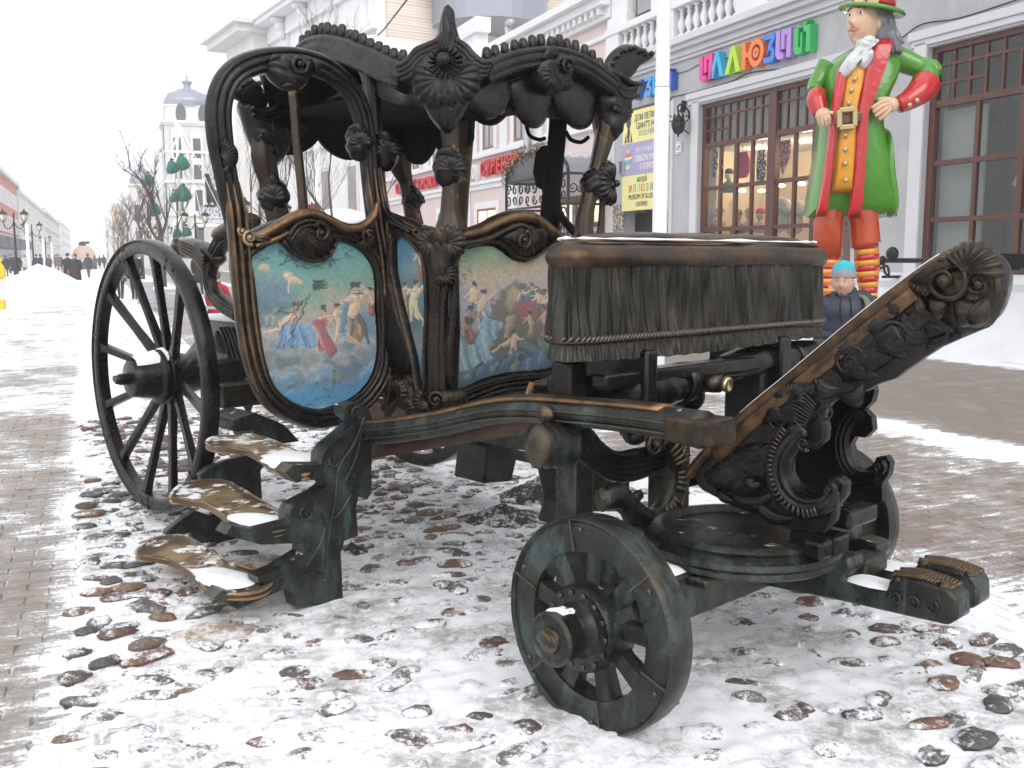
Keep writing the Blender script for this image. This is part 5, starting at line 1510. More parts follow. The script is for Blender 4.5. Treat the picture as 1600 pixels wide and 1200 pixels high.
def pavement(name, c0, c1, s0, s1):
    sheet = MB(); sheet.add([gp(c0, s0, -.008), gp(c1, s0, -.008), gp(c1, s1, -.008), gp(c0, s1, -.008)], [(0, 1, 2, 3)])
    root = tag(sheet.build(name, JOINT, smooth=False), kind='structure')
    meshes = []
    for k in range(6):
        V, F = paver_mesh(k); me = bpy.data.meshes.new('paver'); me.from_pydata(V, [], F); me.materials.append(BRICK); meshes.append((me, V, F))
    items = []
    row = 0; s = s0
    while s < s1:
        c = c0 + (row % 2) * .1
        while c < c1 + .1:
            P = gp(c, s + .05, 0)
            if in_view(P): items.append((P[1], P, row, c))
            c += .205
        row += 1; s += .105
    items.sort(key=lambda q: q[0])
    rot = math.atan2(SN[1], SN[0]); far = MB()
    ca, sa = math.cos(rot), math.sin(rot); r_ = random.Random(5)
    FV = []; FF = []; n = 0
    for i, (_, P, row, c) in enumerate(items):
        me, V, F = meshes[r_.randrange(6)]; dz = r_.uniform(-.003, .002); a = rot + r_.uniform(-.012, .012)
        if i < 300:
            o = bpy.data.objects.new('paver', me); o.location = (P[0], P[1], dz); o.rotation_euler = (0, 0, a); link(o, root)
        else:
            A = np.array(V); ca, sa = math.cos(a), math.sin(a)
            X = A[:, 0] * ca - A[:, 1] * sa + P[0]; Y = A[:, 0] * sa + A[:, 1] * ca + P[1]
            FV.append(np.stack([X, Y, A[:, 2] + dz], 1)); FF.extend([tuple(j + n for j in f) for f in F]); n += len(A)
    if FV:
        far.v = FV; far.f = FF; far.n = n
        tag(far.build('pavers', BRICK, root, smooth=False, fix=False), kind='stuff')
pavement('pavement_left', -5.2, -.05, 1.6, 11.0)
pavement('pavement_right', 3.35, 7.0, 2.0, 12.0)

# cobbled bed under the carriage
STONE = NT('cobble', .55)
oi = STONE.n('ShaderNodeObjectInfo').outputs['Random']
vcS = STONE.n('ShaderNodeVertexColor'); vcS.layer_name = 'tint'
sn_ = STONE.noise(STONE.pos(), 45, 6, .7)
c_ = STONE.mix(STONE.ramp(sn_, [(.3, 0), (.75, 1)]), (.05, .045, .045), vcS.outputs[0])
g_ = STONE.n('ShaderNodeNewGeometry'); sx_ = STONE.n('ShaderNodeSeparateXYZ'); STONE.l(g_.outputs['Normal'], sx_.inputs[0])
pz = STONE.n('ShaderNodeSeparateXYZ'); STONE.l(g_.outputs['Position'], pz.inputs[0])
n4 = STONE.noise(STONE.pos(), 34, 9, .85); n5 = STONE.noise(STONE.pos(), 6, 4, .6)
f_ = STONE.math('ADD', STONE.math('MULTIPLY', n4, .85), STONE.math('MULTIPLY', n5, .7))
f_ = STONE.math('SUBTRACT', f_, STONE.math('MULTIPLY', pz.outputs[2], 4.0))
f_ = STONE.math('ADD', f_, STONE.math('MULTIPLY', STONE.math('SUBTRACT', sx_.outputs[2], .8), .15))
sfac = STONE.ramp(f_, [(.70, 0), (.79, 1)])
STONE.col(STONE.mix(sfac, c_, (.80, .81, .84))); STONE.bump(sn_, .4, .006)
BED = NT('bed_snow', .9)
b1 = BED.noise(BED.pos(), 70, 8, .75); b2 = BED.noise(BED.pos(), 2.3, 6, .65); b3 = BED.noise(BED.pos(), 22, 8, .8, .5)
dirt = BED.math('ADD', BED.math('MULTIPLY', b2, .6), BED.math('MULTIPLY', b3, .5))
BED.col(BED.mix(BED.ramp(dirt, [(.53, 0), (.66, .85)]), (.84, .85, .88), (.27, .245, .225)))
BED.bump(b1, .4, .01)
CB0, CB1, SB0, SB1 = -.17, 3.47, 1.4, 10.4
rg = np.random.default_rng(3)
stones = []
row = 0; s = SB0
while s < SB1:
    c = CB0 + .06 + (row % 2) * .088
    while c < CB1 - .03:
        stones.append((c + rg.uniform(-.05, .05), s + rg.uniform(-.03, .03), rg.uniform(.05, .105), rg.uniform(.034, .062), rg.uniform(-.6, .6), rg.uniform(-1, 1)))
        c += .175
    row += 1; s += .128
gx = np.arange(CB0, CB1 + .001, .022); gy = np.arange(SB0, SB1 + .001, .026)
GX, GY = np.meshgrid(gx, gy, indexing='ij'); H = np.zeros(GX.shape)
def smooth_noise(GX, GY, f, seed):
    r2 = np.random.default_rng(seed); n1 = int((GX.max() - GX.min()) * f) + 3; n2 = int((GY.max() - GY.min()) * f) + 3
    G = r2.random((n1 + 1, n2 + 1)); fx = (GX - GX.min()) * f; fy = (GY - GY.min()) * f
    i = np.clip(fx.astype(int), 0, n1 - 1); j = np.clip(fy.astype(int), 0, n2 - 1); a = fx - i; b = fy - j; a = a * a * (3 - 2 * a); b = b * b * (3 - 2 * b)
    return (G[i, j] * (1 - a) + G[i + 1, j] * a) * (1 - b) + (G[i, j + 1] * (1 - a) + G[i + 1, j + 1] * a) * b - .5
H += .016 * smooth_noise(GX, GY, 1.3, 1) + .016 * smooth_noise(GX, GY, 4, 2) + .009 * smooth_noise(GX, GY, 11, 3) + .005 * smooth_noise(GX, GY, 30, 4)
cover = smooth_noise(GX, GY, 1.1, 7)
st_ob = []
cell = {}
for (c, s, ra, rb, rot, hh) in stones:
    i0 = int((c - CB0) / .022); j0 = int((s - SB0) / .026)
    i1, i2 = max(0, i0 - 5), min(len(gx), i0 + 6); j1, j2 = max(0, j0 - 5), min(len(gy), j0 + 6)
    dx = GX[i1:i2, j1:j2] - c; dy = GY[i1:i2, j1:j2] - s
    d = np.sqrt((dx / ra) ** 2 + (dy / rb) ** 2)
    H[i1:i2, j1:j2] += .010 * np.clip(1.1 - d, 0, 1) - .003 * np.exp(-((d - 1.15) / .25) ** 2)
    cv = cover[min(i0, len(gx) - 1), min(j0, len(gy) - 1)]
    P = gp(c, s)
    top = .0055 + .010 * hh - .026 * cv
    if P[1] < 4.2 and P[0] > -.6: top -= .003
    if c < .5 and s > 4: top += .006
    st_ob.append((P[1], c, s, ra, rb, rot, top, i0, j0))
V = np.array([gp(a, b, h) for a, b, h in zip(GX.ravel(), GY.ravel(), H.ravel())])
edge = (np.minimum(np.minimum(GX - CB0, CB1 - GX), np.minimum(GY - SB0, SB1 - GY)) < .012).ravel(); V[edge, 2] = -.012
mb = MB(); mb.grid(V, len(gx), len(gy))
bed = tag(mb.build('cobbled_bed', BED.m, fix=False), kind='structure')
tints = [(.21, .09, .06), (.28, .12, .07), (.15, .145, .14), (.11, .105, .11), (.25, .17, .11), (.17, .165, .17), (.32, .17, .09), (.15, .10, .085), (.30, .27, .23)]
smesh = []
for k in range(18):
    r_ = np.random.default_rng(k); m_ = MB()
    ellipsoid(m_, (0, 0, 0), (1, 1, 1), 7, 12)
    A = m_.v[0]; A = A * np.array([1 + .12 * r_.normal(), 1 + .08 * r_.normal(), 1])
    A = np.array([p * (1 + .34 * noise.noise(Vector(p) * 1.7 + Vector((k * 7.0, 0, 0)))) for p in A])
    me = bpy.data.meshes.new('stone'); me.from_pydata(A.tolist(), [], m_.f); me.polygons.foreach_set('use_smooth', [True] * len(me.polygons))
    at = me.color_attributes.new('tint', 'FLOAT_COLOR', 'POINT'); at.data.foreach_set('color', np.tile(np.array([*tints[k % 9], 1.0]), len(A)).astype(np.float32)); me.materials.append(STONE.m)
    smesh.append((me, A, m_.f, tints[k % 9]))
st_ob.sort(); cnt = 0; FV = []; FF = []; FT = []; n = 0
rs = random.Random(2); rot0 = math.atan2(SN[1], SN[0])
for (_, c, s, ra, rb, rot, top, i0, j0) in st_ob:
    base = H[min(i0, len(gx) - 1), min(j0, len(gy) - 1)]
    P = gp(c, s)
    if not in_view(P, 30) or top < -.004: continue
    me, A, F, tnt = smesh[rs.randrange(18)]
    hz = .021; z = base + top - hz * .80
    if cnt < 300:
        o = bpy.data.objects.new('stone', me); o.location = (P[0], P[1], z); o.scale = (ra, rb, hz); o.rotation_euler = (0, 0, rot0 + rot); link(o, bed); cnt += 1
    else:
        B = A * np.array([ra, rb, hz]); ca, sa = math.cos(rot0 + rot), math.sin(rot0 + rot)
        FV.append(np.stack([B[:, 0] * ca - B[:, 1] * sa + P[0], B[:, 0] * sa + B[:, 1] * ca + P[1], B[:, 2] + z], 1)); FF.extend([tuple(j + n for j in f) for f in F]); FT.append(np.tile([*tnt, 1.0], (len(A), 1))); n += len(A)
if FV:
    m_ = MB(); m_.v = FV; m_.f = FF; m_.n = n; o = m_.build('stones', STONE.m, bed, fix=False)
    at = o.data.color_attributes.new('tint', 'FLOAT_COLOR', 'POINT'); at.data.foreach_set('color', np.concatenate(FT).ravel().astype(np.float32)); tag(o, kind='stuff')
# heaps of dirt and snow
SOIL = NT('soil_snow', .95)
d1 = SOIL.noise(SOIL.pos(), 30, 8, .8); d2 = SOIL.noise(SOIL.pos(), 5, 5, .6)
SOIL.col(SOIL.mix(SOIL.ramp(SOIL.math('ADD', SOIL.math('MULTIPLY', d1, .7), SOIL.math('MULTIPLY', d2, .4)), [(.56, 0), (.64, 1)]), (.055, .042, .034), (.72, .72, .74))); SOIL.bump(d1, .8, .02)
SAND = NT('sandy_snow', .95); e1 = SAND.noise(SAND.pos(), 14, 8, .75); SAND.col(SAND.mix(SAND.ramp(e1, [(.42, 0), (.58, 1)]), (.34, .25, .19), (.74, .73, .74))); SAND.bump(e1, .8, .02)
def heap(name, u, v, rx, ry, h, mat, label, cat, seed=0, rot=0.0):
    x, y = gnd(u, v); nr, na = 16, 44; V = []
    for i in range(nr + 1):
        r = i / nr
        for j in range(na):
            a = 2 * PI * j / na
            k = 1 + .22 * noise.noise(Vector((math.cos(a) * 1.5, math.sin(a) * 1.5, seed)))
            X = rx * r * k * math.cos(a); Y = ry * r * k * math.sin(a)
            z = h * (1 - r) ** 1.2 * (1 + .0) + .35 * h * noise.noise(Vector((X * 7, Y * 7, seed))) * (1 - r) + .12 * h * noise.noise(Vector((X * 28, Y * 28, seed))) * (1 - r * .7)
            V.append((X, Y, z - .015 * r))
    m_ = MB(); m_.grid(np.array(V), nr + 1, na, closev=True); o = m_.build(name, mat, None); o.location = (x, y, 0); o.rotation_euler = (0, 0, rot)
    return tag(o, label, cat)
heap('dirt_pile', 790, 812, .38, .26, .10, SOIL.m, 'low heap of dark soil and snow in front of the carriage leg', 'dirt pile', 1)
heap('dirt_pile', 862, 775, .42, .30, .17, SOIL.m, 'taller heap of dark soil behind the other heap, under the perch', 'dirt pile', 2)
heap('dirt_pile', 548, 862, .13, .10, .05, SOIL.m, 'small clump of soil beside the carriage steps', 'dirt pile', 3)
heap('snow_heap', 395, 900, .42, .42, .10, SAND.m, 'dirty trampled snow under the lowest step', 'snow', 4)
heap('snow_heap', 335, 985, .30, .14, .03, SAND.m, 'sandy snow patch in front of the lowest step', 'snow', 5)
heap('snow_heap', 915, 1070, .16, .12, .035, SAND.m, 'brownish snow packed against the near front wheel', 'snow', 6)
o = heap('ice_lump', 1248, 1012, .022, .022, .03, simple('ice', (.62, .60, .58), .3, bump=.3), 'small pale lump of ice on the cobbles', 'ice', 7)
# ================================================================== BUILDINGS
RB = math.atan2(-SD[1], -SD[0])     # rotation of facade coordinates: x along the street towards the viewer, y into the building
class Bld:
    def __init__(s, name, X0, C0, label, cat='building', group=None):
        s.X0, s.C0 = X0, C0
        p = -SD * X0 + SN * C0
        s.root = empty(name, (p[0], p[1], 0), RB, label, cat, group)
    def part(s, mb, name, mat, parent=None, **k):
        mb.loc = (-s.X0, -s.C0, 0)
        o = mb.build(name, mat, parent or s.root, **k)
        if parent is None: o.location = (-s.X0, -s.C0, 0)
        return o
def thing_f(name, X0, C0, Z0, label, cat, group=None):
    """empty in facade coordinates; children are built relative to it"""
    p = -SD * X0 + SN * C0
    return empty(name, (p[0], p[1], Z0), RB, label, cat, group)
M = {}
M['grey'] = simple('stucco_grey', (.44, .44, .46), .85, var=.10, vs=1.2, bump=.15, bs=9, dirt=(.36, .35, .35))
M['greyl'] = simple('stucco_light', (.60, .60, .63), .85, var=.06, vs=1.2, bump=.1, bs=9)
M['white'] = simple('stucco_white', (.76, .76, .77), .85, var=.06, vs=1.0, snow=.3)
M['white2'] = simple('stucco_offwhite', (.70, .69, .67), .85, var=.08, vs=.8, dirt=(.55, .54, .52))
M['pink'] = simple('stucco_pink', (.68, .56, .55), .85, var=.06, vs=.8, dirt=(.60, .50, .49))
M['frame'] = simple('window_wood', (.10, .036, .025), .45, var=.35, vs=12)
M['frame2'] = simple('window_brown', (.22, .12, .07), .5)
M['roofm'] = simple('sheet_metal', (.35, .38, .42), .4, .6, snow=.55)
M['dome'] = simple('dome_metal', (.30, .32, .38), .4, .4)
M['black'] = simple('black_iron', (.02, .02, .022), .45, .5)
M['pipe'] = simple('zinc_pipe', (.45, .47, .5), .4, .6)
M['brick'] = None
bw = NT('brick_wall', .85); bt_ = bw.n('ShaderNodeTexBrick'); cb_ = bw.n('ShaderNodeTexCoord')
mp_ = bw.n('ShaderNodeMapping'); mp_.inputs['Rotation'].default_value = (PI / 2, 0, 0); bw.l(cb_.outputs['Object'], mp_.inputs[0]); bw.l(mp_.outputs[0], bt_.inputs[0])
bt_.inputs['Scale'].default_value = 1; bt_.inputs['Brick Width'].default_value = .5; bt_.inputs['Row Height'].default_value = .16; bt_.inputs['Mortar Size'].default_value = .02
bt_.inputs['Color1'].default_value = (.72, .60, .50, 1); bt_.inputs['Color2'].default_value = (.62, .50, .41, 1); bt_.inputs['Mortar'].default_value = (.80, .76, .72, 1); bw.col(bt_.outputs[0]); M['brick'] = bw.m
GL = bpy.data.materials.new('window_glass'); GL.use_nodes = True; t_ = GL.node_tree; t_.nodes.remove(t_.nodes['Principled BSDF'])
a_ = t_.nodes.new('ShaderNodeBsdfTransparent'); a_.inputs[0].default_value = (.80, .82, .82, 1); b_ = t_.nodes.new('ShaderNodeBsdfGlossy'); b_.inputs['Roughness'].default_value = .03
m_x = t_.nodes.new('ShaderNodeMixShader'); lw_ = t_.nodes.new('ShaderNodeLayerWeight'); mp2 = t_.nodes.new('ShaderNodeMapRange'); mp2.inputs[1].default_value = .45; mp2.inputs[3].default_value = .05; mp2.inputs[4].default_value = .75; t_.links.new(lw_.outputs['Facing'], mp2.inputs[0])
t_.links.new(mp2.outputs[0], m_x.inputs[0]); t_.links.new(a_.outputs[0], m_x.inputs[1]); t_.links.new(b_.outputs[0], m_x.inputs[2]); t_.links.new(m_x.outputs[0], t_.nodes['Material Output'].inputs[0])
M['glass'] = GL
M['dglass'] = simple('dark_glass', (.10, .11, .12), .08, var=.3, vs=.9)
M['gglass'] = simple('grey_glass', (.30, .31, .33), .15, var=.25, vs=.7)
M['warmglass'] = emis('lit_window', (.95, .80, .55), .75)
M['lamp'] = emis('lamp_glow', (1, .82, .5), 14)
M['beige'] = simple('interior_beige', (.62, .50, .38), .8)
M['blind'] = simple('blind', (.50, .50, .48), .8, var=.1, vs=2)

def text_obj(name, body, size, depth, mat, parent, loc, rz=0.0, align='CENTER', sx=1.0, offset=0.0, shear=0.0):
    cu = bpy.data.curves.new(name, 'FONT'); cu.body = body; cu.size = size; cu.extrude = depth; cu.align_x = align; cu.offset = offset; cu.resolution_u = 4
    o = bpy.data.objects.new(name, cu); C.objects.link(o)
    bpy.context.view_layer.update()
    dg = bpy.context.evaluated_depsgraph_get()
    me = bpy.data.meshes.new_from_object(o.evaluated_get(dg))
    bpy.data.objects.remove(o)
    me.materials.clear(); me.materials.append(mat)
    o = bpy.data.objects.new(name, me); link(o, parent)
    o.location = loc; o.rotation_euler = (PI / 2, 0, rz); o.scale = (sx, 1, 1)
    return o
C0 = 15.0
# ---------------------------------------------------------------- museum (grey) building
mus = Bld('museum_building', -18, C0, 'grey stucco building with tall brown shop windows and a white balustrade above')
WL = (-23.1, -17.1, 1.22, 5.58); WR = (-15.19, -8.6, 1.22, 5.58)
mb = MB()
for x0, x1, z0, z1 in ((-27.9, -27.15, 0, 7.3), (-27.15, -24.5, 5.9, 7.3), (-24.5, WL[0], 0, 7.3), (WL[1], WR[0], 0, 7.3), (WR[1], -3, 0, 7.3), (-24.5, -3, 0, 0)):
    if z1 > z0: mb.b2(x0, x1, C0, C0 + .6, z0, z1)
for W in (WL, WR):
    mb.b2(W[0], W[1], C0, C0 + .6, W[3], 7.3); mb.b2(W[0], W[1], C0, C0 + .6, 0, W[2])
mb.b2(-27.9, -3, C0 + .1, C0 + .6, 7.3, 12.5)
mb.b2(-27.15, -24.5, C0 + .7, C0 + .9, 0, 5.9)
mus.part(mb, 'wall', M['grey'], smooth=False)
mb = MB(); mb.b2(-3.2, -3, C0 + .6, C0 + 12, 0, 12.5); mb.b2(-27.9, -27.7, C0 + .6, C0 + 12, 0, 12.5); mb.b2(-27.9, -3, C0 + .6, C0 + 12, 12.3, 12.5); mus.part(mb, 'wall', M['grey'], smooth=False)
mb = MB()
for (a, b, c_, d_) in ((WL[0] - .55, WL[1] + .45, 5.75, 5.92), (WR[0] - .45, WR[1] + .5, 5.75, 5.92)):
    mb.b2(a, b, C0 - .10, C0, c_, d_); mb.b2(a + .05, b - .05, C0 - .05, C0, c_ - .12, c_)
mb.b2(-28.0, -3, C0 - .42, C0 + .1, 7.22, 7.40); mb.b2(-28.0, -3, C0 - .30, C0, 7.10, 7.22); mb.b2(-28.0, -3, C0 - .15, C0, 6.95, 7.10); mb.b2(-28, -3, C0 - .08, C0, 6.86, 6.95)
mus.part(mb, 'cornice', M['greyl'], smooth=False, bevel=.015)
mb = MB()
for x0, x1 in ((-28.0, -27.2), (-24.55, -24.1), (-21.2, -20.0), (-17.4, -16.2), (-12.6, -11.4), (-8.6, -8.2)):
    mb.b2(x0, x1, C0 - .25, C0 + .1, 7.40, 8.28)
mb.b2(-28.0, -3, C0 - .30, C0 + .1, 8.22, 8.42); mb.b2(-28.0, -3, C0 - .25, C0 + .1, 7.40, 7.48)
for x0, x1 in ((-27.9, -26.9), (-25.3, -24.4), (-21.0, -20.2), (-17.2, -16.4)):
    mb.b2(x0, x1, C0 - .12, C0 + .1, 8.42, 12); mb.b2(x0 - .1, x1 + .1, C0 - .2, C0 + .1, 8.42, 8.75)
mus.part(mb, 'balustrade_rail', M['white'], smooth=False, bevel=.015)
bal = None
def baluster(x):
    global bal
    if bal is None:
        m_ = MB(); lathe(m_, [(.10, 0), (.10, .05), (.06, .07), (.055, .10), (.10, .22), (.115, .30), (.10, .38), (.05, .52), (.05, .56), (.075, .60), (.05, .63), (.05, .66), (.10, .69), (.10, .74)], 12)
        bal = m_.build('baluster', M['white'], mus.root)
        o = bal
    else:
        o = bal.copy(); link(o, mus.root)
    o.location = (x + 18, -.08, 7.48)
for x0, x1 in ((-27.2, -24.55), (-24.1, -21.2), (-20.0, -17.4), (-16.2, -12.6)):
    n_ = int((x1 - x0) / .36)
    for k in range(n_): baluster(x0 + (x1 - x0) * (k + .5) / n_)
# upper windows behind the balustrade
for x0 in (-26.6, -23.6, -19.6, -15.6):
    mb = MB(); mb.b2(x0, x0 + 1.4, C0 - .0, C0 + .12, 8.5, 11.2); f_ = mus.part(mb, 'window', M['frame'], smooth=False)
    mb = MB(); mb.b2(x0 + .15, x0 + 1.25, C0 - .03, C0 - .005, 8.6, 11.1); mb.build('pane', M['gglass'], f_, smooth=False)
# trim, pilasters and surface wires
mb = MB()
for x0, x1 in ((WL[0] - .32, WL[0]), (WR[0] - .32, WR[0])):
    mb.b2(x0, x1, C0 - .05, C0, 0, 5.7); mb.b2(x1 - .09, x1 - .003, C0 - .02, C0 + .3, 1.2, 5.58)
mb.b2(-27.9, -27.75, C0 - .04, C0, 0, 7); mb.b2(-24.5, -24.35, C0 - .04, C0, 0, 5.9)
mus.part(mb, 'pilaster', M['greyl'], smooth=False, bevel=.01)
def wire(name, uvs, c, r, parent_b, mat):
    pts = [(*FB(u, v, c), ) for u, v in uvs]; pts = [(a[0], c, a[1]) for a in pts]
    m_ = MB(); sweep(m_, cr([np.array(p) for p in pts], 6), r, ns=6); return parent_b.part(m_, name, mat)
wire('cable', [(1048, 152), (1080, 145), (1140, 128), (1180, 112), (1300, 100), (1395, 66), (1440, 38), (1500, 28), (1600, -4)], C0 - .03, .012, mus, M['black'])
wire('cable', [(1048, 118), (1075, 110), (1095, 100), (1150, 88)], C0 - .03, .010, mus, M['black'])
wire('cable', [(985, 190), (985, 175), (1000, 168), (1048, 158)], C0 - .03, .012, mus, M['black'])
# windows with individual panes
def shopwin(W, plan, nm):
    x0, x1, z0, z1 = W; y = C0 + .18
    mb = MB(); t = .085
    def v(x, a, b, w_=t, d=.10): mb.box(x, y, (a + b) / 2, w_, d, b - a)
    def h(z, a, b, w_=t, d=.09): mb.box((a + b) / 2, y, z, b - a, d, w_)
    v(x0 + .07, z0, z1, .14, .14); v(x1 - .07, z0, z1, .14, .14); h(z0 + .06, x0, x1, .12, .13); h(z1 - .05, x0, x1, .12, .13)
    panes = []
    xm = (x0 + x1) / 2
    v(xm, z0, z1, .30, .16)
    for xa, xb in ((x0 + .14, xm - .15), (xm + .15, x1 - .14)):
        h(4.5, xa, xb, .13, .11)
        n_ = 8; w_ = (xb - xa) / n_
        for k in range(1, n_): v(xa + w_ * k, 4.56, z1 - .1, .06, .07)
        h(5.22, xa, xb, .06, .065)
        if xa == x0 + .14: h(4.88, xa, xa + 3 * w_, .06, .065)
        for k in range(n_):
            panes.append((xa + w_ * k + .03, xa + w_ * (k + 1) - .03, 5.25, z1 - .11)); panes.append((xa + w_ * k + .03, xa + w_ * (k + 1) - .03, 4.57, 5.19))
        cols = plan
        w2 = (xb - xa) / cols
        for k in range(1, cols): v(xa + w2 * k, z0 + .12, 4.44, .09 if k % 2 else .12, .09)
        for z in (3.38, 2.3): h(z, xa, xb, .10, .088)
        for k in range(cols):
            for a, b in ((z0 + .12, 2.25), (2.35, 3.33), (3.43, 4.43)): panes.append((xa + w2 * k + .05, xa + w2 * (k + 1) - .05, a, b))
    f_ = mus.part(mb, nm, M['frame'], smooth=False, bevel=.008)
    for a, b, c_, d_ in panes:
        m_ = MB(); m_.b2(a, b, y - .006, y + .006, c_, d_); m_.build('pane', M['glass'], f_, smooth=False)
    return f_
shopwin(WL, 4, 'window'); shopwin(WR, 3, 'window')
# interiors
mb = MB(); mb.b2(WL[0] - .3, WL[1] + .3, C0 + 3.0, C0 + 3.1, 1, 5.6); mb.b2(WL[0] - .3, WL[1] + .3, C0 + .6, C0 + 3.0, 1.0, 1.15); mb.b2(WL[0] - .4, WL[0] - .3, C0 + .6, C0 + 3, 1, 5.6); mb.b2(WL[1] + .3, WL[1] + .4, C0 + .6, C0 + 3, 1, 5.6); mus.part(mb, 'shop_room', M['beige'], smooth=False)
mb = MB(); mb.b2(WL[0] - .3, WL[1] + .3, C0 + .35, C0 + 3.0, 4.44, 4.56); mb.b2(WL[0] + .1, WL[1] - .1, C0 + .32, C0 + .36, 4.56, 5.5); mus.part(mb, 'shop_ceiling', M['blind'], smooth=False)
mb = MB()
for k, x in enumerate((-21.0, -20.6, -19.2, -18.4)): mb.b2(x, x + .25 + .1 * (k % 2), C0 + 2.2 - .3 * k, C0 + 2.4 - .3 * k, 1.15, 4.44)
for z in (1.9, 2.6, 3.3): mb.b2(-20.9, -17.4, C0 + 2.5, C0 + 2.9, z, z + .05)
mus.part(mb, 'shelving', M['frame2'], smooth=False)
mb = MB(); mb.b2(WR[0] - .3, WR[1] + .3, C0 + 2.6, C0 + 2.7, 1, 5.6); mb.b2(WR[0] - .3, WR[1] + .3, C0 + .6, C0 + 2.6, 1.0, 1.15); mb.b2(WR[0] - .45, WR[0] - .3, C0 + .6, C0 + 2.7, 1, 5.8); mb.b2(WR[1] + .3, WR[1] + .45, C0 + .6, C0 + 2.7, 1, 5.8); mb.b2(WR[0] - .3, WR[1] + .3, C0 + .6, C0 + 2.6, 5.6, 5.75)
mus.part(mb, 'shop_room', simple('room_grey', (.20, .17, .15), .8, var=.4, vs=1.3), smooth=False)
mb = MB(); mb.b2(WR[0] + .1, WR[0] + 1.15, C0 + .38, C0 + .42, 1.2, 4.4); mus.part(mb, 'blind', M['blind'], smooth=False)
mb = MB()
mb.add([(-13.6, C0 + .6, 2.9), (-12.9, C0 + .7, 4.4), (-12.2, C0 + .7, 4.4), (-12.9, C0 + .6, 2.6)], [(0, 1, 2, 3)]); mb.add([(-12.5, C0 + .6, 2.6), (-11.9, C0 + .7, 4.3), (-11.2, C0 + .7, 4.3), (-11.6, C0 + .6, 2.7)], [(0, 1, 2, 3)])
mus.part(mb, 'curtain', M['beige'], smooth=False)
mb = MB()
for x in (-13.9, -11.2, -10.0): mb.b2(x, x + .28, C0 + 1.0, C0 + 1.3, 1.15, 5.5)
mus.part(mb, 'post', M['frame2'], smooth=False)
# lit ceiling spots of the shop
def ceil_lamp(x, y, z, lab):
    m_ = MB(); ellipsoid(m_, (0, 0, 0), (.10, .10, .045), 6, 12); o = m_.build('ceiling_lamp', M['lamp']); p = -SD * x + SN * y; o.location = (p[0], p[1], z)
    tag(o, 'glowing round shop ceiling lamp ' + lab, 'lamp', 'lamps behind the shop window')
for (u, v, d, lab) in ((1182, 221, .7, 'just left of the thick centre mullion, upper row'), (1222, 213, .8, 'right of the thick centre mullion, upper row'), (1160, 298, 1.4, 'above the dark grey bust, lower row'), (1190, 298, 1.4, 'above the red hat, lower row'), (1137, 300, 1.6, 'above the mustard scarf, lower row'), (1221, 290, 1.6, 'above the white t-shirt'), (1253, 287, 1.4, 'beside the statue coat, rightmost of the lower row'), (1103, 315, .7, 'lowest and leftmost, above the diamond cushion')):
    X, Z = FB(u, v, C0 + d); ceil_lamp(X, C0 + d, Z, lab)
for x in (-22.3, -20.5, -18.6):
    l = bpy.data.lights.new('shop_light', 'POINT'); l.energy = 75; l.color = (1, .80, .55); l.shadow_soft_size = .15
    o = bpy.data.objects.new('shop_light', l); p = -SD * x + SN * (C0 + 1.5); o.location = (p[0], p[1], 4.1); link(o)
# things in the shop window
def bust(u, v, d, hatc, bodyc, label, hat=True, s=1.0):
    X, Z = FB(u, v, C0 + d); t = thing_f('mannequin_head', X, C0 + d, Z - .55 * s, label, 'mannequin')
    m_ = MB(); lathe(m_, [(0, 0), (.22, 0), (.24, .1), (.20, .22), (.07, .30), (.06, .36)], 14); o = m_.build('bust', simple('cloth_%d_%d' % (u, v), bodyc, .9), t); o.scale = (s, s * .7, s)
    m_ = MB(); ellipsoid(m_, (0, 0, .46), (.095, .11, .14), 10, 12); ellipsoid(m_, (0, -.11, .45), (.018, .03, .03), 5, 6); o = m_.build('head', simple('skin_%d' % u, (.55, .42, .34), .6), t); o.scale = (s, s, s)
    if hat: m_ = MB(); ellipsoid(m_, (0, .01, .54), (.115, .125, .10), 8, 12); o = m_.build('hat', simple('hat_%d' % u, hatc, .9), t); o.scale = (s, s, s)
bust(1125, 328, .6, (.35, .30, .28), (.55, .38, .08), 'mannequin head in a brownish hat with a mustard scarf, behind the lower left panes')
bust(1153, 332, .7, (.20, .18, .16), (.22, .20, .18), 'dark grey mannequin bust behind the shop window')
bust(1171, 330, .8, (.50, .33, .05), (.5, .4, .35), 'mannequin head in a mustard yellow hat')
bust(1188, 330, .6, (.60, .04, .05), (.6, .35, .35), 'mannequin head in a red hat behind the shop window')
bust(1139, 268, .8, (.05, .06, .08), (.05, .22, .10), 'mannequin head with dark hair and green scarf on a high shelf')
def tshirt(u, v, d, colr, label, marks=True):
    X, Z = FB(u, v, C0 + d); t = thing_f('t_shirt', X, C0 + d, Z - .6, label, 't-shirt')
    m_ = MB(); P = Plane('y', 0)
    poly = [(-.25, 0), (.25, 0), (.24, .5), (.38, .42), (.45, .56), (.24, .78), (.1, .82), (-.1, .82), (-.24, .78), (-.45, .56), (-.38, .42), (-.24, .5)]
    pillow(m_, P, poly, .10, n=2, rings=4, back=1.0); m_.build('shirt', simple('shirt_%d' % u, colr, .9), t)
    if marks:
        m_ = MB(); r_ = random.Random(u)
        for k in range(9): m_.box(r_.uniform(-.14, .14), -.112, .15 + k * .06, r_.uniform(.06, .2), .01, .03)
        m_.build('print', M['black'], t, smooth=False)
tshirt(1218, 322, .6, (.75, .74, .70), 'white t-shirt with a dark print on a stand')
tshirt(1240, 326, .8, (.70, .64, .52), 'cream t-shirt on a stand beside the white one', False)
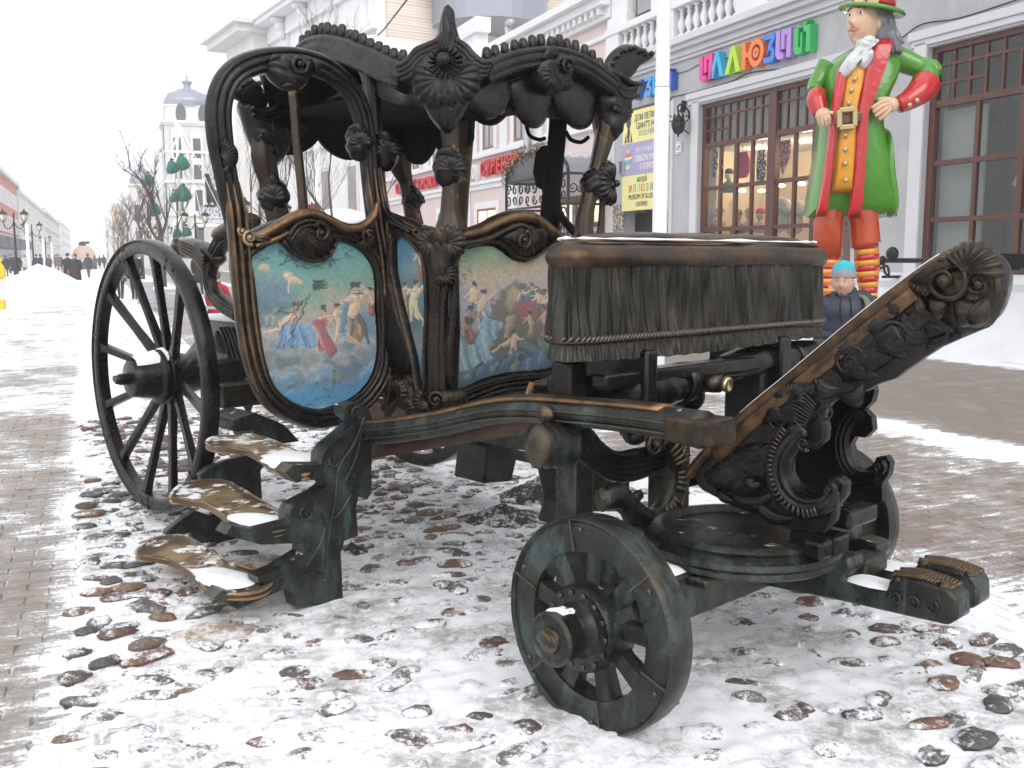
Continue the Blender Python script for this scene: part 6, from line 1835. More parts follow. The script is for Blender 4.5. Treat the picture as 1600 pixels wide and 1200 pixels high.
def patch(u, v, d, poly, c1, c2, label, name, cat):
    X, Z = FB(u, v, C0 + d); t = thing_f(name, X, C0 + d, Z, label, cat); m_ = MB(); P = Plane('y', 0)
    plate(m_, P, poly, -.02, .02); m = NT(name + '_m%d' % u, .9); vn = m.n('ShaderNodeTexVoronoi'); vn.inputs['Scale'].default_value = 14; m.l(m.pos(), vn.inputs[0]); m.col(m.mix(m.ramp(vn.outputs['Distance'], [(.38, 0), (.42, 1)]), c1, c2)); m_.build('cloth', m.m, t, smooth=False)
    m_ = MB(); m_.box(0, 0, max(p[1] for p in poly) + .25, .008, .008, .5); m_.build('string', M['black'], t)
patch(1112, 255, .5, [(-.28, .35), (.28, .35), (.28, -.15), (.12, -.42), (0, -.28), (-.2, -.12)], (.65, .68, .72), (.05, .12, .16), 'hanging scarf with black and pale blue pattern', 'scarf', 'scarf')
patch(1222, 245, .5, [(-.30, .38), (.30, .38), (.30, 0), (.05, -.42), (-.1, -.1), (-.28, .0)], (.70, .60, .62), (.45, .03, .08), 'hanging scarf with dark red and white pattern', 'scarf', 'scarf')
patch(1160, 258, .6, [(-.20, .33), (.18, .33), (.3, .1), (.3, -.2), (.16, -.33), (-.16, -.33), (-.28, -.15), (-.28, .15)], (.60, .02, .09), (.5, .02, .07), 'bright red paper lantern hanging in the shop window', 'paper_lantern', 'lantern')
patch(1190, 262, .6, [(-.14, .45), (.10, .45), (.18, 0), (.12, -.4), (-.16, -.4), (-.2, .1)], (.72, .72, .70), (.06, .06, .06), 'black and white patterned figure behind the centre mullion', 'figurine', 'figurine')
patch(1107, 345, .5, [(-.33, .3), (.33, .3), (.33, -.3), (-.33, -.3)], (.45, .05, .07), (.7, .68, .65), 'cushion with red and white diamonds in the lower left corner', 'cushion', 'cushion')
# coloured letters
def letter(ch, x0, x1, z0, z1, colr, dark, label, name='sign_letter'):
    """outlined block letter built from bars, with a second tone on its inner bars; one thing each"""
    t = bpy.data.objects.new('letter', None); link(t, SGN); t.location = (x0 - SGN['x0'], 0, z0 - SGN['z0']); t['label'] = label
    W = x1 - x0; Hh = z1 - z0; P = Plane('y', 0)
    mt = simple('letter_' + label[:14].replace(' ', '_') + name[:3], colr, .35); md = simple('letterd_' + label[:14].replace(' ', '_') + name[:3], dark, .4)
    def bar(poly, m=mt, o0=-.2, o1=0.0, nm='stroke'):
        m_ = MB(); plate(m_, P, [(a * W, b * Hh) for a, b in poly], o0, o1); m_.build(nm, m, t, smooth=False)
    if ch == 'I':   # И as two bars with a joined foot and head
        bar([(0, 1), (.28, 1), (.28, .22), (.5, .22), (.5, 0), (.18, 0), (0, .16)]); bar([(.36, 1), (1, 1), (1, 0), (.72, 0), (.72, .8), (.58, .8), (.58, .32), (.36, .32)])
        bar([(.5, 0), (.64, 0), (.64, .12), (.5, .12)], md)
    if ch == 'L':
        bar([(0, 0), (.40, 1), (.60, 1), (1, 0), (.74, 0), (.5, .66), (.26, 0)]); bar([(.34, 0), (.5, .42), (.66, 0)], md, -.2, -.06)
    if ch == 'U':   # Ю
        bar([(0, 1), (.18, 1), (.18, .6), (.34, .6), (.34, .42), (.18, .42), (.18, 0), (0, 0)])
        m_ = MB(); cx, cz = .66 * W, .5 * Hh
        for r0, r1 in ((.30, .18), (.11, .03)):
            n_ = 26; V = []
            for k in range(n_):
                a = 2 * PI * k / n_
                for rr, yy in ((r0, 0), (r1, 0), (r1, .2), (r0, .2)): V.append((cx + rr * 1.15 * W * math.cos(a), yy, cz + rr * 1.7 * Hh * math.sin(a)))
            m_.grid(np.array(V), n_, 4, closeu=True, closev=True)
        m_.build('ring', mt, t, smooth=False)
    if ch == 'Z':   # З
        bar([(0, 1), (.9, 1), (1, .85), (.7, .56), (.95, .36), (.95, .12), (.8, 0), (.1, 0), (0, .14), (0, .2), (.66, .2), (.66, .38), (.4, .46), (.4, .62), (.64, .82), (0, .82)]); bar([(.28, .30), (.48, .30), (.48, .44), (.28, .44)], md)
    if ch == 'J':   # Й
        bar([(0, .9), (.28, .9), (.28, .22), (.42, .22), (.42, .7), (.52, .7), (.52, 0), (.14, 0), (0, .14)]); bar([(.58, .9), (1, .9), (1, 0), (.76, 0), (.76, .7), (.58, .7)]); bar([(.25, 1.06), (.45, .94), (.6, .94), (.82, 1.08), (.7, .9), (.36, .9)])
    if ch == 'E': bar([(0, 1), (.9, 1), (.9, .8), (.3, .8), (.3, .6), (.8, .6), (.8, .42), (.3, .42), (.3, .2), (.95, .2), (.95, 0), (0, 0)])
    if ch == 'Y': bar([(0, 1), (.26, 1), (.5, .52), (.72, 1), (1, 1), (.5, 0), (.2, 0), (.36, .3)])
    if ch == 'M': bar([(0, 0), (0, 1), (.25, 1), (.5, .5), (.75, 1), (1, 1), (1, 0), (.76, 0), (.76, .55), (.5, .15), (.24, .55), (.24, 0)])
def pxl(u0, v0, u1, v1, c=C0 - .22):
    a = FB(u0, v1, c); b = FB(u1, v0, c); return a, b
seq = (('I', 1092, 1113, 92, 128, (.72, .04, .30), (.45, .02, .2), 'pink letter in the coloured shop sign'), ('L', 1108, 1131, 85, 124, (.03, .40, .68), (.02, .12, .4), 'blue letter like an arrowhead in the coloured shop sign'), ('L', 1132, 1157, 78, 117, (.45, .68, .05), (.15, .4, .03), 'lime green letter like an arrowhead in the coloured shop sign'),
       ('U', 1158, 1193, 68, 110, (.80, .20, .05), (.5, .1, .02), 'orange round letter in the coloured shop sign'), ('Z', 1192, 1211, 62, 100, (.04, .20, .66), (.02, .1, .4), 'royal blue letter in the coloured shop sign'), ('I', 1211, 1236, 52, 95, (.42, .25, .62), (.25, .12, .42), 'violet letter in the coloured shop sign'), ('J', 1239, 1266, 42, 89, (.03, .45, .12), (.02, .28, .08), 'green last letter of the coloured shop sign'))
SGN = thing_f('shop_sign', -23.1, C0 - .22, 6.1, 'rainbow coloured block letter sign on the grey museum wall above the shop window', 'sign'); SGN['x0'] = -23.1; SGN['z0'] = 6.1
for ch, u0, u1, v0, v1, c_, d_, lab in seq:
    a = FB(u0, v1, C0 - .22); b = FB(u1, v0, C0 - .22)
    a0 = FB((u0 + u1) / 2, v1, C0 - .22)[1]; 
    letter(ch, a[0], b[0], 6.10, 6.74, c_, d_, lab)
SGN = thing_f('shop_sign', -27.5, C0 - .22, 6.14, 'blue block letter sign on the grey wall, crossed by the white mast', 'sign'); SGN['x0'] = -27.5; SGN['z0'] = 6.14
for ch, u0, u1, lab in (('M', 958, 972, 'dark blue letter hidden beside the canopy finial, first of the blue sign'), ('Y', 986, 1002, 'dark blue letter nearest the finial in the blue sign'), ('Z', 1006, 1018, 'bright blue letter between two others in the blue sign'), ('E', 1019, 1030, 'bright blue letter partly behind the white pole'), ('J', 1038, 1049, 'dark blue last letter right of the white pole')):
    a = FB(u0, 150, C0 - .22); b = FB(u1, 128, C0 - .22)
    letter(ch, a[0], b[0], 6.14, 6.66, (.03, .10, .45) if ch in 'MYJ' else (.03, .32, .75), (.02, .05, .3), lab, 'blue_letter')
# information board
bd = thing_f('info_board', -27.15, C0 - .02, 2.95, 'tall information board with yellow, violet and yellow fields beside the white pole', 'sign')
YL = simple('board_yellow', (.80, .74, .32), .5); VI = simple('board_violet', (.38, .34, .52), .5); INK = simple('board_ink', (.06, .06, .07), .6); WH = simple('board_white', (.8, .8, .8), .5)
for z0, z1, m in ((1.99, 2.92, YL), (1.05, 1.985, VI), (0, 1.045, YL)):
    mb = MB(); mb.b2(0, 2.62, -.05, 0, z0, z1); mb.build('panel', m, bd, smooth=False)
mb = MB(); mb.b2(-.05, 2.67, -.04, .01, 2.93, 3.0); mb.build('top_rail', M['frame'], bd, smooth=False)
S_ = .88
for i_, (tx, z, sz, m, x) in enumerate((('ДОМ ВЕЛИКАНА', 2.60, .26, INK, 1.58), ("GIANT'S HOUSE", 2.36, .26, INK, 1.58), ('巨大巨大再现', 2.16, .20, simple('ink_grey', (.3, .3, .25), .6), 1.45), ('ЛЕНТОЧНЫЙ МУЗЕЙ', 1.68, .19, WH, 1.58), ('RIBBON MUSEUM', 1.42, .27, WH, 1.62), ('彩带博物馆', 1.18, .22, WH, 1.5),
                         ('МУЗЕЙ', .82, .20, INK, 1.2), ('MUSEUM OF ILLUSIONS', .33, .21, INK, 1.32), ('幻想博物馆', .12, .17, simple('ink_grey2', (.25, .25, .2), .6), 1.2))):
    o = text_obj('lettering', tx, sz, .003, m, bd, (x, -.055, z), sx=.82)
    tag(o, None, kind=None)
for k, (ch, c_) in enumerate(zip('ИЛЛЮЗИЙ', ((.6, .1, .1), (.3, .3, .3), (.3, .6, .5), (.7, .3, .1), (.3, .3, .3), (.3, .3, .3), (.3, .3, .3)))):
    text_obj('lettering', ch, .30, .003, simple('ink_c%d' % k, c_, .6), bd, (.52 + k * .25, -.055, .54), sx=.8, offset=.004)
mb = MB(); P0 = Plane('y', -.052); 
plate(mb, P0, [(.36 + .14 * math.cos(a), 2.62 + .19 * math.sin(a)) for a in np.linspace(0, 2 * PI, 20, endpoint=False)], 0, .004); plate(mb, P0, [(.30, 2.44), (.42, 2.44), (.46, 2.3), (.40, 2.1), (.44, 2.02), (.32, 2.02), (.26, 2.2)], 0, .003); plate(mb, P0, [(.52, 2.3), (.60, 2.02), (.48, 2.02)], 0, .003); plate(mb, P0, [(.2, 2.3), (.26, 2.02), (.12, 2.02)], 0, .003)
mb.build('emblem', INK, bd, smooth=False)
for k, (c_, z) in enumerate((((.8, .5, .2), 1.72), ((.75, .15, .12), 1.60), ((.8, .75, .5), 1.50), ((.1, .5, .6), 1.40), ((.5, .65, .15), 1.28), ((.7, .7, .7), 1.22))):
    w_ = .20 * math.sin(PI * (z - 1.14) / .66) + .03
    m_ = MB(); plate(m_, P0, [(.36 - w_, z), (.36 + w_, z + .03), (.36 + w_ * .9, z + .10), (.36 - w_ * .9, z + .075)], 0, .004 + .002 * k); m_.build('ribbon', simple('ribbon%d' % k, c_, .5), bd, smooth=False)
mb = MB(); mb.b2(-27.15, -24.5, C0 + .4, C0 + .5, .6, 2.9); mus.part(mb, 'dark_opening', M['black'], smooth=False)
# plaques and wall lamp
def framed(name, u, v, w_, h_, mats, label, cat, text=None, tcol=None, ts=.2):
    X, Z = FB(u, v, C0 - .02); t = thing_f(name, X, C0 - .02, Z, label, cat)
    for k, (kk, m) in enumerate(mats):
        m_ = MB(); m_.b2(-w_ / 2 * kk, w_ / 2 * kk, -.015 - .004 * k, 0, -h_ / 2 * kk, h_ / 2 * kk); m_.build('plate' if k == 0 else 'field', m, t, smooth=False)
    if text: text_obj('lettering', text, ts, .003, tcol, t, (0, -.036, -ts * .36))
BLU = simple('plaque_blue', (.05, .08, .35), .4)
framed('number_plaque', 1061, 231, .30, .32, ((1, WH), (.86, BLU), (.78, WH)), 'small square plaque with blue 17 on the grey wall', 'sign', '17', BLU, .19)
X, Z = FB(955, 292, C0 - .03); t = thing_f('oval_plaque', X, C0 - .03, Z, 'black oval house plaque with white 17 and a shield below', 'sign')
m_ = MB(); P1 = Plane('y', 0)
plate(m_, P1, [(-.22, .12), (-.22, .38), (-.1, .44), (0, .54), (.1, .44), (.22, .38), (.22, .12)], -.03, 0); plate(m_, P1, [(-.25, .08), (.25, .08), (.25, -.15), (.15, -.42), (0, -.5), (-.15, -.42), (-.25, -.15)], -.03, 0); m_.build('plate', M['black'], t, smooth=False, bevel=.01)
text_obj('lettering', '17', .22, .004, WH, t, (0, -.008, .16)); m_ = MB(); plate(m_, P1, [(-.19, .03), (.19, .03), (.18, -.12), (0, -.40), (-.18, -.12)], 0, .005); m_.build('field', simple('plq', (.35, .35, .35), .5), t, smooth=False); text_obj('lettering', 'БАУМАНА', .08, .004, M['black'], t, (0, -.012, -.06))
X, Z = FB(967, 340, C0 - .02); t = thing_f('mosaic_plaque', X, C0 - .02, Z, 'square mosaic plaque of brown and white chips low on the grey wall', 'plaque'); m_ = MB(); m_.b2(-.34, .34, -.03, 0, -.38, .38)
mo = NT('mosaic', .5); vo = mo.n('ShaderNodeTexVoronoi'); vo.inputs['Scale'].default_value = 16; mo.l(mo.pos(), vo.inputs[0]); mo.col(mo.mix(mo.ramp(vo.outputs['Distance'], [(.3, 0), (.5, 1)]), (.65, .6, .55), (.15, .10, .07))); m_.build('plate', mo.m, t, smooth=False)
X, Z = FB(974, 262, C0 - .05); t = thing_f('intercom_box', X, C0 - .02, Z, 'small grey box on the wall left of the information board', 'box'); m_ = MB(); m_.b2(-.12, .12, -.12, 0, -.24, .24); m_.build('case', M['pipe'], t, smooth=False, bevel=.01); m_ = MB(); m_.b2(-.08, .08, -.135, -.12, -.18, .18); m_.build('door', M['dglass'], t, smooth=False)
def iron_wall_lamp(u, v):
    X, Z = FB(u, v, C0 - .35); t = thing_f('wall_lamp', X, C0 - .35, Z, 'ornate black wrought iron wall lamp right of the white pole', 'lamp')
    m_ = MB(); lathe(m_, [(0, -.42), (.02, -.40), (.03, -.34), (.12, -.30), (.18, -.16), (.20, -.05), (.16, 0), (.19, .03), (.10, .10), (.04, .18), (0, .24)], 8); m_.build('lantern', M['black'], t)
    m_ = MB(); sweep(m_, cr([(0, .35, .1), (0, .3, .3), (0, .1, .45), (-.05, 0, .4), (0, 0, .2)], 6), .025); sweep(m_, cr([(0, .33, -.3), (-.1, .15, -.1), (.08, .1, .15), (-.05, .05, .3)], 6), .02); m_.box(-.25, .3, .45, .12, .1, .3, ry=.3); m_.build('bracket', M['black'], t)
    for k in range(6):
        m_ = MB(); a = k * PI / 3; sweep(m_, cr([(.16 * math.cos(a), .16 * math.sin(a), -.02), (.26 * math.cos(a), .26 * math.sin(a), .05), (.24 * math.cos(a), .24 * math.sin(a), .16), (.18 * math.cos(a), .18 * math.sin(a), .12)], 4), .018, ns=6); m_.build('scroll', M['black'], t)
iron_wall_lamp(1060, 190)
# ---------------------------------------------------------------- snow covered terrace in front of the windows, canopy pole
mb = MB(); nx_ = 60; V = []
for i in range(nx_ + 1):
    X = -30 + 27.0 * i / nx_
    for j, (c, z) in enumerate(((12.9, -.03), (13.2, .16), (13.5, .34), (13.62, .42), (13.7, .9), (13.75, 1.18), (13.85, 1.25), (14.3, 1.26), (15.0, 1.27))):
        nz = noise.noise(Vector((X * 1.3, j, 0)))
        V.append((X, c + .12 * nz * (j < 4), z + (.10 * nz if 0 < j < 4 else 0) + .012 * noise.noise(Vector((X * 4, j * 3, 2)))))
mb.grid(np.array(V), nx_ + 1, 9)
ter = Bld('snowy_terrace', -18, 14, 'snow-covered low terrace wall in front of the shop windows', 'wall'); ter.part(mb, 'snow_cover', simple('wall_snow', (.70, .71, .74), .9, var=.08, vs=2, bump=.3, bs=14))
mb = MB(); mb.b2(-30, -3, 13.72, 15.0, 0, 1.14); ter.part(mb, 'base', M['greyl'], smooth=False)
X1, Z1 = FB(1380, 407, 13.4); X2, Z2 = FB(1620, 409, 13.4)
t = thing_f('awning_pole', X1, 13.4, Z1, 'horizontal black pole with a ball joint and knotted cord above the snowy terrace', 'pole')
m_ = MB(); sweep(m_, [(0, 0, 0), (X2 - X1 + 3, 0, .02)], .045); m_.build('tube', M['black'], t)
m_ = MB(); ellipsoid(m_, (.22, 0, .12), (.13, .1, .13), 8, 12); ellipsoid(m_, (-.02, 0, 0), (.07, .07, .09), 8, 10); m_.build('joint', M['black'], t)
m_ = MB(); sweep(m_, cr([(.05, -.03, -.05), (.1, -.05, -.2), (.2, -.04, -.28), (.18, -.05, -.12), (.08, -.04, -.1), (-.05, -.04, -.15), (-.03, -.04, -.02)], 6), .022); m_.build('cord', M['black'], t)
m_ = MB(); m_.box(.0, .4, -.3, .05, .8, .05); m_.build('bracket', M['black'], t)

# ---------------------------------------------------------------- pink building
pk = Bld('pink_building', -48, C0 + .05, 'pink and white stucco building with white window surrounds and red shop letters')
PX0, PX1, CP = -68.0, -27.95, C0 + .05
mb = MB(); mb.b2(PX0, PX1, CP, CP + 10, 0, 9.6); pk.part(mb, 'wall', M['pink'], smooth=False)
mb = MB()
for z0, z1, d in ((9.2, 9.45, .5), (9.45, 9.7, .75), (8.85, 9.2, .2), (5.62, 5.80, .22), (4.55, 4.7, .18), (4.35, 4.55, .08), (8.3, 8.45, .12)):
    mb.b2(PX0, PX1, CP - d, CP - .003 * d, z0, z1)
pk.part(mb, 'cornice', M['white'], smooth=False, bevel=.02)
for k in range(70):
    x = PX1 - .4 - k * .42
    if k == 0: m_ = MB(); m_.b2(-.10, .10, -.40, -.2, 8.98, 9.2); d0 = m_.build('dentil', M['white'], pk.root, smooth=False); o = d0
    else: o = d0.copy(); link(o, pk.root)
    o.location = (x + 48, -.0, 0)
def win(b, x, z0, z1, w_, C_, fm, gm, trim=None, ped=False, sill=True, arch=False):
    if trim is not None:
        m_ = MB(); tw = .28
        m_.b2(x - w_ / 2 - tw, x - w_ / 2, C_ - .08, C_ - .002, z0 - .05, z1 + tw); m_.b2(x + w_ / 2, x + w_ / 2 + tw, C_ - .08, C_ - .002, z0 - .05, z1 + tw); m_.b2(x - w_ / 2, x + w_ / 2, C_ - .08, C_ - .002, z1, z1 + tw)
        if sill: m_.b2(x - w_ / 2 - tw * 1.3, x + w_ / 2 + tw * 1.3, C_ - .16, C_ - .002, z0 - .2, z0 - .05)
        if ped:
            m_.b2(x - w_ / 2 - tw * 1.5, x + w_ / 2 + tw * 1.5, C_ - .25, C_ - .002, z1 + tw + .25, z1 + tw + .4); m_.b2(x - w_ / 2 - tw, x + w_ / 2 + tw, C_ - .12, C_ - .002, z1 + tw, z1 + tw + .25)
        b.part(m_, 'window_surround', trim, smooth=False)
    m_ = MB(); fw = .09
    m_.b2(x - w_ / 2, x - w_ / 2 + fw, C_ - .05, C_ - .001, z0, z1); m_.b2(x + w_ / 2 - fw, x + w_ / 2, C_ - .05, C_ - .001, z0, z1); m_.b2(x - w_ / 2 + fw, x + w_ / 2 - fw, C_ - .05, C_ - .001, z1 - fw, z1); m_.b2(x - w_ / 2 + fw, x + w_ / 2 - fw, C_ - .05, C_ - .001, z0, z0 + fw)
    m_.b2(x - .03, x + .03, C_ - .045, C_ - .001, z0 + fw, z1 - fw)
    f_ = b.part(m_, 'window', fm, smooth=False)
    for s_ in (-1, 1):
        m_ = MB(); a, c = sorted((x + s_ * .03, x + s_ * (w_ / 2 - fw))); m_.b2(a, c, C_ - .02, C_ - .0015, z0 + fw, z1 - fw); m_.build('pane', gm, f_, smooth=False)
xs = [FB(u, 220, CP)[0] for u in (765, 815)]
pitch = xs[1] - xs[0]
x = xs[1] + pitch * 2; k = 0
while x > PX0 + 2:
    if x < PX1 - 1.5:
        win(pk, x, 5.95, 7.75, 1.25, CP, M['frame2'], M['gglass'], M['white'], ped=True)
    x -= pitch; k += 1
xg = [FB(u, 340, CP)[0] for u in (762, 633)]
for x in (xg[0], xg[0] - 5.2, xg[1] - 1.2, xg[1] - 7): win(pk, x, 1.6, 3.55, 2.2, CP, M['frame2'], M['warmglass'], M['white'])
mb = MB()
for x in (xs[0] + pitch / 2, xs[0] - pitch / 2, xs[1] + pitch / 2, xs[0] - pitch * 1.5, xs[0] - pitch * 2.5, xs[0] - 3.5 * pitch): mb.b2(x - .35, x + .35, CP - .10, CP - .002, 5.8, 8.85)
for x in (xg[0] + 2.6, xg[0] - 2.6): mb.b2(x - .6, x + .6, CP - .07, CP - .002, .8, 4.35)
pk.part(mb, 'pilaster', M['white'], smooth=False, bevel=.02)
RED = simple('sign_red', (.60, .02, .04), .4)
def sign_text(txt, u0, u1, z, size, mat, label):
    X0 = FB(u0, 280, CP - .2)[0]; X1 = FB(u1, 280, CP - .2)[0]; n_ = len(txt)
    t = thing_f('shop_sign', X0, CP - .15, z, label, 'sign')
    for k, ch in enumerate(txt):
        text_obj('letter', ch, size, .09, mat, t, ((X1 - X0) * (k + .5) / n_, 0, 0), offset=.02, sx=(X1 - X0) / n_ / size * 1.35)
sign_text('СУВЕНИРЫ', 751, 820, 4.86, .80, RED, 'red Cyrillic souvenir shop sign on the pink wall left of the entrance canopy')
sign_text('(РО)', 729, 747, 4.84, .75, WH, 'small white sign with brackets just left of the red souvenir letters')
sign_text('SPORT', 651, 683, 4.86, .72, RED, 'red Latin sport sign on the pink wall seen between carriage posts')
sign_text('СПОРТ', 618, 648, 4.86, .72, RED, 'red Cyrillic sign left of the Latin one on the pink wall')
# downpipe and roof features
wire('downpipe', [(800, 34), (793, 40), (797, 62), (806, 72), (820, 82), (822, 110), (823, 190), (824, 300)], CP - .35, .14, pk, M['pipe'])
mb = MB(); mb.b2(-41.5, -39.2, CP - .3, CP + .2, 8.3, 11.0); mb.b2(-41.8, -38.9, CP - .45, CP + .2, 10.6, 11.2); mb.b2(-46, -41.5, CP, CP + .3, 9.7, 10.4)
pk.part(mb, 'parapet', M['white'], smooth=False, bevel=.02)
mb = MB(); mb.b2(PX0, PX1, CP + .2, CP + 10, 9.7, 9.95); pk.part(mb, 'roof', M['roofm'], smooth=False)
mb = MB()
for k in range(12):
    x = -66 + k * 2.2; mb.box(x, CP + .4, 10.4, .04, .04, 1.0); sweep(mb, [(x, CP + .4, 10.0), (x + 2.2, CP + .4, 10.8)], .015, ns=4)
mb.box(-54, CP + .4, 10.9, 25, .04, .04); mb.box(-54, CP + .4, 10.5, 25, .03, .03); pk.part(mb, 'roof_railing', M['pipe'], smooth=False)
# dome with ribs over the pink roof
Xd, Zd = FB(765, -6, CP + 6)
mb = MB(); lathe(mb, [(3.2, -3.2), (3.2, -1.6), (3.5, -1.4), (3.4, -1.1), (3.5, 0), (3.0, 1.8), (1.8, 3.2), (.6, 3.9), (0, 4.0)], 32, Matrix.Translation((Xd, CP + 6, Zd + 1.4)), ribs=32, ra=.02); pk.part(mb, 'dome', M['dome'], smooth=False)
# wrought iron entrance canopy with garland, door
XC0, XC1 = FB(806, 300, CP - 1.2)[0], FB(908, 300, CP - 1.2)[0]
t = thing_f('entrance_canopy', (XC0 + XC1) / 2, CP, 0, 'arched black wrought iron entrance canopy hung with an evergreen garland', 'canopy')
hw = 2.5
mb = MB(); V = []
for i in range(17):
    a = PI * i / 16
    for y in (-1.6, 0): V.append((-hw * math.cos(a), y, 4.15 + .85 * math.sin(a)))
mb.grid(np.array(V), 17, 2); mb.build('roof', M['roofm'], t)
m_ = MB()
for y in (-1.6,):
    sweep(m_, [(-hw * math.cos(a), y, 4.15 + .85 * math.sin(a)) for a in np.linspace(0, PI, 20)], .05); sweep(m_, [(-hw, y, 4.12), (hw, y, 4.12)], .05); sweep(m_, [(-hw, y, 3.2), (hw, y, 3.2)], .04)
for x in (-hw, hw):
    for z in (4.12, 3.2): sweep(m_, [(x, -1.6, z), (x, 0, z)], .04)
    sweep(m_, [(x, -1.6, 4.1), (x, -1.6, .0)], .05)
m_.build('frame', M['black'], t)
for k in range(9):
    x = -hw + .28 + k * (2 * hw - .56) / 8
    m_ = MB(); P = Plane('y', -1.6)
    volute(m_, P, (x, 3.85), .22, 1.5, .14, a0=k, off=0, boss=False); volute(m_, P, (x, 3.45), .20, 1.4, .14, a0=k + 2, dr=-1, off=0, boss=False); m_.build('scrollwork', M['black'], t)
for k in range(5):
    m_ = MB(); P = Plane('x', hw); volute(m_, P, (-.3 - k * .28, 3.7), .18, 1.5, .14, a0=k, off=0, boss=False); m_.build('scrollwork', M['black'], t)
for k in range(4):
    m_ = MB(); P = Plane('y', -1.6); volute(m_, P, (hw - .3, 2.9 - k * .55), .26, 1.5, .12, a0=k * 2, off=0, boss=False); m_.build('scrollwork', M['black'], t)
GAR = simple('garland_green', (.04, .05, .025), .9); m_ = MB(); r_ = random.Random(3)
for k in range(700):
    a = r_.uniform(.0, PI * .62); p = np.array([-hw * math.cos(a), -1.65, 4.18 + .85 * math.sin(a)]) + np.array([r_.gauss(0, .12), r_.gauss(0, .08), r_.gauss(0, .12)])
    d = np.array([r_.gauss(0, .09), r_.gauss(0, .05), r_.gauss(0, .09)]); e = np.array([r_.gauss(0, .02), .02, r_.gauss(0, .03)])
    m_.add([p, p + d, p + d * .5 + e], [(0, 1, 2)])
tag(m_.build('garland', GAR, t, smooth=False, fix=False), kind='stuff')
m_ = MB()
for k in range(50):
    a = r_.uniform(.0, PI * .62); ellipsoid(m_, (-hw * math.cos(a) + r_.gauss(0, .1), -1.74, 4.2 + .85 * math.sin(a) + r_.gauss(0, .1)), (.03, .03, .03), 4, 5)
tag(m_.build('garland_balls', simple('gold_ball', (.5, .4, .15), .3, .6), t), kind='stuff')
mb = MB(); mb.b2(-1.9, -1.7, -.1, 0, 0, 3.6); mb.b2(1.7, 1.9, -.1, 0, 0, 3.6); mb.b2(-1.7, 1.7, -.1, 0, 3.4, 3.6); mb.b2(-1.7, 1.7, -.09, 0, 2.55, 2.68); mb.b2(-.08, .08, -.09, 0, 0, 3.4)
dr = tag(mb.build('door', M['frame'], None, smooth=False, bevel=.01), 'brown wooden double door with glass panes under the iron canopy', 'door'); p = -SD * ((XC0 + XC1) / 2) + SN * (CP - .003); dr.location = (p[0], p[1], 0); dr.rotation_euler = (0, 0, RB)
for k in range(8):
    m_ = MB(); x = -1.6 + k * .41; m_.b2(x, x + .30, -.05, -.01, 2.72, 3.36); m_.build('pane', M['warmglass'] if k % 3 else M['dglass'], dr, smooth=False)
for x in (-1.5, .25): m_ = MB(); m_.b2(x, x + 1.2, -.05, -.01, .9, 2.4); m_.build('pane', M['dglass'], dr, smooth=False)

# ---------------------------------------------------------------- white cornice building behind (turned a little)
def rotbld(name, p_near, ang, L, D, H, label, mat, cat='building'):
    """long block whose street face runs away from p_near along heading ang"""
    d = np.array([math.sin(ang), math.cos(ang)]); rz = math.atan2(-d[1], -d[0])
    return empty(name, (p_near[0], p_near[1], 0), rz, label, cat)
angW = math.atan((-135 - 800) / 1563.0)
pn = at_dist(592, 300, 56); HW = at_dist(592, -74, 56)[2]
cw = rotbld('cornice_building', pn, angW, 0, 0, 0, 'tall white building with a deep bracketed cornice and a bare brick end wall', None)
Lw = 18.5   # local x negative = away
mb = MB(); mb.b2(-Lw, 0, 0, 14, 0, HW - .6); mb.build('wall', M['white'], cw, smooth=False)
mb = MB(); mb.b2(0.02, .3, .6, 14, 3, HW + 3.5); mb.build('brick_end_wall', M['brick'], cw, smooth=False)
mb = MB(); mb.b2(-Lw, .3, -1.5, 14, HW - .25, HW); mb.b2(-Lw, .3, -1.3, 0, HW - .55, HW - .25); mb.b2(-Lw, .3, -.3, -.003, HW - 1.6, HW - .55); mb.b2(-Lw, .3, -.35, -.003, HW - 4.0, HW - 3.7); mb.b2(-Lw, .3, -.4, -.003, HW - 9.6, HW - 9.2); mb.build('cornice', M['white'], cw, smooth=False, bevel=.03)
mb = MB(); mb.b2(-Lw - 7, -Lw, -1.2, 12, 0, HW - .4); mb.b2(-Lw - 8.4, -Lw + .8, -2.8, 13, HW - .4, HW - .1); mb.b2(-Lw - 8.0, -Lw + .4, -2.4, 12.5, HW - .9, HW - .4); mb.build('corner_pavilion', M['white2'], cw, smooth=False)
for k in range(6):
    x = -1.5 - k * 4.4
    m_ = MB(); m_.b2(x - .35, x + .35, -.25, -.002, HW - 9.2, HW - 1.6); m_.b2(x - .5, x + .5, -.35, -.002, HW - 3.7, HW - 3.3); m_.build('pilaster', M['white'], cw, smooth=False)
    m_ = MB(); ellipsoid(m_, (x, -.5, HW - 1.0), (.3, .4, .4), 6, 10); m_.b2(x - .3, x + .3, -1.1, -.35, HW - .85, HW - .55); m_.b2(x - .25, x + .25, -.6, -.3, HW - 1.9, HW - 1.2); m_.build('bracket', M['white'], cw)
    for z0, z1 in ((HW - 8.6, HW - 4.9), (HW - 14, HW - 11)):
        m_ = MB(); xx = x - 2.2; m_.b2(xx - .9, xx + .9, -.08, -.002, z0 - .1, z1 + .25); f_ = m_.build('window', M['white2'], cw, smooth=False)
        m_ = MB(); m_.b2(xx - .62, xx + .62, -.10, -.081, z0, z1); m_.build('pane', M['gglass'], f_, smooth=False)
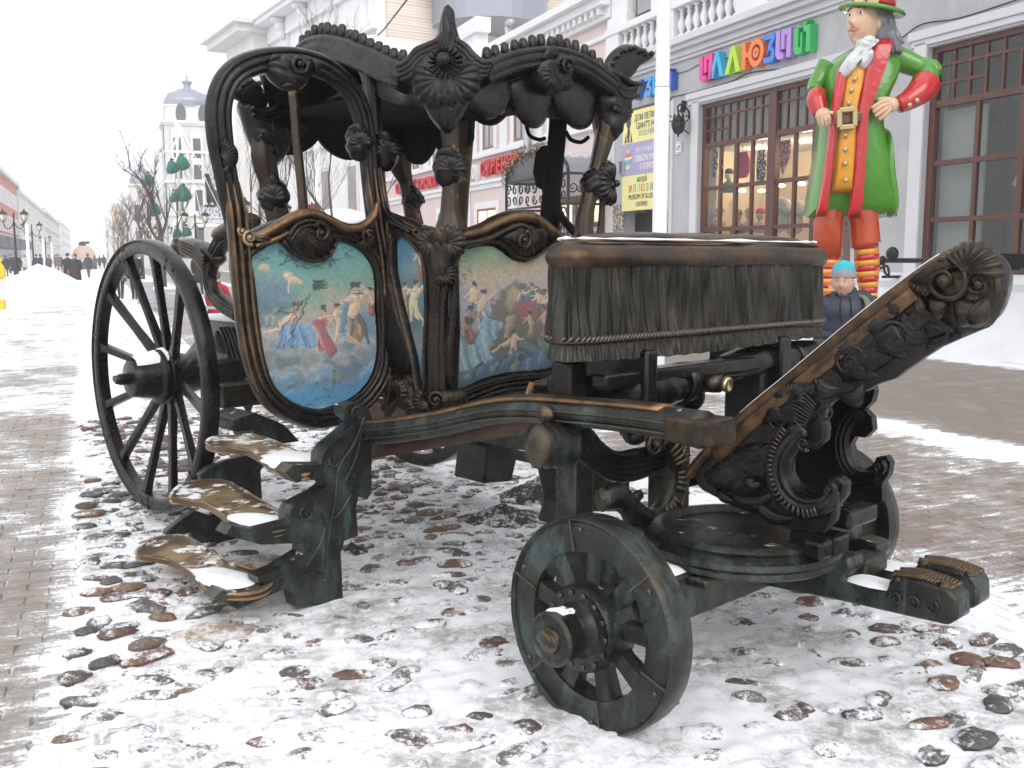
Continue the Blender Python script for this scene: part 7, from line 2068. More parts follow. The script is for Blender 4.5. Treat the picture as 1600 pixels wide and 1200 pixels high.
# mid buildings between the pavilion and the pink house: shops with an awning fascia
mid = Bld('shop_row', -90, C0, 'low white and ochre shop row with red fascia letters seen through the carriage')
mb = MB(); mb.b2(-128, -68.2, C0, C0 + 8, 0, 11); mid.part(mb, 'wall', M['white2'], smooth=False)
OCH = simple('ochre_tile', (.62, .45, .30), .8, var=.3, vs=3)
for k in range(10):
    x = -126 + k * 5.8
    m_ = MB(); m_.b2(x, x + 3.6, C0 - .1, C0 - .002, 7.4, 9.6); m_.b2(x - .2, x + 3.8, C0 - .2, C0 - .1, 9.6, 9.9); mid.part(m_, 'panel', OCH, smooth=False)
    for q in (0, 1): m_ = MB(); m_.b2(x + .4 + q * 1.6, x + 1.5 + q * 1.6, C0 - .15, C0 - .101, 7.7, 8.9); mid.part(m_, 'window', M['dglass'], smooth=False)
    m_ = MB(); m_.b2(x, x + 4.4, C0 - .05, C0 - .002, .6, 3.6); mid.part(m_, 'shop_window', M['gglass'] if k % 2 else M['warmglass'], smooth=False)
m_ = MB(); m_.b2(-128, -68.5, C0 - 1.6, C0, 5.2, 6.6); mid.part(m_, 'fascia', M['white'], smooth=False)
m_ = MB(); m_.b2(-128, -68.5, C0 - 1.7, C0, 4.9, 5.2); mid.part(m_, 'fascia_edge', simple('grey_edge', (.3, .32, .34), .6), smooth=False)
for k in range(12):
    o = text_obj('lettering', 'МАГАЗИНЫТУТ'[k % 11], 1.3, .1, RED, mid.root, (0, 0, 0), offset=.03); o.location = (-96 + k * 2.1 + 90, -1.75, 5.35)
mb = MB(); mb.b2(-128, -68.2, C0, C0 + 8, 11.003, 11.3); mid.part(mb, 'roof', M['roofm'], smooth=False)

# ---------------------------------------------------------------- domed corner building far left centre
def fmul(o): return o
def wbld(name, u, D, label, cat='building', rz=RB):
    p = at_dist(u, 400, D); return empty(name, (p[0], p[1], 0), rz, label, cat)
k1 = 110.0 / FPX     # metres per pixel at its distance
db = wbld('domed_corner_building', 262, 118, 'pale ornate corner building with a grey ribbed dome and cupola')
def hz(v, D): return at_dist(300, v, D)[2]
D1 = 118
z_ = lambda v: hz(v, D1); db.scale = (.55, .55, 1)
w_w = 9.5
mb = MB(); mb.b2(-1.0, w_w, 0, 12, 0, z_(200)); mb.b2(-16, -1, .6, 12, 0, z_(225)); mb.build('wall', M['white2'], db, smooth=False)
mb = MB(); mb.b2(.2, w_w - 1, .4, 10, z_(200), z_(172)); mb.build('attic', M['white'], db, smooth=False)
mb = MB()
for a, b, d in ((z_(200), z_(196), .7), (z_(203), z_(200), .4), (z_(245), z_(241), .4), (z_(290), z_(286), .4), (z_(340), z_(336), .4)):
    mb.b2(-1 - d, w_w + d, -d, 12, a, b)
mb.b2(-16, -1.7, .1, 12, z_(226), z_(222)); mb.b2(0, w_w - .8, .2, 10, z_(174), z_(171))
mb.build('cornice', M['white'], db, smooth=False)
mb = MB(); zz0, zz1 = z_(172), z_(143); cx = 4.3
lathe(mb, [(4.6, zz0), (4.7, zz0 + .6), (4.5, zz0 + (zz1 - zz0) * .45), (3.8, zz0 + (zz1 - zz0) * .75), (2.6, zz1 - .3), (1.8, zz1), (0, zz1)], 32, Matrix.Translation((cx, 5, 0)), ribs=32, ra=.04); mb.build('dome', M['dome'], db, smooth=False)
mb = MB(); lathe(mb, [(.9, z_(144)), (.8, z_(143)), (.7, z_(136)), (1.1, z_(132)), (1.15, z_(131)), (.3, z_(128)), (.12, z_(126)), (.25, z_(124)), (.08, z_(121)), (.03, z_(111)), (0, z_(111))], 12, Matrix.Translation((cx, 5, 0))); mb.build('cupola', M['dome'], db)
for x in (1.8, 6.4):
    m_ = MB(); P = Plane('y', .35); plate(m_, P, [(x + 1.0 * math.cos(a), z_(184) + 1.1 * math.sin(a)) for a in np.linspace(0, 2 * PI, 20, endpoint=False)], -.1, .1); f_ = m_.build('round_window', M['white'], db, smooth=False)
    m_ = MB(); plate(m_, P, [(x + .6 * math.cos(a), z_(184) + .75 * math.sin(a)) for a in np.linspace(0, 2 * PI, 20, endpoint=False)], .1, .13); m_.build('pane', M['dglass'], f_, smooth=False)
def archwin(x, z0, z1, w_, parent, y=-.0, gm=None):
    m_ = MB(); P = Plane('y', y)
    def arch(ww, za, zb): return [(x - ww, za), (x + ww, za)] + [(x + ww * math.cos(a), zb - ww + ww * math.sin(a)) for a in np.linspace(0, PI, 9)]
    plate(m_, P, arch(w_ * .68, z0 - .2, z1 + .35), -.05, .12); f_ = m_.build('window', M['white'], parent, smooth=False)
    m_ = MB(); plate(m_, P, arch(w_ / 2, z0, z1), .121, .16); m_.build('pane', gm or M['dglass'], f_, smooth=False)
for x in (.9, 4.3, 7.7):
    archwin(x, z_(252), z_(222), 1.5, db); archwin(x, z_(332), z_(298), 1.5, db); archwin(x, z_(284), z_(262), 1.3, db)
for y in (2.2, 6.0, 9.8):
    for z0, z1 in ((z_(252), z_(222)), (z_(284), z_(262)), (z_(332), z_(300)), (z_(378), z_(350))):
        m_ = MB(); m_.b2(w_w - .01, w_w + .2, y - 1.2, y + 1.2, z0 - .3, z1 + .4); f_ = m_.build('window', M['white'], db, smooth=False); m_ = MB(); m_.b2(w_w + .2, w_w + .25, y - .75, y + .75, z0, z1); m_.build('pane', M['dglass'], f_, smooth=False)
for y in (.3, 4.1, 7.9, 11.7): m_ = MB(); m_.b2(w_w, w_w + .35, y - .35, y + .35, z_(286), z_(206)); m_.build('pilaster', M['greyl'], db, smooth=False)
for y in (3.2, 7.6):
    m_ = MB(); P = Plane('x', w_w - 1.0); plate(m_, P, [(y + 1.0 * math.cos(a), z_(185) + 1.2 * math.sin(a)) for a in np.linspace(0, 2 * PI, 16, endpoint=False)], -.25, .1); m_.build('round_window', M['dglass'], db, smooth=False)
for x in (-4, -8, -12): archwin(x, z_(268), z_(240), 1.5, db, .6); archwin(x, z_(332), z_(300), 1.5, db, .6)
for x in (-.7, 2.6, 6.0, 9.2): m_ = MB(); m_.b2(x - .3, x + .3, -.2, -.002, z_(286), z_(205)); m_.build('pilaster', M['white'], db, smooth=False)
for k in range(14):
    m_ = MB(); m_.b2(-1.1, w_w + .1, -.07, -.001, z_(395 - k * 4.0), z_(393.2 - k * 4.0)); m_.build('stone_course', M['white'], db, smooth=False)
m_ = MB(); sweep(m_, [(8.6, -.5, z_(196)), (8.2, -.3, z_(205)), (8.2, -.3, 0)], .13, ns=6); m_.build('downpipe', M['pipe'], db)
# second dome, farther
D2 = 150; z2 = lambda v: hz(v, D2)
d2 = wbld('small_domed_building', 209, 156, 'farther pale building with a small blue-grey dome behind the bare trees')
d2.scale = (.55, .55, 1); mb = MB(); mb.b2(-30, 0, 0, 12, 0, z2(300)); mb.b2(.0, 6.4, -.3, 6, 0, z2(288)); mb.build('wall', M['white2'], d2, smooth=False)
mb = MB(); mb.b2(-.4, 6.8, -.7, 6.2, z2(288), z2(285)); mb.b2(-30, -.4, -.4, 12, z2(300), z2(296)); mb.build('cornice', M['white'], d2, smooth=False)
mb = MB(); lathe(mb, [(3.1, z2(286)), (3.0, z2(276)), (2.3, z2(266)), (1.3, z2(260)), (0, z2(259))], 28, Matrix.Translation((3.2, 2.8, 0)), ribs=28, ra=.05); mb.build('dome', M['dome'], d2, smooth=False)
mb = MB(); lathe(mb, [(.8, z2(260)), (.7, z2(256)), (1.1, z2(254)), (.5, z2(251)), (.15, z2(248)), (.04, z2(241)), (0, z2(241))], 10, Matrix.Translation((3.2, 2.8, 0))); mb.build('cupola', M['dome'], d2)
for x in (-8, -13, -18): archwin(x, z2(350), z2(312), 2.2, d2)
for y in (1.2, 4.4):
    for a_, b_ in ((345, 318), (385, 360)): m_ = MB(); m_.b2(6.4, 6.55, y - .6, y + .6, z2(a_), z2(b_)); m_.build('window', M['dglass'], d2, smooth=False)
for x in (1.8, 4.6): archwin(x, z2(340), z2(305), 1.4, d2, -.3)
# rows of far houses on both sides
def far_house(u0, D, w_, H, mat, label, side, roof=True):
    p = at_dist(u0, 400, D); t = empty('far_house', (p[0], p[1], 0), RB, label, 'building')
    s_ = 1 if side > 0 else -1
    mb = MB(); y0, y1 = (0, 10) if side > 0 else (-10, 0)
    mb.b2(-w_, 0, y0, y1, 0, H); mb.build('wall', mat, t, smooth=False)
    yf = 0; d = -.3 * s_
    mb = MB(); mb.b2(-w_, 0, min(0, d) - .003 * s_ * 0, max(0, d), H - .5, H); mb.build('cornice', M['white'], t, smooth=False)
    if roof: mb = MB(); mb.box(-w_ / 2, (y0 + y1) / 2, H + .8, w_, 10, 1.6, taper=.5); mb.build('roof', M['roofm'], t, smooth=False)
    nwin = max(2, int(w_ / 3.2))
    for f in range(int((H - 1) / 3.6)):
        for k in range(nwin):
            x = -w_ + (k + .5) * w_ / nwin; m_ = MB(); m_.b2(x - .6, x + .6, d * .3 if s_ > 0 else 0.002, 0 if s_ > 0 else .09, 1.2 + f * 3.6, 3.2 + f * 3.6)
            m_.build('window', M['dglass'] if (k + f) % 3 else M['gglass'], t, smooth=False)
far_house(200, 190, 30, 13, M['white'], 'far pale house just beyond the small dome', 1)
far_house(182, 240, 40, 14, simple('far_ochre', (.70, .55, .40), .9), 'far ochre house behind the bare trees', 1)
far_house(170, 330, 60, 15, M['white2'], 'farthest white house on the right of the street', 1)
REDW = simple('red_stucco', (.50, .17, .14), .85, var=.1, vs=1); 
def left_house(u_near, D, w_, H, mat, label, extra=False):
    p = at_dist(u_near, 400, D); t = empty('street_house', (p[0], p[1], 0), RB, label, 'building')
    # local y: towards the right side of the street is negative c, so this facade looks to +y
    mb = MB(); mb.b2(-w_, 0, -12, 0, 0, H); mb.build('wall', mat, t, smooth=False)
    mb = MB(); mb.b2(-w_, 0, 0.002, .5, H - .6, H); mb.b2(-w_, 0, .002, .2, 4.0, 4.3); mb.build('cornice', M['white'], t, smooth=False)
    mb = MB(); mb.b2(-w_, 0, -12, .1, H + .002, H + .4); mb.build('roof', M['roofm'], t, smooth=False)
    n_ = max(2, int(w_ / 3))
    for f in range(int((H - 1) / 3.8)):
        for k in range(n_):
            x = -w_ + (k + .5) * w_ / n_; m_ = MB(); m_.b2(x - .9, x + .9, .002, .1, 1.2 + f * 3.8, 3.6 + f * 3.8); f_ = m_.build('window', M['white'], t, smooth=False)
            m_ = MB(); m_.b2(x - .6, x + .6, .1, .13, 1.4 + f * 3.8, 3.4 + f * 3.8); m_.build('pane', M['dglass'], f_, smooth=False)
    return t
l1 = left_house(-35, 106, 66, 13.5, REDW, 'red and white house at the left edge of the street with dark awnings')
mb = MB()
for k in range(6):
    mb = MB(); x = -62 + k * 10.5; mb.add([(x, .1, 4.6), (x + 8, .1, 4.6), (x + 8, 2.2, 3.9), (x, 2.2, 3.9), (x, .1, 2.6), (x + 8, .1, 2.6), (x + 8, 2.2, 2.6), (x, 2.2, 2.6)], [(0, 1, 2, 3), (3, 2, 6, 7), (0, 3, 7, 4), (1, 5, 6, 2), (4, 7, 6, 5)]); mb.build('awning', simple('awning_dark%d' % k, (.04, .05, .08), .6, snow=.5), l1, smooth=False)
left_house(34, 166, 90, 12.5, M['white2'], 'long pale house beyond the red one on the left')
left_house(73, 249, 110, 13, simple('far_grey', (.42, .42, .44), .9), 'grey house farther down the left side of the street')
left_house(97, 360, 150, 14, M['white'], 'farthest white house on the left side')
# ================================================================== STREET FURNITURE, TREES, PEOPLE
def lamp_post(u, D, H, label, n=2, prefix='street_lamp'):
    p = at_dist(u, 400, D)
    t = empty(prefix, (p[0], p[1], 0), 0, label, 'street lamp', 'double-headed street lamps')
    m_ = MB(); lathe(m_, [(.16, 0), (.17, .5), (.10, .6), (.07, .8), (.055, H * .75), (.09, H * .76), (.05, H * .78), (.045, H * .86), (.06, H * .88), (0, H * .90)], 10); m_.build('pole', M['black'], t)
    for s_ in (-1, 1):
        m_ = MB(); w_ = .62
        sweep(m_, cr([(0, 0, H * .77), (s_ * .25, 0, H * .70), (s_ * .5, 0, H * .71), (s_ * w_, 0, H * .78)], 6), .028, ns=6); m_.build('arm', M['black'], t)
        m_ = MB(); z = H * .79; lathe(m_, [(0, z - .05), (.06, z - .04), (.13, z)], 8, Matrix.Translation((s_ * w_, 0, 0))); lathe(m_, [(.26, z + .40), (.20, z + .50), (.07, z + .58), (.05, z + .62), (.02, z + .72), (0, z + .72)], 8, Matrix.Translation((s_ * w_, 0, 0)))
        for a in np.linspace(0, 2 * PI, 4, endpoint=False) + PI / 4: sweep(m_, [(s_ * w_ + .13 * math.cos(a), .13 * math.sin(a), z), (s_ * w_ + .23 * math.cos(a), .23 * math.sin(a), z + .40)], .014, ns=4)
        m_.build('lantern_frame', M['black'], t)
        m_ = MB(); lathe(m_, [(.115, z + .005), (.205, z + .39)], 8, Matrix.Translation((s_ * w_, 0, 0))); m_.build('lantern_glass', simple('lantern_glass', (.62, .58, .46), .3) if 'lantern_glass' not in MAT else MAT['lantern_glass'], t)
for u, D, H, lab in ((25, 58, 4.55, 'double street lamp in front of the red house at the left edge'), (52, 78, 4.5, 'second double street lamp from the left edge'), (72, 130, 4.5, 'small far street lamp beside the crowd on the left'), (307, 60, 4.55, 'double street lamp standing left of the carriage door arch'), (256, 84, 4.4, 'double street lamp seen above the rear wheel, right of the tree trunk'), (192, 140, 4.5, 'far double street lamp among the bare trees')):
    lamp_post(u, D, H * 1.0, lab)
lamp_post(408, 44, 4.35, 'double street lamp seen inside the carriage door arch'); lamp_post(470, 50, 4.5, 'double street lamp seen between the carriage posts')
WP = simple('white_pole_paint', (.80, .81, .83), .5)
def white_pole(u0, v0, u1, v1, w_, D, label):
    b = at_dist(u1, v1, D); t_ = at_dist(u0, v0, D)
    m_ = MB(); r_ = w_ / 2 / FPX * D
    sweep(m_, [(0, 0, -.02), (0, 0, t_[2])], [r_ * 1.05, r_], ns=14); o = m_.build('white_pole', WP); o.location = (b[0], b[1], 0)
    return tag(o, label, 'pole', None)
def white_mast():
    D = 9.6; b = at_dist(1031, 352, D); H = at_dist(1038, 0, D)[2]; r_ = 11.6 / FPX * D
    t = empty('light_mast', (b[0], b[1], 0), 0, 'thick white eight-sided mast right of the carriage canopy', 'mast')
    m_ = MB(); sweep(m_, [(0, 0, .3), (0, 0, H * .80)], r_, ns=8); m_.build('shaft', WP, t, smooth=False)
    m_ = MB(); sweep(m_, [(0, 0, H * .802), (0, 0, H + 3)], r_ * .93, ns=8); m_.build('shaft', WP, t, smooth=False)
    m_ = MB(); lathe(m_, [(r_ * 1.6, 0), (r_ * 1.6, .05), (r_ * 1.2, .3), (0, .3)], 16); m_.build('base', WP, t)
white_mast()
for a in ((46, 350, 46, 425, 5, 66, 'white pole in front of the snow pile, first from the left'), (69, 372, 70, 425, 3, 80, 'thin white pole second from the left'), (83, 380, 83, 422, 2.4, 100, 'thin white pole beside the couple in black'), (278, 190, 284, 395, 4.5, 62, 'tall white pole of the green lantern decoration'), (238, 290, 240, 400, 3, 85, 'thin white pole behind the bare tree, left of the tall one'), (372, 160, 372, 330, 7, 70, 'white column seen inside the door arch'), (498, 215, 498, 345, 10, 52, 'white column seen between the carriage posts')):
    white_pole(*a)
# green lanterns hung on wires round the tall white pole
GLN = simple('lantern_green', (.015, .15, .105), .6, var=.5, vs=8)
for u, v, s_, lab in ((269, 262, 1.0, 'green cloth lantern left of the tall white pole at the top'), (285, 256, 1.1, 'green cloth lantern right of the tall white pole at the top'), (232, 281, .9, 'green cloth lantern beside the small dome'), (240, 328, 1.1, 'green cloth lantern on the bare tree'), (272, 308, .8, 'green cloth lantern left of the pole at middle height'), (287, 304, 1.2, 'green cloth lantern right of the pole at middle height'), (276, 364, .8, 'green cloth lantern left of the pole low down'), (291, 362, .8, 'green cloth lantern right of the pole low down')):
    p = at_dist(u, v, 61); m_ = MB(); ellipsoid(m_, (0, 0, 0), (.36 * s_, .30 * s_, .46 * s_), 12, 16, ribs=5, ra=.10, crumple=.22, cf=1.7); lathe(m_, [(.08, .42 * s_), (.14, .5 * s_), (0, .58 * s_)], 8); o = m_.build('hanging_lantern', GLN); o.location = p; tag(o, lab, 'lantern', None)
p0 = at_dist(281, 195, 61.5)
t = empty('string_lights', tuple(p0), 0, 'white wires slanting down from the top of the tall white pole', 'string lights')
for q in ((232, 281), (240, 330), (225, 400), (330, 400), (345, 330), (262, 400), (300, 400)):
    b = np.array(at_dist(q[0], q[1], 61)) - np.array(p0); m_ = MB(); sweep(m_, [(0, 0, 0), tuple(b)], .03, ns=4); m_.build('wire', WP, t)
# overhead cable
a_, b_ = np.array(at_dist(655, -25, 40)), np.array(at_dist(560, 85, 55)); m_ = MB(); sweep(m_, [(0, 0, 0), tuple((b_ - a_) * .5 + np.array([0, 0, -.2])), tuple(b_ - a_)], .035, ns=6); o = m_.build('overhead_cable', M['black']); o.location = a_; tag(o, 'thin black overhead cable crossing the brick wall', 'cable')
# bare trees
BARK = simple('bark', (.10, .075, .065), .9, var=.4, vs=6)
def tree(u, D, H, label, seed, levels=5, r0=.13, spread=.5, lean=0.0):
    p = at_dist(u, 400, D); t = empty('bare_tree', (p[0], p[1], 0), 0, label, 'tree', 'bare street trees')
    rg_ = random.Random(seed); tr = MB(); cr_ = MB(); px_w = .9 * D / FPX / 2
    def branch(mb_, p, d, L, r, lv):
        pts = [np.array(p)]; d = np.array(d, float)
        for k in range(4):
            d = d + np.array([rg_.gauss(0, .10), rg_.gauss(0, .10), rg_.gauss(0, .05) + .04]); d /= np.linalg.norm(d)
            pts.append(pts[-1] + d * L / 4)
        rr = [max(r * (1 - .15 * k), px_w * .32) for k in range(5)]
        sweep(mb_, pts, rr, ns=5 if lv < 3 else 3, cap=False)
        if lv >= levels: return
        for k in range(rg_.choice((2, 3, 3)) + (1 if lv == 0 else 0)):
            f = rg_.choice((2, 3, 4)); a = rg_.uniform(0, 2 * PI); s_ = spread * rg_.uniform(.7, 1.3)
            nd = d + np.array([math.cos(a) * s_, math.sin(a) * s_, .25]); nd /= np.linalg.norm(nd)
            branch(cr_, pts[f], nd, L * rg_.uniform(.55, .78), r * .55, lv + 1)
    pts = [(0, 0, 0), (lean * .3, 0, H * .15), (lean * .6, 0, H * .3), (lean, 0, H * .42)]
    sweep(tr, pts, [r0 * 1.3, r0, r0 * .9, r0 * .8], ns=8); tr.build('trunk', BARK, t)
    for k in range(4):
        a = k * 1.7 + seed; branch(cr_, (lean * (.4 + .2 * k), 0, H * (.22 + .06 * k)), (math.cos(a) * .6, math.sin(a) * .6, .8), H * .28, r0 * .5, 1)
    branch(cr_, pts[-1], (0, 0, 1), H * .32, r0 * .7, 0)
    tag(cr_.build('crown', BARK, t, fix=False), kind='stuff')
tree(252, 46, 6.0, 'bare tree with a dark trunk rising above the rear wheel', 1, r0=.17)
tree(222, 70, 6.3, 'bare tree left of the dark trunk, in front of the small domed building', 2, r0=.12)
tree(200, 95, 6.5, 'thin bare tree farther down the street, third from the carriage', 3, r0=.12)
tree(185, 130, 7, 'distant bare tree nearest the vanishing point', 4, r0=.13)
tree(520, 26, 6.2, 'bare young tree seen through the carriage between its posts', 5, r0=.05, spread=.35)
tree(448, 34, 6.0, 'bare thin tree seen inside the door arch', 6, r0=.05, spread=.3)
tree(395, 40, 7.0, 'bare thin tree just right of the door post', 8, r0=.05, spread=.3)

# left side: snow pile, dome-shaped fountain cover
def mound(u, v, D, rx, ry, h, label):
    p = at_dist(u, v, D); m_ = MB(); nr, na = 20, 60; V = []
    for i in range(nr + 1):
        r = i / nr
        for j in range(na):
            a = 2 * PI * j / na; k = 1 + .12 * noise.noise(Vector((math.cos(a) * 1.5, math.sin(a) * 1.5, 5)))
            X = rx * r * k * math.cos(a); Y = ry * r * k * math.sin(a)
            V.append((X, Y, h * (1 - r) ** .95 * (1 + .1 * noise.noise(Vector((X * .8, Y * .8, 0)))) + .05 * noise.noise(Vector((X * 3, Y * 3, 1))) * (1 - r) - .04 * r))
    m_.grid(np.array(V), nr + 1, na, closev=True); o = m_.build('snow_pile', SNOW.m); o.location = (p[0], p[1], -.02); return tag(o, label, 'snow pile')
mound(58, 400, 34.5, 2.9, 2.8, 1.36, 'large clean snow pile at the left edge of the street')
D = 125; p = at_dist(131, 400, D); t = empty('dome_cover', (p[0], p[1], 0), 0, 'beige dome-shaped wooden cover with a dark base in the middle of the street', 'kiosk')
BEI = simple('beige_boards', (.62, .46, .37), .8)
sc1 = D / FPX
for k in range(7):
    a0, a1 = k / 7, (k + 1) / 7; m_ = MB(); R_ = 17.5 * sc1; z0 = 1.6 + (400 - 405) * sc1
    prof = [(R_ * math.cos(a * PI / 2 * .97) ** .8, z0 + 21 * sc1 * math.sin(a * PI / 2)) for a in (a0, a0 + .01, a1 - .012, a1)]
    lathe(m_, prof, 24); m_.build('board_ring', BEI, t)
m_ = MB(); lathe(m_, [(18.5 * sc1, 0), (18.5 * sc1, .9), (0, .9)], 20); m_.build('base', M['frame'], t)
m_ = MB(); m_.box(0, 0, 1.6 + 19 * sc1, .5, .4, .5); m_.box(.3, 0, 1.6 + 20.5 * sc1, .9, .3, .3); m_.box(-.35, 0, 1.6 + 18 * sc1, .3, .3, .5); m_.build('top_figure', M['black'], t)
# crates, bin, stall objects seen through the wheel
def crate(u, v, D, w_, h_, label, mat):
    p = at_dist(u, v, D); t = empty('crate', (p[0], p[1], 0), .3, label, 'crate')
    n_ = 4
    for k in range(n_):
        m_ = MB(); m_.b2(-w_ / 2, w_ / 2, -w_ * .35, -w_ * .31, h_ * k / n_ + .02, h_ * (k + 1) / n_ - .02); m_.build('slat', mat, t, smooth=False)
    for s_ in (-1, 1): m_ = MB(); m_.b2(s_ * w_ / 2 - .03, s_ * w_ / 2 + .03, -w_ * .38, w_ * .35, 0, h_); m_.build('side_panel', mat, t, smooth=False)
    m_ = MB(); m_.b2(-w_ / 2, w_ / 2, -w_ * .3, w_ * .3, h_ - .04, h_ + .04); m_.build('snow_cap', SNOW.m, t, smooth=False)
GW = simple('weathered_wood', (.38, .40, .42), .8)
crate(228, 400, 34, .6, .75, 'grey slatted crate seen between the spokes of the rear wheel', GW); crate(258, 400, 31, .8, .6, 'wider grey crate on iron legs right of the first, behind the wheel rim', GW)
# sitting cat-like statue and sign over the bar, further right
D = 66; p = at_dist(338, 345, D); t = empty('bar_sign', (p[0], p[1], 0), RB + .9, 'grey sign board with white capital letters beside the door arch', 'sign')
s1 = D / FPX
m_ = MB(); m_.b2(-1.2, 1.4, -.15, .15, 1.6 + (400 - 344) * s1, 1.6 + (400 - 323) * s1); m_.build('board', simple('sign_grey', (.28, .31, .35), .6), t, smooth=False)
text_obj('lettering', 'COYOTE', .50, .02, WH, t, (.1, -.18, 1.6 + 66 * s1), offset=.015, sx=.95); text_obj('lettering', 'UGLY', .48, .02, WH, t, (.1, -.18, 1.6 + 57.5 * s1), offset=.015, sx=.95)
m_ = MB(); m_.b2(-1.2, 3.0, -.6, .6, 1.6 + (400 - 356) * s1, 1.6 + (400 - 351) * s1); m_.build('ledge', M['white'], t, smooth=False)
st_ = empty('animal_statue', at_dist(330, 320, D), RB + .9, 'black statue of a sitting long-necked dog above the grey sign', 'statue')
m_ = MB(); P = Plane('y', 0); k_ = s1
pillow(m_, P, [(-7 * k_, 40 * k_), (-3 * k_, 43 * k_), (-2 * k_, 34 * k_), (3 * k_, 24 * k_), (8 * k_, 14 * k_), (9 * k_, 2 * k_), (6 * k_, 0), (4 * k_, 10 * k_), (-3 * k_, 18 * k_), (-4 * k_, 2 * k_), (-6 * k_, 2 * k_), (-6.5 * k_, 22 * k_), (-8 * k_, 34 * k_)], .3, rings=5, back=1.0, n=3); m_.build('body', M['black'], st_)
m_ = MB(); ellipsoid(m_, (-5.5 * k_, 0, 44 * k_), (.20, .14, .16), 8, 10); ellipsoid(m_, (-8.5 * k_, 0, 43 * k_), (.16, .08, .08), 6, 8); m_.build('head', M['black'], st_)
m_ = MB(); m_.box(0, 0, -1.2 * k_, 16 * k_, .5, 2.5 * k_); m_.build('plinth', M['black'], st_, smooth=False)
# kiosk seen under the canopy
D = 34; p = at_dist(533, 400, D); t = empty('kiosk', (p[0], p[1], 0), RB, 'dark kiosk with a snow-covered roof seen through the carriage', 'kiosk')
m_ = MB(); m_.b2(-1, 1, -.8, .8, 0, 2.75); m_.build('body', simple('kiosk_dark', (.05, .04, .04), .5), t, smooth=False); m_ = MB(); ellipsoid(m_, (0, 0, 2.75), (1.25, 1.0, .45), 8, 20); m_.build('snow_roof', SNOW.m, t)
m_ = MB(); m_.b2(-.7, .7, -.82, -.805, 1.1, 2.2); m_.build('window', M['gglass'], t, smooth=False)
D = 50; p = at_dist(490, 400, D); t = empty('red_awning', (p[0], p[1], 3.6), RB, 'small dark red awning seen right of the slim carriage post', 'awning'); m_ = MB(); m_.box(0, 0, .2, 1.0, .6, .7, rx=.2); m_.build('canopy', simple('awn_red', (.20, .015, .03), .8), t, smooth=False); m_ = MB(); m_.box(-1.1, 0, -1.5, .05, .05, 3.8); m_.build('frame', M['black'], t)

# ------------------------------------------------------------------ people
SKIN = simple('skin', (.62, .40, .31), .5); HAIR = simple('hair_dark', (.04, .03, .025), .7)
cm = {}
def cloth(c):
    k = tuple(c)
    if k not in cm: cm[k] = simple('cloth%d' % len(cm), c, .85, var=.15, vs=20)
    return cm[k]
def skin_body(verts, edges, radii, sub=1):
    me = bpy.data.meshes.new('sk'); me.from_pydata(verts, edges, []); o = bpy.data.objects.new('sk', me); C.objects.link(o)
    o.modifiers.new('s', 'SKIN'); 
    sv = me.skin_vertices[0].data
    for i, r in enumerate(radii): sv[i].radius = (r, r) if np.isscalar(r) else r
    sv[0].use_root = True
    m = o.modifiers.new('u', 'SUBSURF'); m.levels = sub; m.render_levels = sub
    bpy.context.view_layer.update()
    me2 = bpy.data.meshes.new_from_object(o.evaluated_get(bpy.context.evaluated_depsgraph_get()))
    bpy.data.objects.remove(o)
    return me2
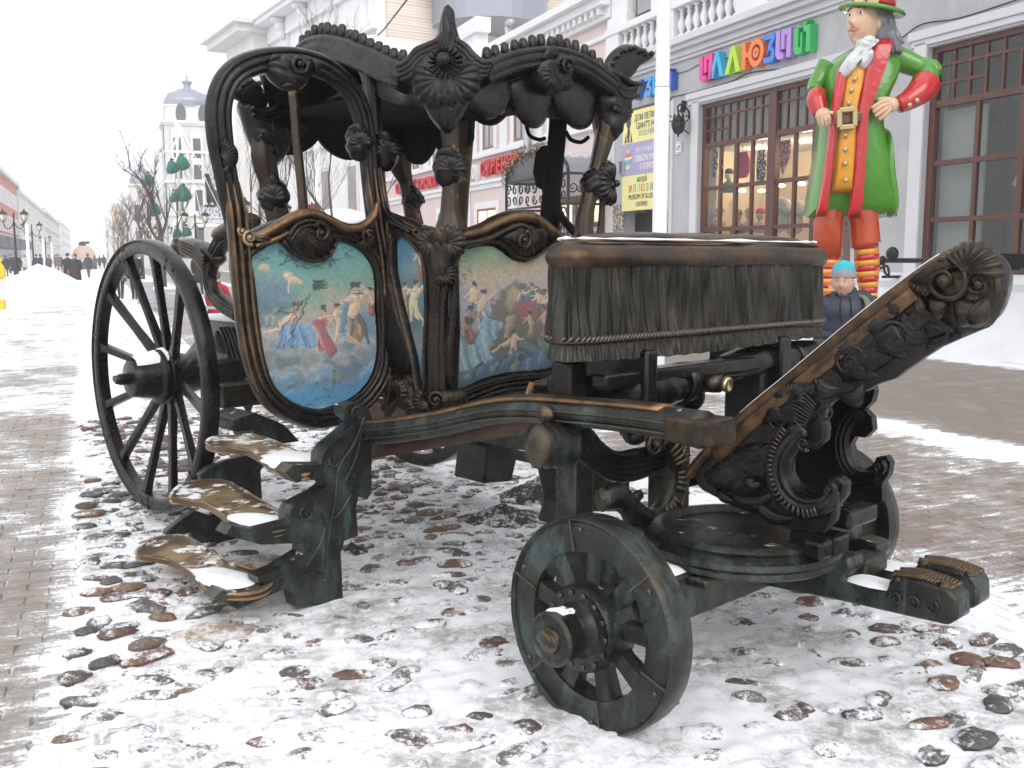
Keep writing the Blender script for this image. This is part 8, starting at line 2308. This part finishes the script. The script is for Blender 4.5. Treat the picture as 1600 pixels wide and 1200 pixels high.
def person(u, D, H, yaw, coat, trousers, label, stride=.18, hat=None, coatlen=.5, bag=None, sit=False, side='', wide=1.0):
    p = at_dist(u, 400, D); t = empty('person', (p[0], p[1], 0), yaw, label, 'person')
    s_ = H / 1.75
    hz_ = .93; kz = .50
    V = [(0, 0, hz_), (0, 0, 1.12), (0, 0, 1.36), (0, 0, 1.50), (0, -.01, 1.60), (0, -.01, 1.68)]
    R = [(.16, .12), (.16, .12), (.19, .12), .07, .085, .075]
    E_ = [(0, 1), (1, 2), (2, 3), (3, 4), (4, 5)]
    for sd in (-1, 1):
        fy = -stride * sd; n_ = len(V)
        if sit:
            V += [(sd * .1, -.05, hz_ - .05), (sd * .11, -.42, hz_ - .05), (sd * .11, -.44, kz), (sd * .11, -.54, kz - .05)]
        else:
            V += [(sd * .09, 0, hz_ - .08), (sd * .10, fy * .5 - .03, kz), (sd * .10, fy, .09), (sd * .11, fy - .12, .05)]
        R += [.10, .068, .05, .045]; E_ += [(0, n_), (n_, n_ + 1), (n_ + 1, n_ + 2), (n_ + 2, n_ + 3)]
        n_ = len(V)
        V += [(sd * .21, 0, 1.40), (sd * .27, stride * .4 * sd, 1.12), (sd * .25, stride * .6 * sd - .08, .90), (sd * .25, stride * .6 * sd - .10, .80)]; R += [.07, .055, .042, .04]; E_ += [(2, n_), (n_, n_ + 1), (n_ + 1, n_ + 2), (n_ + 2, n_ + 3)]
    if sit: V = [(a, b, c - (hz_ - .5)) if not (i in (8, 9, 16, 17) ) else (a, b, max(.06, c - .45)) for i, (a, b, c) in enumerate(V)]
    me = skin_body([(a * wide, b, c) for a, b, c in V], E_, R)
    for m in (cloth(coat), cloth(trousers), SKIN, cloth((.03, .03, .03))): me.materials.append(m)
    off = -(hz_ - .5) if sit else 0
    for f in me.polygons:
        z = f.center.z - off; f.use_smooth = True
        f.material_index = 2 if (z > 1.53 or (z < .86 and abs(f.center.x) > .22 * wide and not sit)) else (0 if z > .92 else (3 if f.center.z < .12 else 1))
    body = bpy.data.objects.new('body', me); link(body, t); body.scale = (s_,) * 3
    m_ = MB(); zc = 1.38 + off; zb = max(coatlen, .3) + (0 if not sit else off * .0)
    lathe(m_, [(.245 * wide, zb), (.235 * wide, zb + .15), (.21 * wide, 1.0 + off), (.22 * wide, 1.25 + off), (.20, 1.38 + off), (.10, 1.48 + off), (.09, 1.53 + off)], 14); o = m_.build('coat', cloth(coat), t); o.scale = (s_, s_ * .78, s_)
    m_ = MB(); ellipsoid(m_, (0, .01, 1.655 + off), (.098, .112, .13), 10, 12); o = m_.build('hair' if not hat else 'hat', cloth(hat) if hat else HAIR, t); o.scale = (s_,) * 3; o.location = (0, .015, .025)
    if bag:
        m_ = MB(); m_.box(-.34, -.05, .62, .10, .30, .36); m_.add([(-.34, -.1, .8), (-.34, 0, 1.0), (-.34, .1, .8)], [(0, 1, 2)]); o = tag(m_.build('shopping_bag', cloth(bag), None, smooth=False), 'bag in ' + ('beige paper' if bag[0] > .5 else 'dark red') + ' carried by a walker in black', 'bag'); o.location = t.location; o.rotation_euler = t.rotation_euler
    return t
BK = (.018, .018, .025); NV = (.03, .04, .07)
person(105, 57, 1.72, .3, BK, BK, 'person in a long black coat carrying a beige paper bag, beside the snow pile', hat=BK, coatlen=.3, bag=(.62, .42, .28), wide=1.15)
person(117, 55, 1.68, -.3, (.02, .02, .02), BK, 'person in a wide black coat bending beside the bag carrier', hat=(.10, .09, .07), coatlen=.25, bag=(.3, .08, .08), wide=1.35)
person(137, 74, 1.75, PI, NV, (.10, .11, .13), 'person in a dark jacket and grey trousers walking in the street centre', hat=(.1, .09, .08), coatlen=.75)
person(24, 66, 1.8, .2, BK, BK, 'person in black walking away left of the first white pole', hat=(.10, .09, .09), coatlen=.6, wide=1.2)
person(208, 36.5, 1.8, .1, BK, BK, 'tall person in a black jacket seen between the wheel spokes', hat=BK, coatlen=.75)
person(186, 37, 1.68, .1, (.15, .15, .16), BK, 'person in a grey jacket beside the tall one, behind the wheel spokes', hat=(.05, .04, .04), coatlen=.7)
person(308, 42, 1.75, .6, BK, BK, 'person in black far behind the scroll arm', hat=BK, coatlen=.6)
rr = random.Random(11)
for k, (u, D, lab) in enumerate(((56, 80, 'person in navy at the left of the crowd, beside the second pole'), (63, 84, 'person in dark coat close behind the one in navy'), (76, 92, 'person in black right of the thin white pole'), (90, 110, 'person in dark jacket, right end of the left crowd'), (38, 88, 'person with a pale jacket half behind the first pole'), (8, 76, 'person in blue coat under the dark awnings'), (15, 90, 'person in black farther under the awnings'), (148, 120, 'small dark figure just right of the dome cover'), (155, 130, 'small dark figure near the far trees'), (162, 125, 'small dark figure at the foot of the far trees'), (94, 140, 'tiny dark figure in the distance behind the couple'), (86, 128, 'tiny figure in a reddish jacket in the far crowd'), (125, 180, 'tiny figure in front of the dome cover'))):
    c = [(.03, .04, .08), BK, (.05, .05, .06), (.09, .09, .13)][k % 4]
    if 'pale' in lab: c = (.45, .46, .48)
    if 'reddish' in lab: c = (.3, .08, .07)
    person(u, D, rr.uniform(1.62, 1.82), rr.uniform(-.5, .5) + (PI if k % 2 else 0), c, BK, lab, hat=BK, coatlen=rr.uniform(.4, .75))
person(338, 23, 1.62, 2.6, (.34, .02, .035), BK, 'person in dark red puffer jacket sitting with back turned, left of carriage door', sit=True, hat=(.12, .10, .10), coatlen=.28, wide=1.25)
m_ = MB(); m_.box(0, 0, .42, 1.4, .45, .06); m_.box(-.5, 0, .2, .08, .4, .4); m_.box(.5, 0, .2, .08, .4, .4); p = at_dist(338, 400, 23); o = m_.build('bench', GW, None, smooth=False); o.location = (p[0], p[1], 0); tag(o, 'low bench under the person in the red jacket', 'bench')
# yellow toy figure at the far left edge
YE = simple('toy_yellow', (.75, .50, .03), .5); p = at_dist(-5, 400, 30); t = empty('yellow_sign_stand', (p[0], p[1], 0), 0, 'yellow and white cut-out stand at the left edge in front of the snow pile', 'sign stand')
m_ = MB(); pillow(m_, Plane('y', 0), [(-.15, .9), (.18, .95), (.2, 1.25), (.1, 1.42), (.16, 1.5), (0, 1.62), (-.2, 1.5)], .06, n=3, back=1); m_.build('top', YE, t); m_ = MB(); m_.b2(-.1, .14, -.05, .05, .3, .9); m_.build('panel', WH, t, smooth=False); m_ = MB(); m_.b2(-.15, .15, -.06, .06, 0, .3); m_.build('foot', YE, t, smooth=False)

# ------------------------------------------------------------------ woman behind the seat
DW = 7.9
pw = at_dist(1322, 400, DW); wk = DW / FPX
wo_ = empty('person', (pw[0], pw[1], 0), math.radians(-2), 'woman in grey and turquoise beanie and navy jacket standing behind the driver bench', 'person')
def wp(u, v, y=0.0): return ((u - 1322) * wk, y, 1.6 + (400 - v) * wk * .997)
hx, _, hzv = wp(1317, 441)
V = [(-.03, 0, .90), (-.02, 0, 1.10), (0, 0, 1.20), (0, 0, 1.31), (hx, -.02, hzv - .03), (hx, -.02, hzv + .05)]
R = [(.17, .13), (.18, .14), (.20, .13), .075, .09, .08]
E_ = [(0, 1), (1, 2), (2, 3), (3, 4), (4, 5)]
for sd, pts in ((-1, [(-.20, 0, 1.22), (-.24, .0, 1.0), (-.12, -.16, .965), (-.05, -.20, .98)]), (1, [(.22, 0, 1.23), (.27, .0, 1.0), (.14, -.16, .965), (.04, -.20, .98)])):
    n_ = len(V); V += pts; R += [.075, .065, .05, .03]; E_ += [(2, n_), (n_, n_ + 1), (n_ + 1, n_ + 2), (n_ + 2, n_ + 3)]
for sd in (-1, 1):
    n_ = len(V); V += [(sd * .09 - .02, 0, .82), (sd * .10 - .02, -.02, .45), (sd * .10 - .02, 0, .08), (sd * .10 - .02, -.12, .05)]; R += [.11, .08, .06, .05]; E_ += [(0, n_), (n_, n_ + 1), (n_ + 1, n_ + 2), (n_ + 2, n_ + 3)]
me = skin_body(V, E_, R, 2)
NVY = simple('navy_puffer', (.018, .022, .045), .5)
for m in (NVY, cloth((.04, .05, .09)), SKIN, cloth((.03, .03, .03))): me.materials.append(m)
for f in me.polygons: f.use_smooth = True; z = f.center.z; f.material_index = 2 if z > 1.34 else (0 if z > .85 else (3 if z < .12 else 1))
link(bpy.data.objects.new('body', me), wo_)
FS_ = simple('face_skin', (.50, .29, .22), .5)
m_ = MB()
def headpt(a, b): pass
nu, nv = 40, 48; VV = []; HR = np.array([.082, .098, .128])
for i in range(nu + 1):
    th = PI * i / nu
    for j in range(nv):
        a = 2 * PI * j / nv; x = math.sin(th) * math.sin(a); y = -math.sin(th) * math.cos(a); z = math.cos(th)   # face to -y
        q = np.array([x, y, z]) * HR
        if z < 0: q[0] *= 1 - .22 * z * z; q[1] *= 1 - .10 * z * z
        f = max(0, -y)
        g = lambda cx, cz, sx, sz: math.exp(-((x - cx) / sx) ** 2 - ((z - cz) / sz) ** 2) * (f > 0)
        q[1] -= .026 * g(0, -.16, .11, .13) + .012 * g(0, .05, .07, .22) + .008 * g(0, -.52, .22, .09) + .010 * g(0, -.80, .25, .14) + .007 * g(-.42, -.22, .22, .2) + .007 * g(.42, -.22, .22, .2)
        q[1] += .013 * g(-.33, .10, .17, .10) + .013 * g(.33, .10, .17, .10) + .005 * g(0, -.45, .28, .035)
        VV.append(q)
m_.grid(np.array(VV), nu + 1, nv, closev=True)
head = m_.build('head', FS_, wo_); head.location = (hx, -.03, hzv); head.rotation_euler = (.02, 0, math.radians(-24)); head.scale = (1.04, 1.04, 1.06)
for sd in (-1, 1):
    e = MB(); ellipsoid(e, (sd * .030, -.083, .012), (.011, .005, .0045), 6, 10); e.build('eye', WH, head)
    e = MB(); ellipsoid(e, (sd * .030 - .003, -.089, .012), (.005, .003, .005), 5, 8); e.build('iris', cloth((.05, .04, .03)), head)
    e = MB(); sweep(e, cr([(sd * .014, -.090, .032), (sd * .030, -.089, .038), (sd * .048, -.078, .034)], 4), .0018, ns=5); e.build('eyebrow', cloth((.30, .20, .14)), head)
    e = MB(); ellipsoid(e, (sd * .080, .0, -.01), (.012, .02, .03), 6, 8); e.build('ear', FS_, head)
e = MB(); sweep(e, cr([(-.026, -.092, -.055), (-.012, -.101, -.056), (0, -.103, -.058), (.012, -.101, -.056), (.026, -.090, -.052)], 4), [.001, .003, .0032, .003, .001], ns=6); e.build('mouth', simple('lips', (.46, .20, .17), .5), head)
for z0, z1, m, nm in ((.034, .098, cloth((.26, .27, .29)), 'beanie_band'), (.092, .165, cloth((.03, .42, .50)), 'beanie_top')):
    e = MB(); prof = []
    for t_ in np.linspace(0, 1, 10):
        z = z0 + (z1 - z0) * t_; k = 1.12 * math.sqrt(max(0.0, 1 - max(0, (z - .035) / .131) ** 2.4)); prof.append((k * (1 + .006 * (nm[-3:] == 'top')), z))
    lathe(e, prof, 40, Matrix.Diagonal((HR[0], HR[1], 1, 1)), ribs=40, ra=.02, cap=False); o = e.build(nm, m, head); o.location = (0, .008, .0); o.rotation_euler = (-.12, 0, 0)
# collar, quilting, straps, backpack
e = MB(); lathe(e, [(.11, 1.24), (.115, 1.29), (.10, 1.315), (.085, 1.30), (.08, 1.27)], 26, Matrix.Translation((-.0, .01, 0)), cap=False); e.v = [crumpled(v, .012, 14) for v in e.v]; e.build('collar', NVY, wo_)
e = MB(); lathe(e, [(.225, .80), (.235, .90), (.215, .93), (.232, .97), (.21, 1.0), (.228, 1.05), (.212, 1.08), (.232, 1.13), (.225, 1.18), (.20, 1.24), (.14, 1.29), (.10, 1.30)], 30, Matrix.Translation((-.01, 0, 0)) @ Matrix.Diagonal((1, .72, 1, 1))); e.v = [crumpled(v, .008, 12) for v in e.v]; e.build('jacket', NVY, wo_)
e = MB(); ellipsoid(e, (hx + .03, .02, hzv - .07), (.10, .09, .06), 10, 16, crumple=.01, cf=14); e.build('hood', NVY, wo_)
e = MB(); sweep(e, cr([(hx - .03, -.11, 1.31), (hx - .05, -.16, 1.2), (hx - .04, -.19, 1.08)], 5), .005, ns=6); sweep(e, cr([(hx + .03, -.12, 1.31), (hx + .035, -.17, 1.18), (hx + .04, -.19, 1.06)], 5), .005, ns=6); e.build('drawstring', cloth((.01, .01, .012)), wo_)
e = MB(); sweep(e, cr([(.10, .02, 1.30), (.135, -.12, 1.26), (.15, -.175, 1.14), (.16, -.16, 1.0)], 6), [(.028, .012)] * 19, ns=8); e.build('backpack_strap', cloth((.16, .17, .10)), wo_)
bp_ = empty('backpack', (pw[0] + .20, pw[1] + .17, 0), 0, 'dark backpack with an orange and white corner on the woman', 'backpack')
e = MB(); ellipsoid(e, (0, 0, 1.12), (.13, .12, .21), 12, 16, crumple=.01, cf=8); e.build('bag', cloth((.03, .035, .05)), bp_)
e = MB(); plate(e, Plane('y', -.12), [(.00, 1.10), (.10, 1.02), (.09, 1.20)], 0, .02); e.build('white_patch', WH, bp_, smooth=False); e = MB(); plate(e, Plane('y', -.14), [(.0, 1.12), (.06, 1.06), (.05, 1.20)], 0, .02); e.build('orange_patch', simple('orange', (.75, .32, .02), .6), bp_, smooth=False)
for sd, bx in ((-1, -.045), (1, .035)):
    e = MB(); ellipsoid(e, (bx, -.215, .985), (.032, .022, .04), 8, 10)
    for k in range(4):
        L = (.05, .058, .055, .044)[k]; z = 1.005 - k * .016
        sweep(e, cr([(bx - sd * .005, -.225, z), (bx - sd * .025, -.245, z + .004), (bx - sd * (.02 + L * .6), -.24, z + .002), (bx - sd * (.01 + L * .75), -.228, z)], 4), [.0095, .0095, .009, .0075], ns=7)
    sweep(e, cr([(bx + sd * .005, -.22, 1.01), (bx - sd * .0, -.245, 1.03), (bx - sd * .02, -.25, 1.038)], 4), [.011, .010, .008], ns=7)
    e.build('hand', FS_, wo_)
e = MB(); e.box(.0, -.25, 1.015, .14, .012, .075, rx=-.9); o = e.build('phone', M['black'], None, smooth=False, bevel=.004); o.location = (pw[0], pw[1], 0); tag(o, 'black phone held in the hands of the woman in the beanie', 'phone')

# ------------------------------------------------------------------ giant painted statue
DG = 13.9
class WPl(Plane):
    def __init__(s, u, D, dy=0.0):
        s.k = 'w'; p = at_dist(u, 400, D); s.D = D; s.base = np.array([p[0], p[1], 0]); s.n = np.array([0., -1, 0]); s.dy = dy
    def px(s, u, v): p = at_dist(u, v, s.D + s.dy); return (p[0] - s.base[0], p[2])
    def P(s, ab, off=0.0): return np.array([ab[0], s.dy - off, ab[1]])
G = WPl(1335, DG)
gi = empty('giant_statue', tuple(G.base), 0, 'giant painted statue of a man in green coat, hat and striped stockings, hands on hips', 'statue')
def paint(name, c, r=.22): 
    m = NT(name, r); f = m.noise(m.pos(obj=True), 2.5, 5, .6); m.col(m.mix(m.ramp(f, [(.3, 0), (.7, 1)]), tuple(x * .82 for x in c), c)); m.bump(m.noise(m.pos(obj=True), 9, 3, .5), .3, .05); m.b.inputs['Coat Weight'].default_value = .5; m.b.inputs['Coat Roughness'].default_value = .08; return m.m
GG = paint('paint_green', (.065, .27, .012)); GR = paint('paint_red', (.50, .010, .014)); GY = paint('paint_yellow', (.70, .31, .014), .4); GS = paint('paint_flesh', (.66, .41, .27), .4); GH = paint('paint_hair', (.20, .21, .24), .3); GW_ = paint('paint_white', (.62, .66, .68), .4); GO = paint('paint_orange', (.50, .06, .010), .3); GB = simple('paint_brass', (.45, .36, .18), .35, .7); GBR = paint('paint_brown', (.10, .03, .02))
def pil(name, pts, h, mat, back=1.0, off=0.0, wr=0.0, wf=6, dirn=(1, .2), c=None, n=5, crum=0.0, p=.5, dy=0.0):
    pl = WPl(1335, DG, dy); m_ = MB(); pillow(m_, pl, pl.ab(pts), h, rings=10, wr=wr, wf=wf, dirn=dirn, back=back, off=off, c=None if c is None else pl.px(*c), n=n, crum=crum, cf=3, p=p); return m_.build(name, mat, gi)
# legs: breeches and striped stockings
for nm, top, bot, col_ in (('leg', (1300, 300), (1296, 395), 0), ('leg', (1343, 330), (1358, 382), 1)):
    pass
m_ = MB(); A = lambda u, v, y=0.0: G.P(G.px(u, v), -y)
sweep(m_, [A(1308, 250), A(1300, 300), A(1294, 350), A(1293, 400)], [.20, .22, .20, .20], ns=20); m_.build('breeches', GO, gi)
m_ = MB(); sweep(m_, [A(1338, 250), A(1344, 310), A(1349, 345), A(1352, 378), A(1353, 383)], [.19, .21, .20, .20, .20], ns=20); m_.build('breeches', GO, gi)
for (ua, va, ub, vb) in ((1353, 380, 1358, 475), (1293, 398, 1290, 480)):
    n_ = 11
    for k in range(n_):
        t0, t1 = k / n_, (k + 1) / n_; m_ = MB()
        rad = lambda t: .165 + .02 * math.sin(PI * min(1, t * 1.3)) - .05 * t
        pts = [A(ua + (ub - ua) * t, va + (vb - va) * t) for t in (t0, (t0 + t1) / 2, t1)]
        sweep(m_, pts, [rad(t0), rad((t0 + t1) / 2), rad(t1)], ns=18); m_.build('stocking_stripe', GR if k % 2 == 0 else GY, gi)
    m_ = MB(); p = A(ub - 5, vb + 6); ellipsoid(m_, p + np.array([0, -.12, -.02]), (.14, .28, .09), 8, 14); m_.build('shoe', GBR, gi)
# coat body
pil('coat', [(1300, 95), (1340, 72), (1372, 70), (1395, 78), (1405, 95), (1398, 120), (1385, 150), (1376, 185), (1380, 220), (1388, 270), (1399, 334), (1398, 337), (1370, 341), (1330, 342), (1290, 342), (1263, 340), (1262, 337), (1268, 300), (1278, 240), (1283, 190), (1284, 150), (1288, 115)], .40, GG, c=(1335, 200), wr=.0, n=6, p=.42)
pil('coat_fold', [(1384, 200), (1390, 260), (1398, 333), (1382, 336), (1372, 300), (1370, 240)], .30, GG, off=.02)
pil('waistcoat', [(1318, 95), (1332, 88), (1336, 110), (1328, 150), (1322, 190), (1320, 250), (1315, 302), (1313, 304), (1288, 304), (1286, 302), (1290, 250), (1294, 200), (1300, 150), (1308, 115)], .14, GY, off=.37, back=.5)
pil('lapel', [(1310, 98), (1304, 130), (1296, 170), (1289, 220), (1283, 290), (1277, 338), (1275, 340), (1263, 340), (1262, 337), (1270, 290), (1278, 230), (1284, 180), (1290, 135), (1298, 110)], .10, GR, off=.40, back=.6)
pil('lapel', [(1352, 72), (1372, 70), (1378, 76), (1364, 84), (1362, 92), (1342, 120), (1334, 160), (1328, 200), (1324, 260), (1328, 341), (1326, 343), (1312, 343), (1310, 341), (1316, 270), (1318, 200), (1326, 150), (1334, 110), (1342, 88)], .10, GR, off=.40, back=.6)
for (u, v) in ((1315, 134), (1310, 151), (1306, 170), (1301, 219), (1301, 240), (1301, 261), (1302, 286)):
    m_ = MB(); ellipsoid(m_, G.P(G.px(u, v), .53), (.035, .02, .035), 6, 12); m_.build('button', GB, gi)
pl = G; m_ = MB(); 
for a, b in (((1290, 180), (1292, 207)), ((1312, 179), (1314, 206))): pass
m_ = MB(); plate(m_, G, G.ab([(1284, 187), (1325, 183), (1325, 199), (1284, 204)]), .40, .54); m_.build('belt', GBR, gi, smooth=False, bevel=.02)
bk = [(1290, 182), (1313, 180), (1313, 206), (1290, 208)]; q = [np.array(x) for x in G.ab(bk)]; m_ = MB()
for i in range(4): sweep(m_, [G.P(q[i], .57), G.P(q[(i + 1) % 4], .57)], .032, [(1, 1), (-1, 1), (-1, -1), (1, -1)], up=(0, -1, 0))
m_.build('buckle', GB, gi, smooth=False, bevel=.01)
# sleeves, cuffs
m_ = MB(); sweep(m_, cr([A(1390, 88, .0), A(1410, 96, -.02), A(1432, 106, -.06), A(1448, 112, -.12), A(1450, 122, -.18)], 8), [.18, .16, .14, .14, .11], ns=20); V0 = m_.v
m_.build('sleeve', GG, gi)
m_ = MB(); sweep(m_, cr([A(1444, 108, -.10), A(1440, 124, -.2), A(1428, 134, -.26)], 8), [.13, .14, .13], ns=20); m_.build('sleeve', GG, gi)
m_ = MB(); sweep(m_, cr([A(1436, 136, -.22), A(1420, 150, -.34), A(1400, 164, -.42), A(1384, 172, -.44)], 8), [.20, .175, .135, .11], ns=24); m_.build('cuff', GR, gi)
for u, v in ((1396, 174), (1407, 167)): m_ = MB(); ellipsoid(m_, A(u, v, -.56), (.035, .02, .035), 6, 10); m_.build('button', GB, gi)
def ghand(base, tips, rad, name='hand'):
    m_ = MB(); b = A(*base); 
    ellipsoid(m_, b + np.array([0, -.0, 0]), (.11, .07, .10), 10, 14)
    for (mid_, tip) in tips: sweep(m_, cr([b, A(*mid_), A(*tip)], 6), [rad * 1.15, rad * 1.1, rad, rad * .75], ns=10)
    return m_.build(name, GS, gi)
ghand((1372, 172, -.47), [((1358, 168, -.52), (1341, 178, -.50)), ((1358, 174, -.53), (1343, 184, -.51)), ((1360, 180, -.53), (1346, 190, -.51)), ((1364, 184, -.52), (1352, 195, -.50)), ((1366, 164, -.48), (1352, 164, -.46))], .034)
m_ = MB(); sweep(m_, cr([A(1296, 100, .05), A(1286, 115, .05), A(1275, 132, .0), A(1270, 145, -.08)], 8), [.15, .12, .11, .10], ns=18); m_.build('sleeve', GG, gi)
m_ = MB(); sweep(m_, cr([A(1274, 148, -.1), A(1269, 162, -.2), A(1272, 182, -.28)], 8), [.12, .135, .10], ns=20); m_.build('cuff', GR, gi)
ghand((1274, 186, -.36), [((1270, 192, -.40), (1272, 204, -.40)), ((1275, 192, -.42), (1277, 204, -.42)), ((1279, 190, -.44), (1281, 201, -.44)), ((1267, 190, -.38), (1268, 201, -.37)), ((1280, 184, -.42), (1286, 184, -.46))], .030)
# cravat
pil('cravat', [(1322, 74), (1338, 68), (1354, 72), (1352, 78), (1340, 82), (1346, 95), (1336, 118), (1324, 116), (1322, 108), (1304, 132), (1294, 122), (1306, 100), (1322, 84)], .16, GW_, off=.40, wr=.05, wf=16, dirn=(1, .5), back=.8)
m_ = MB(); ellipsoid(m_, A(1337, 76, -.5), (.09, .09, .07), 8, 12); m_.build('cravat_knot', GW_, gi)
# head: turned to the left of the picture
hc = A(1340, 42, -.25); m_ = MB(); VV = []; HG = np.array([.205, .27, .36])
nu, nv = 40, 48
for i in range(nu + 1):
    th = PI * i / nu
    for j in range(nv):
        a = 2 * PI * j / nv; x = math.sin(th) * math.sin(a); y = -math.sin(th) * math.cos(a); z = math.cos(th); q = np.array([x, y, z]) * HG
        if z < 0: q[0] *= 1 - .25 * z * z; q[1] *= 1 - .12 * z * z
        f = y < 0
        g = lambda cx, cz, sx, sz: math.exp(-((x - cx) / sx) ** 2 - ((z - cz) / sz) ** 2) * f
        q[1] -= .15 * g(0, -.22, .10, .11) + .08 * g(0, .0, .07, .22) + .03 * g(0, -.55, .2, .07) + .05 * g(0, -.82, .22, .12) + .03 * g(0, .28, .4, .08)
        q[1] += .035 * g(-.33, .12, .16, .09) + .035 * g(.33, .12, .16, .09) + .012 * g(0, -.47, .25, .03)
        VV.append(q)
m_.grid(np.array(VV), nu + 1, nv, closev=True); hd = m_.build('head', GS, gi); hd.location = tuple(hc); hd.rotation_euler = (-.1, 0, math.radians(-48))
for sd in (-1, 1):
    e = MB(); ellipsoid(e, (sd * .078, -.228, .05), (.036, .02, .024), 8, 12); e.build('eye', WH, hd); e = MB(); ellipsoid(e, (sd * .078, -.245, .05), (.016, .008, .018), 6, 10); e.build('iris', M['black'], hd)
    e = MB(); sweep(e, cr([(sd * .03, -.262, .11), (sd * .08, -.255, .13), (sd * .13, -.215, .11)], 4), .012, ns=6); e.build('eyebrow', GBR, hd)
    e = MB(); ellipsoid(e, (sd * .20, .02, -.03), (.04, .06, .09), 6, 10); e.build('ear', GS, hd)
e = MB(); sweep(e, cr([(-.065, -.25, -.165), (-.03, -.282, -.165), (.03, -.282, -.17), (.075, -.24, -.15)], 5), [.008, .018, .018, .008], ns=8); e.build('mouth', simple('statue_lips', (.45, .16, .12), .4), hd)
rr = random.Random(5)
for k in range(20):
    a = rr.uniform(-.9, 1.0) if k % 3 else rr.uniform(2.2, 2.9); a = math.radians(20) + a
    if k < 20: a = rr.uniform(-.35, 1.15)
    else: a = rr.uniform(2.9, 3.5)
    c = hc + np.array([math.cos(a) * .24, -math.sin(a) * .10 + .02, .18])
    e = MB(); w1 = rr.uniform(-.05, .05)
    sweep(e, cr([c, c + np.array([math.cos(a) * .10, w1, -.16]), c + np.array([math.cos(a) * (.16 + w1), 0, -.36]), c + np.array([math.cos(a) * (.24 + w1) + .02, .0, -.50 + rr.uniform(-.08, .08)])], 5), [.05, .07, .06, .02], ns=8); e.build('hair_lock', GH, gi)
e = MB(); ellipsoid(e, hc + np.array([.10, .08, .05]), (.26, .26, .30), 10, 16); e.build('hair', GH, gi)
hb = A(1354, 22, -.2); Mh = Matrix.Translation(hb) @ Matrix.Rotation(.16, 4, 'Y') @ Matrix.Rotation(.10, 4, 'X')
e = MB(); lathe(e, [(.25, 0), (.42, -.03), (.435, -.01), (.42, .02), (.26, .06), (.25, .05)], 36, Mh); e.build('hat_brim', GG, gi)
e = MB(); lathe(e, [(.265, .05), (.27, .12), (.25, .45), (0, .47)], 30, Mh); e.build('hat_crown', GR, gi); e = MB(); lathe(e, [(.275, .06), (.285, .08), (.28, .15), (.27, .16)], 30, Mh); e.build('hat_band', GR, gi)
e = MB(); P = Mh @ Vector((-.10, -.28, .10)); e.box(P.x, P.y, P.z, .14, .04, .16, ry=.16); e.build('hat_buckle', GB, gi, smooth=False)

# ------------------------------------------------------------------ winter haze over the street
hm = bpy.data.materials.new('haze'); hm.use_nodes = True; ht = hm.node_tree; ht.nodes.remove(ht.nodes['Principled BSDF'])
pv = ht.nodes.new('ShaderNodeVolumePrincipled'); pv.inputs['Color'].default_value = (.985, .99, 1.0, 1); pv.inputs['Density'].default_value = .0012; ht.links.new(pv.outputs[0], ht.nodes['Material Output'].inputs['Volume'])
mb = MB(); mb.b2(-480, 480, -28, 1450, -1.2, 36)
tag(mb.build('haze', hm, smooth=False), kind='stuff')
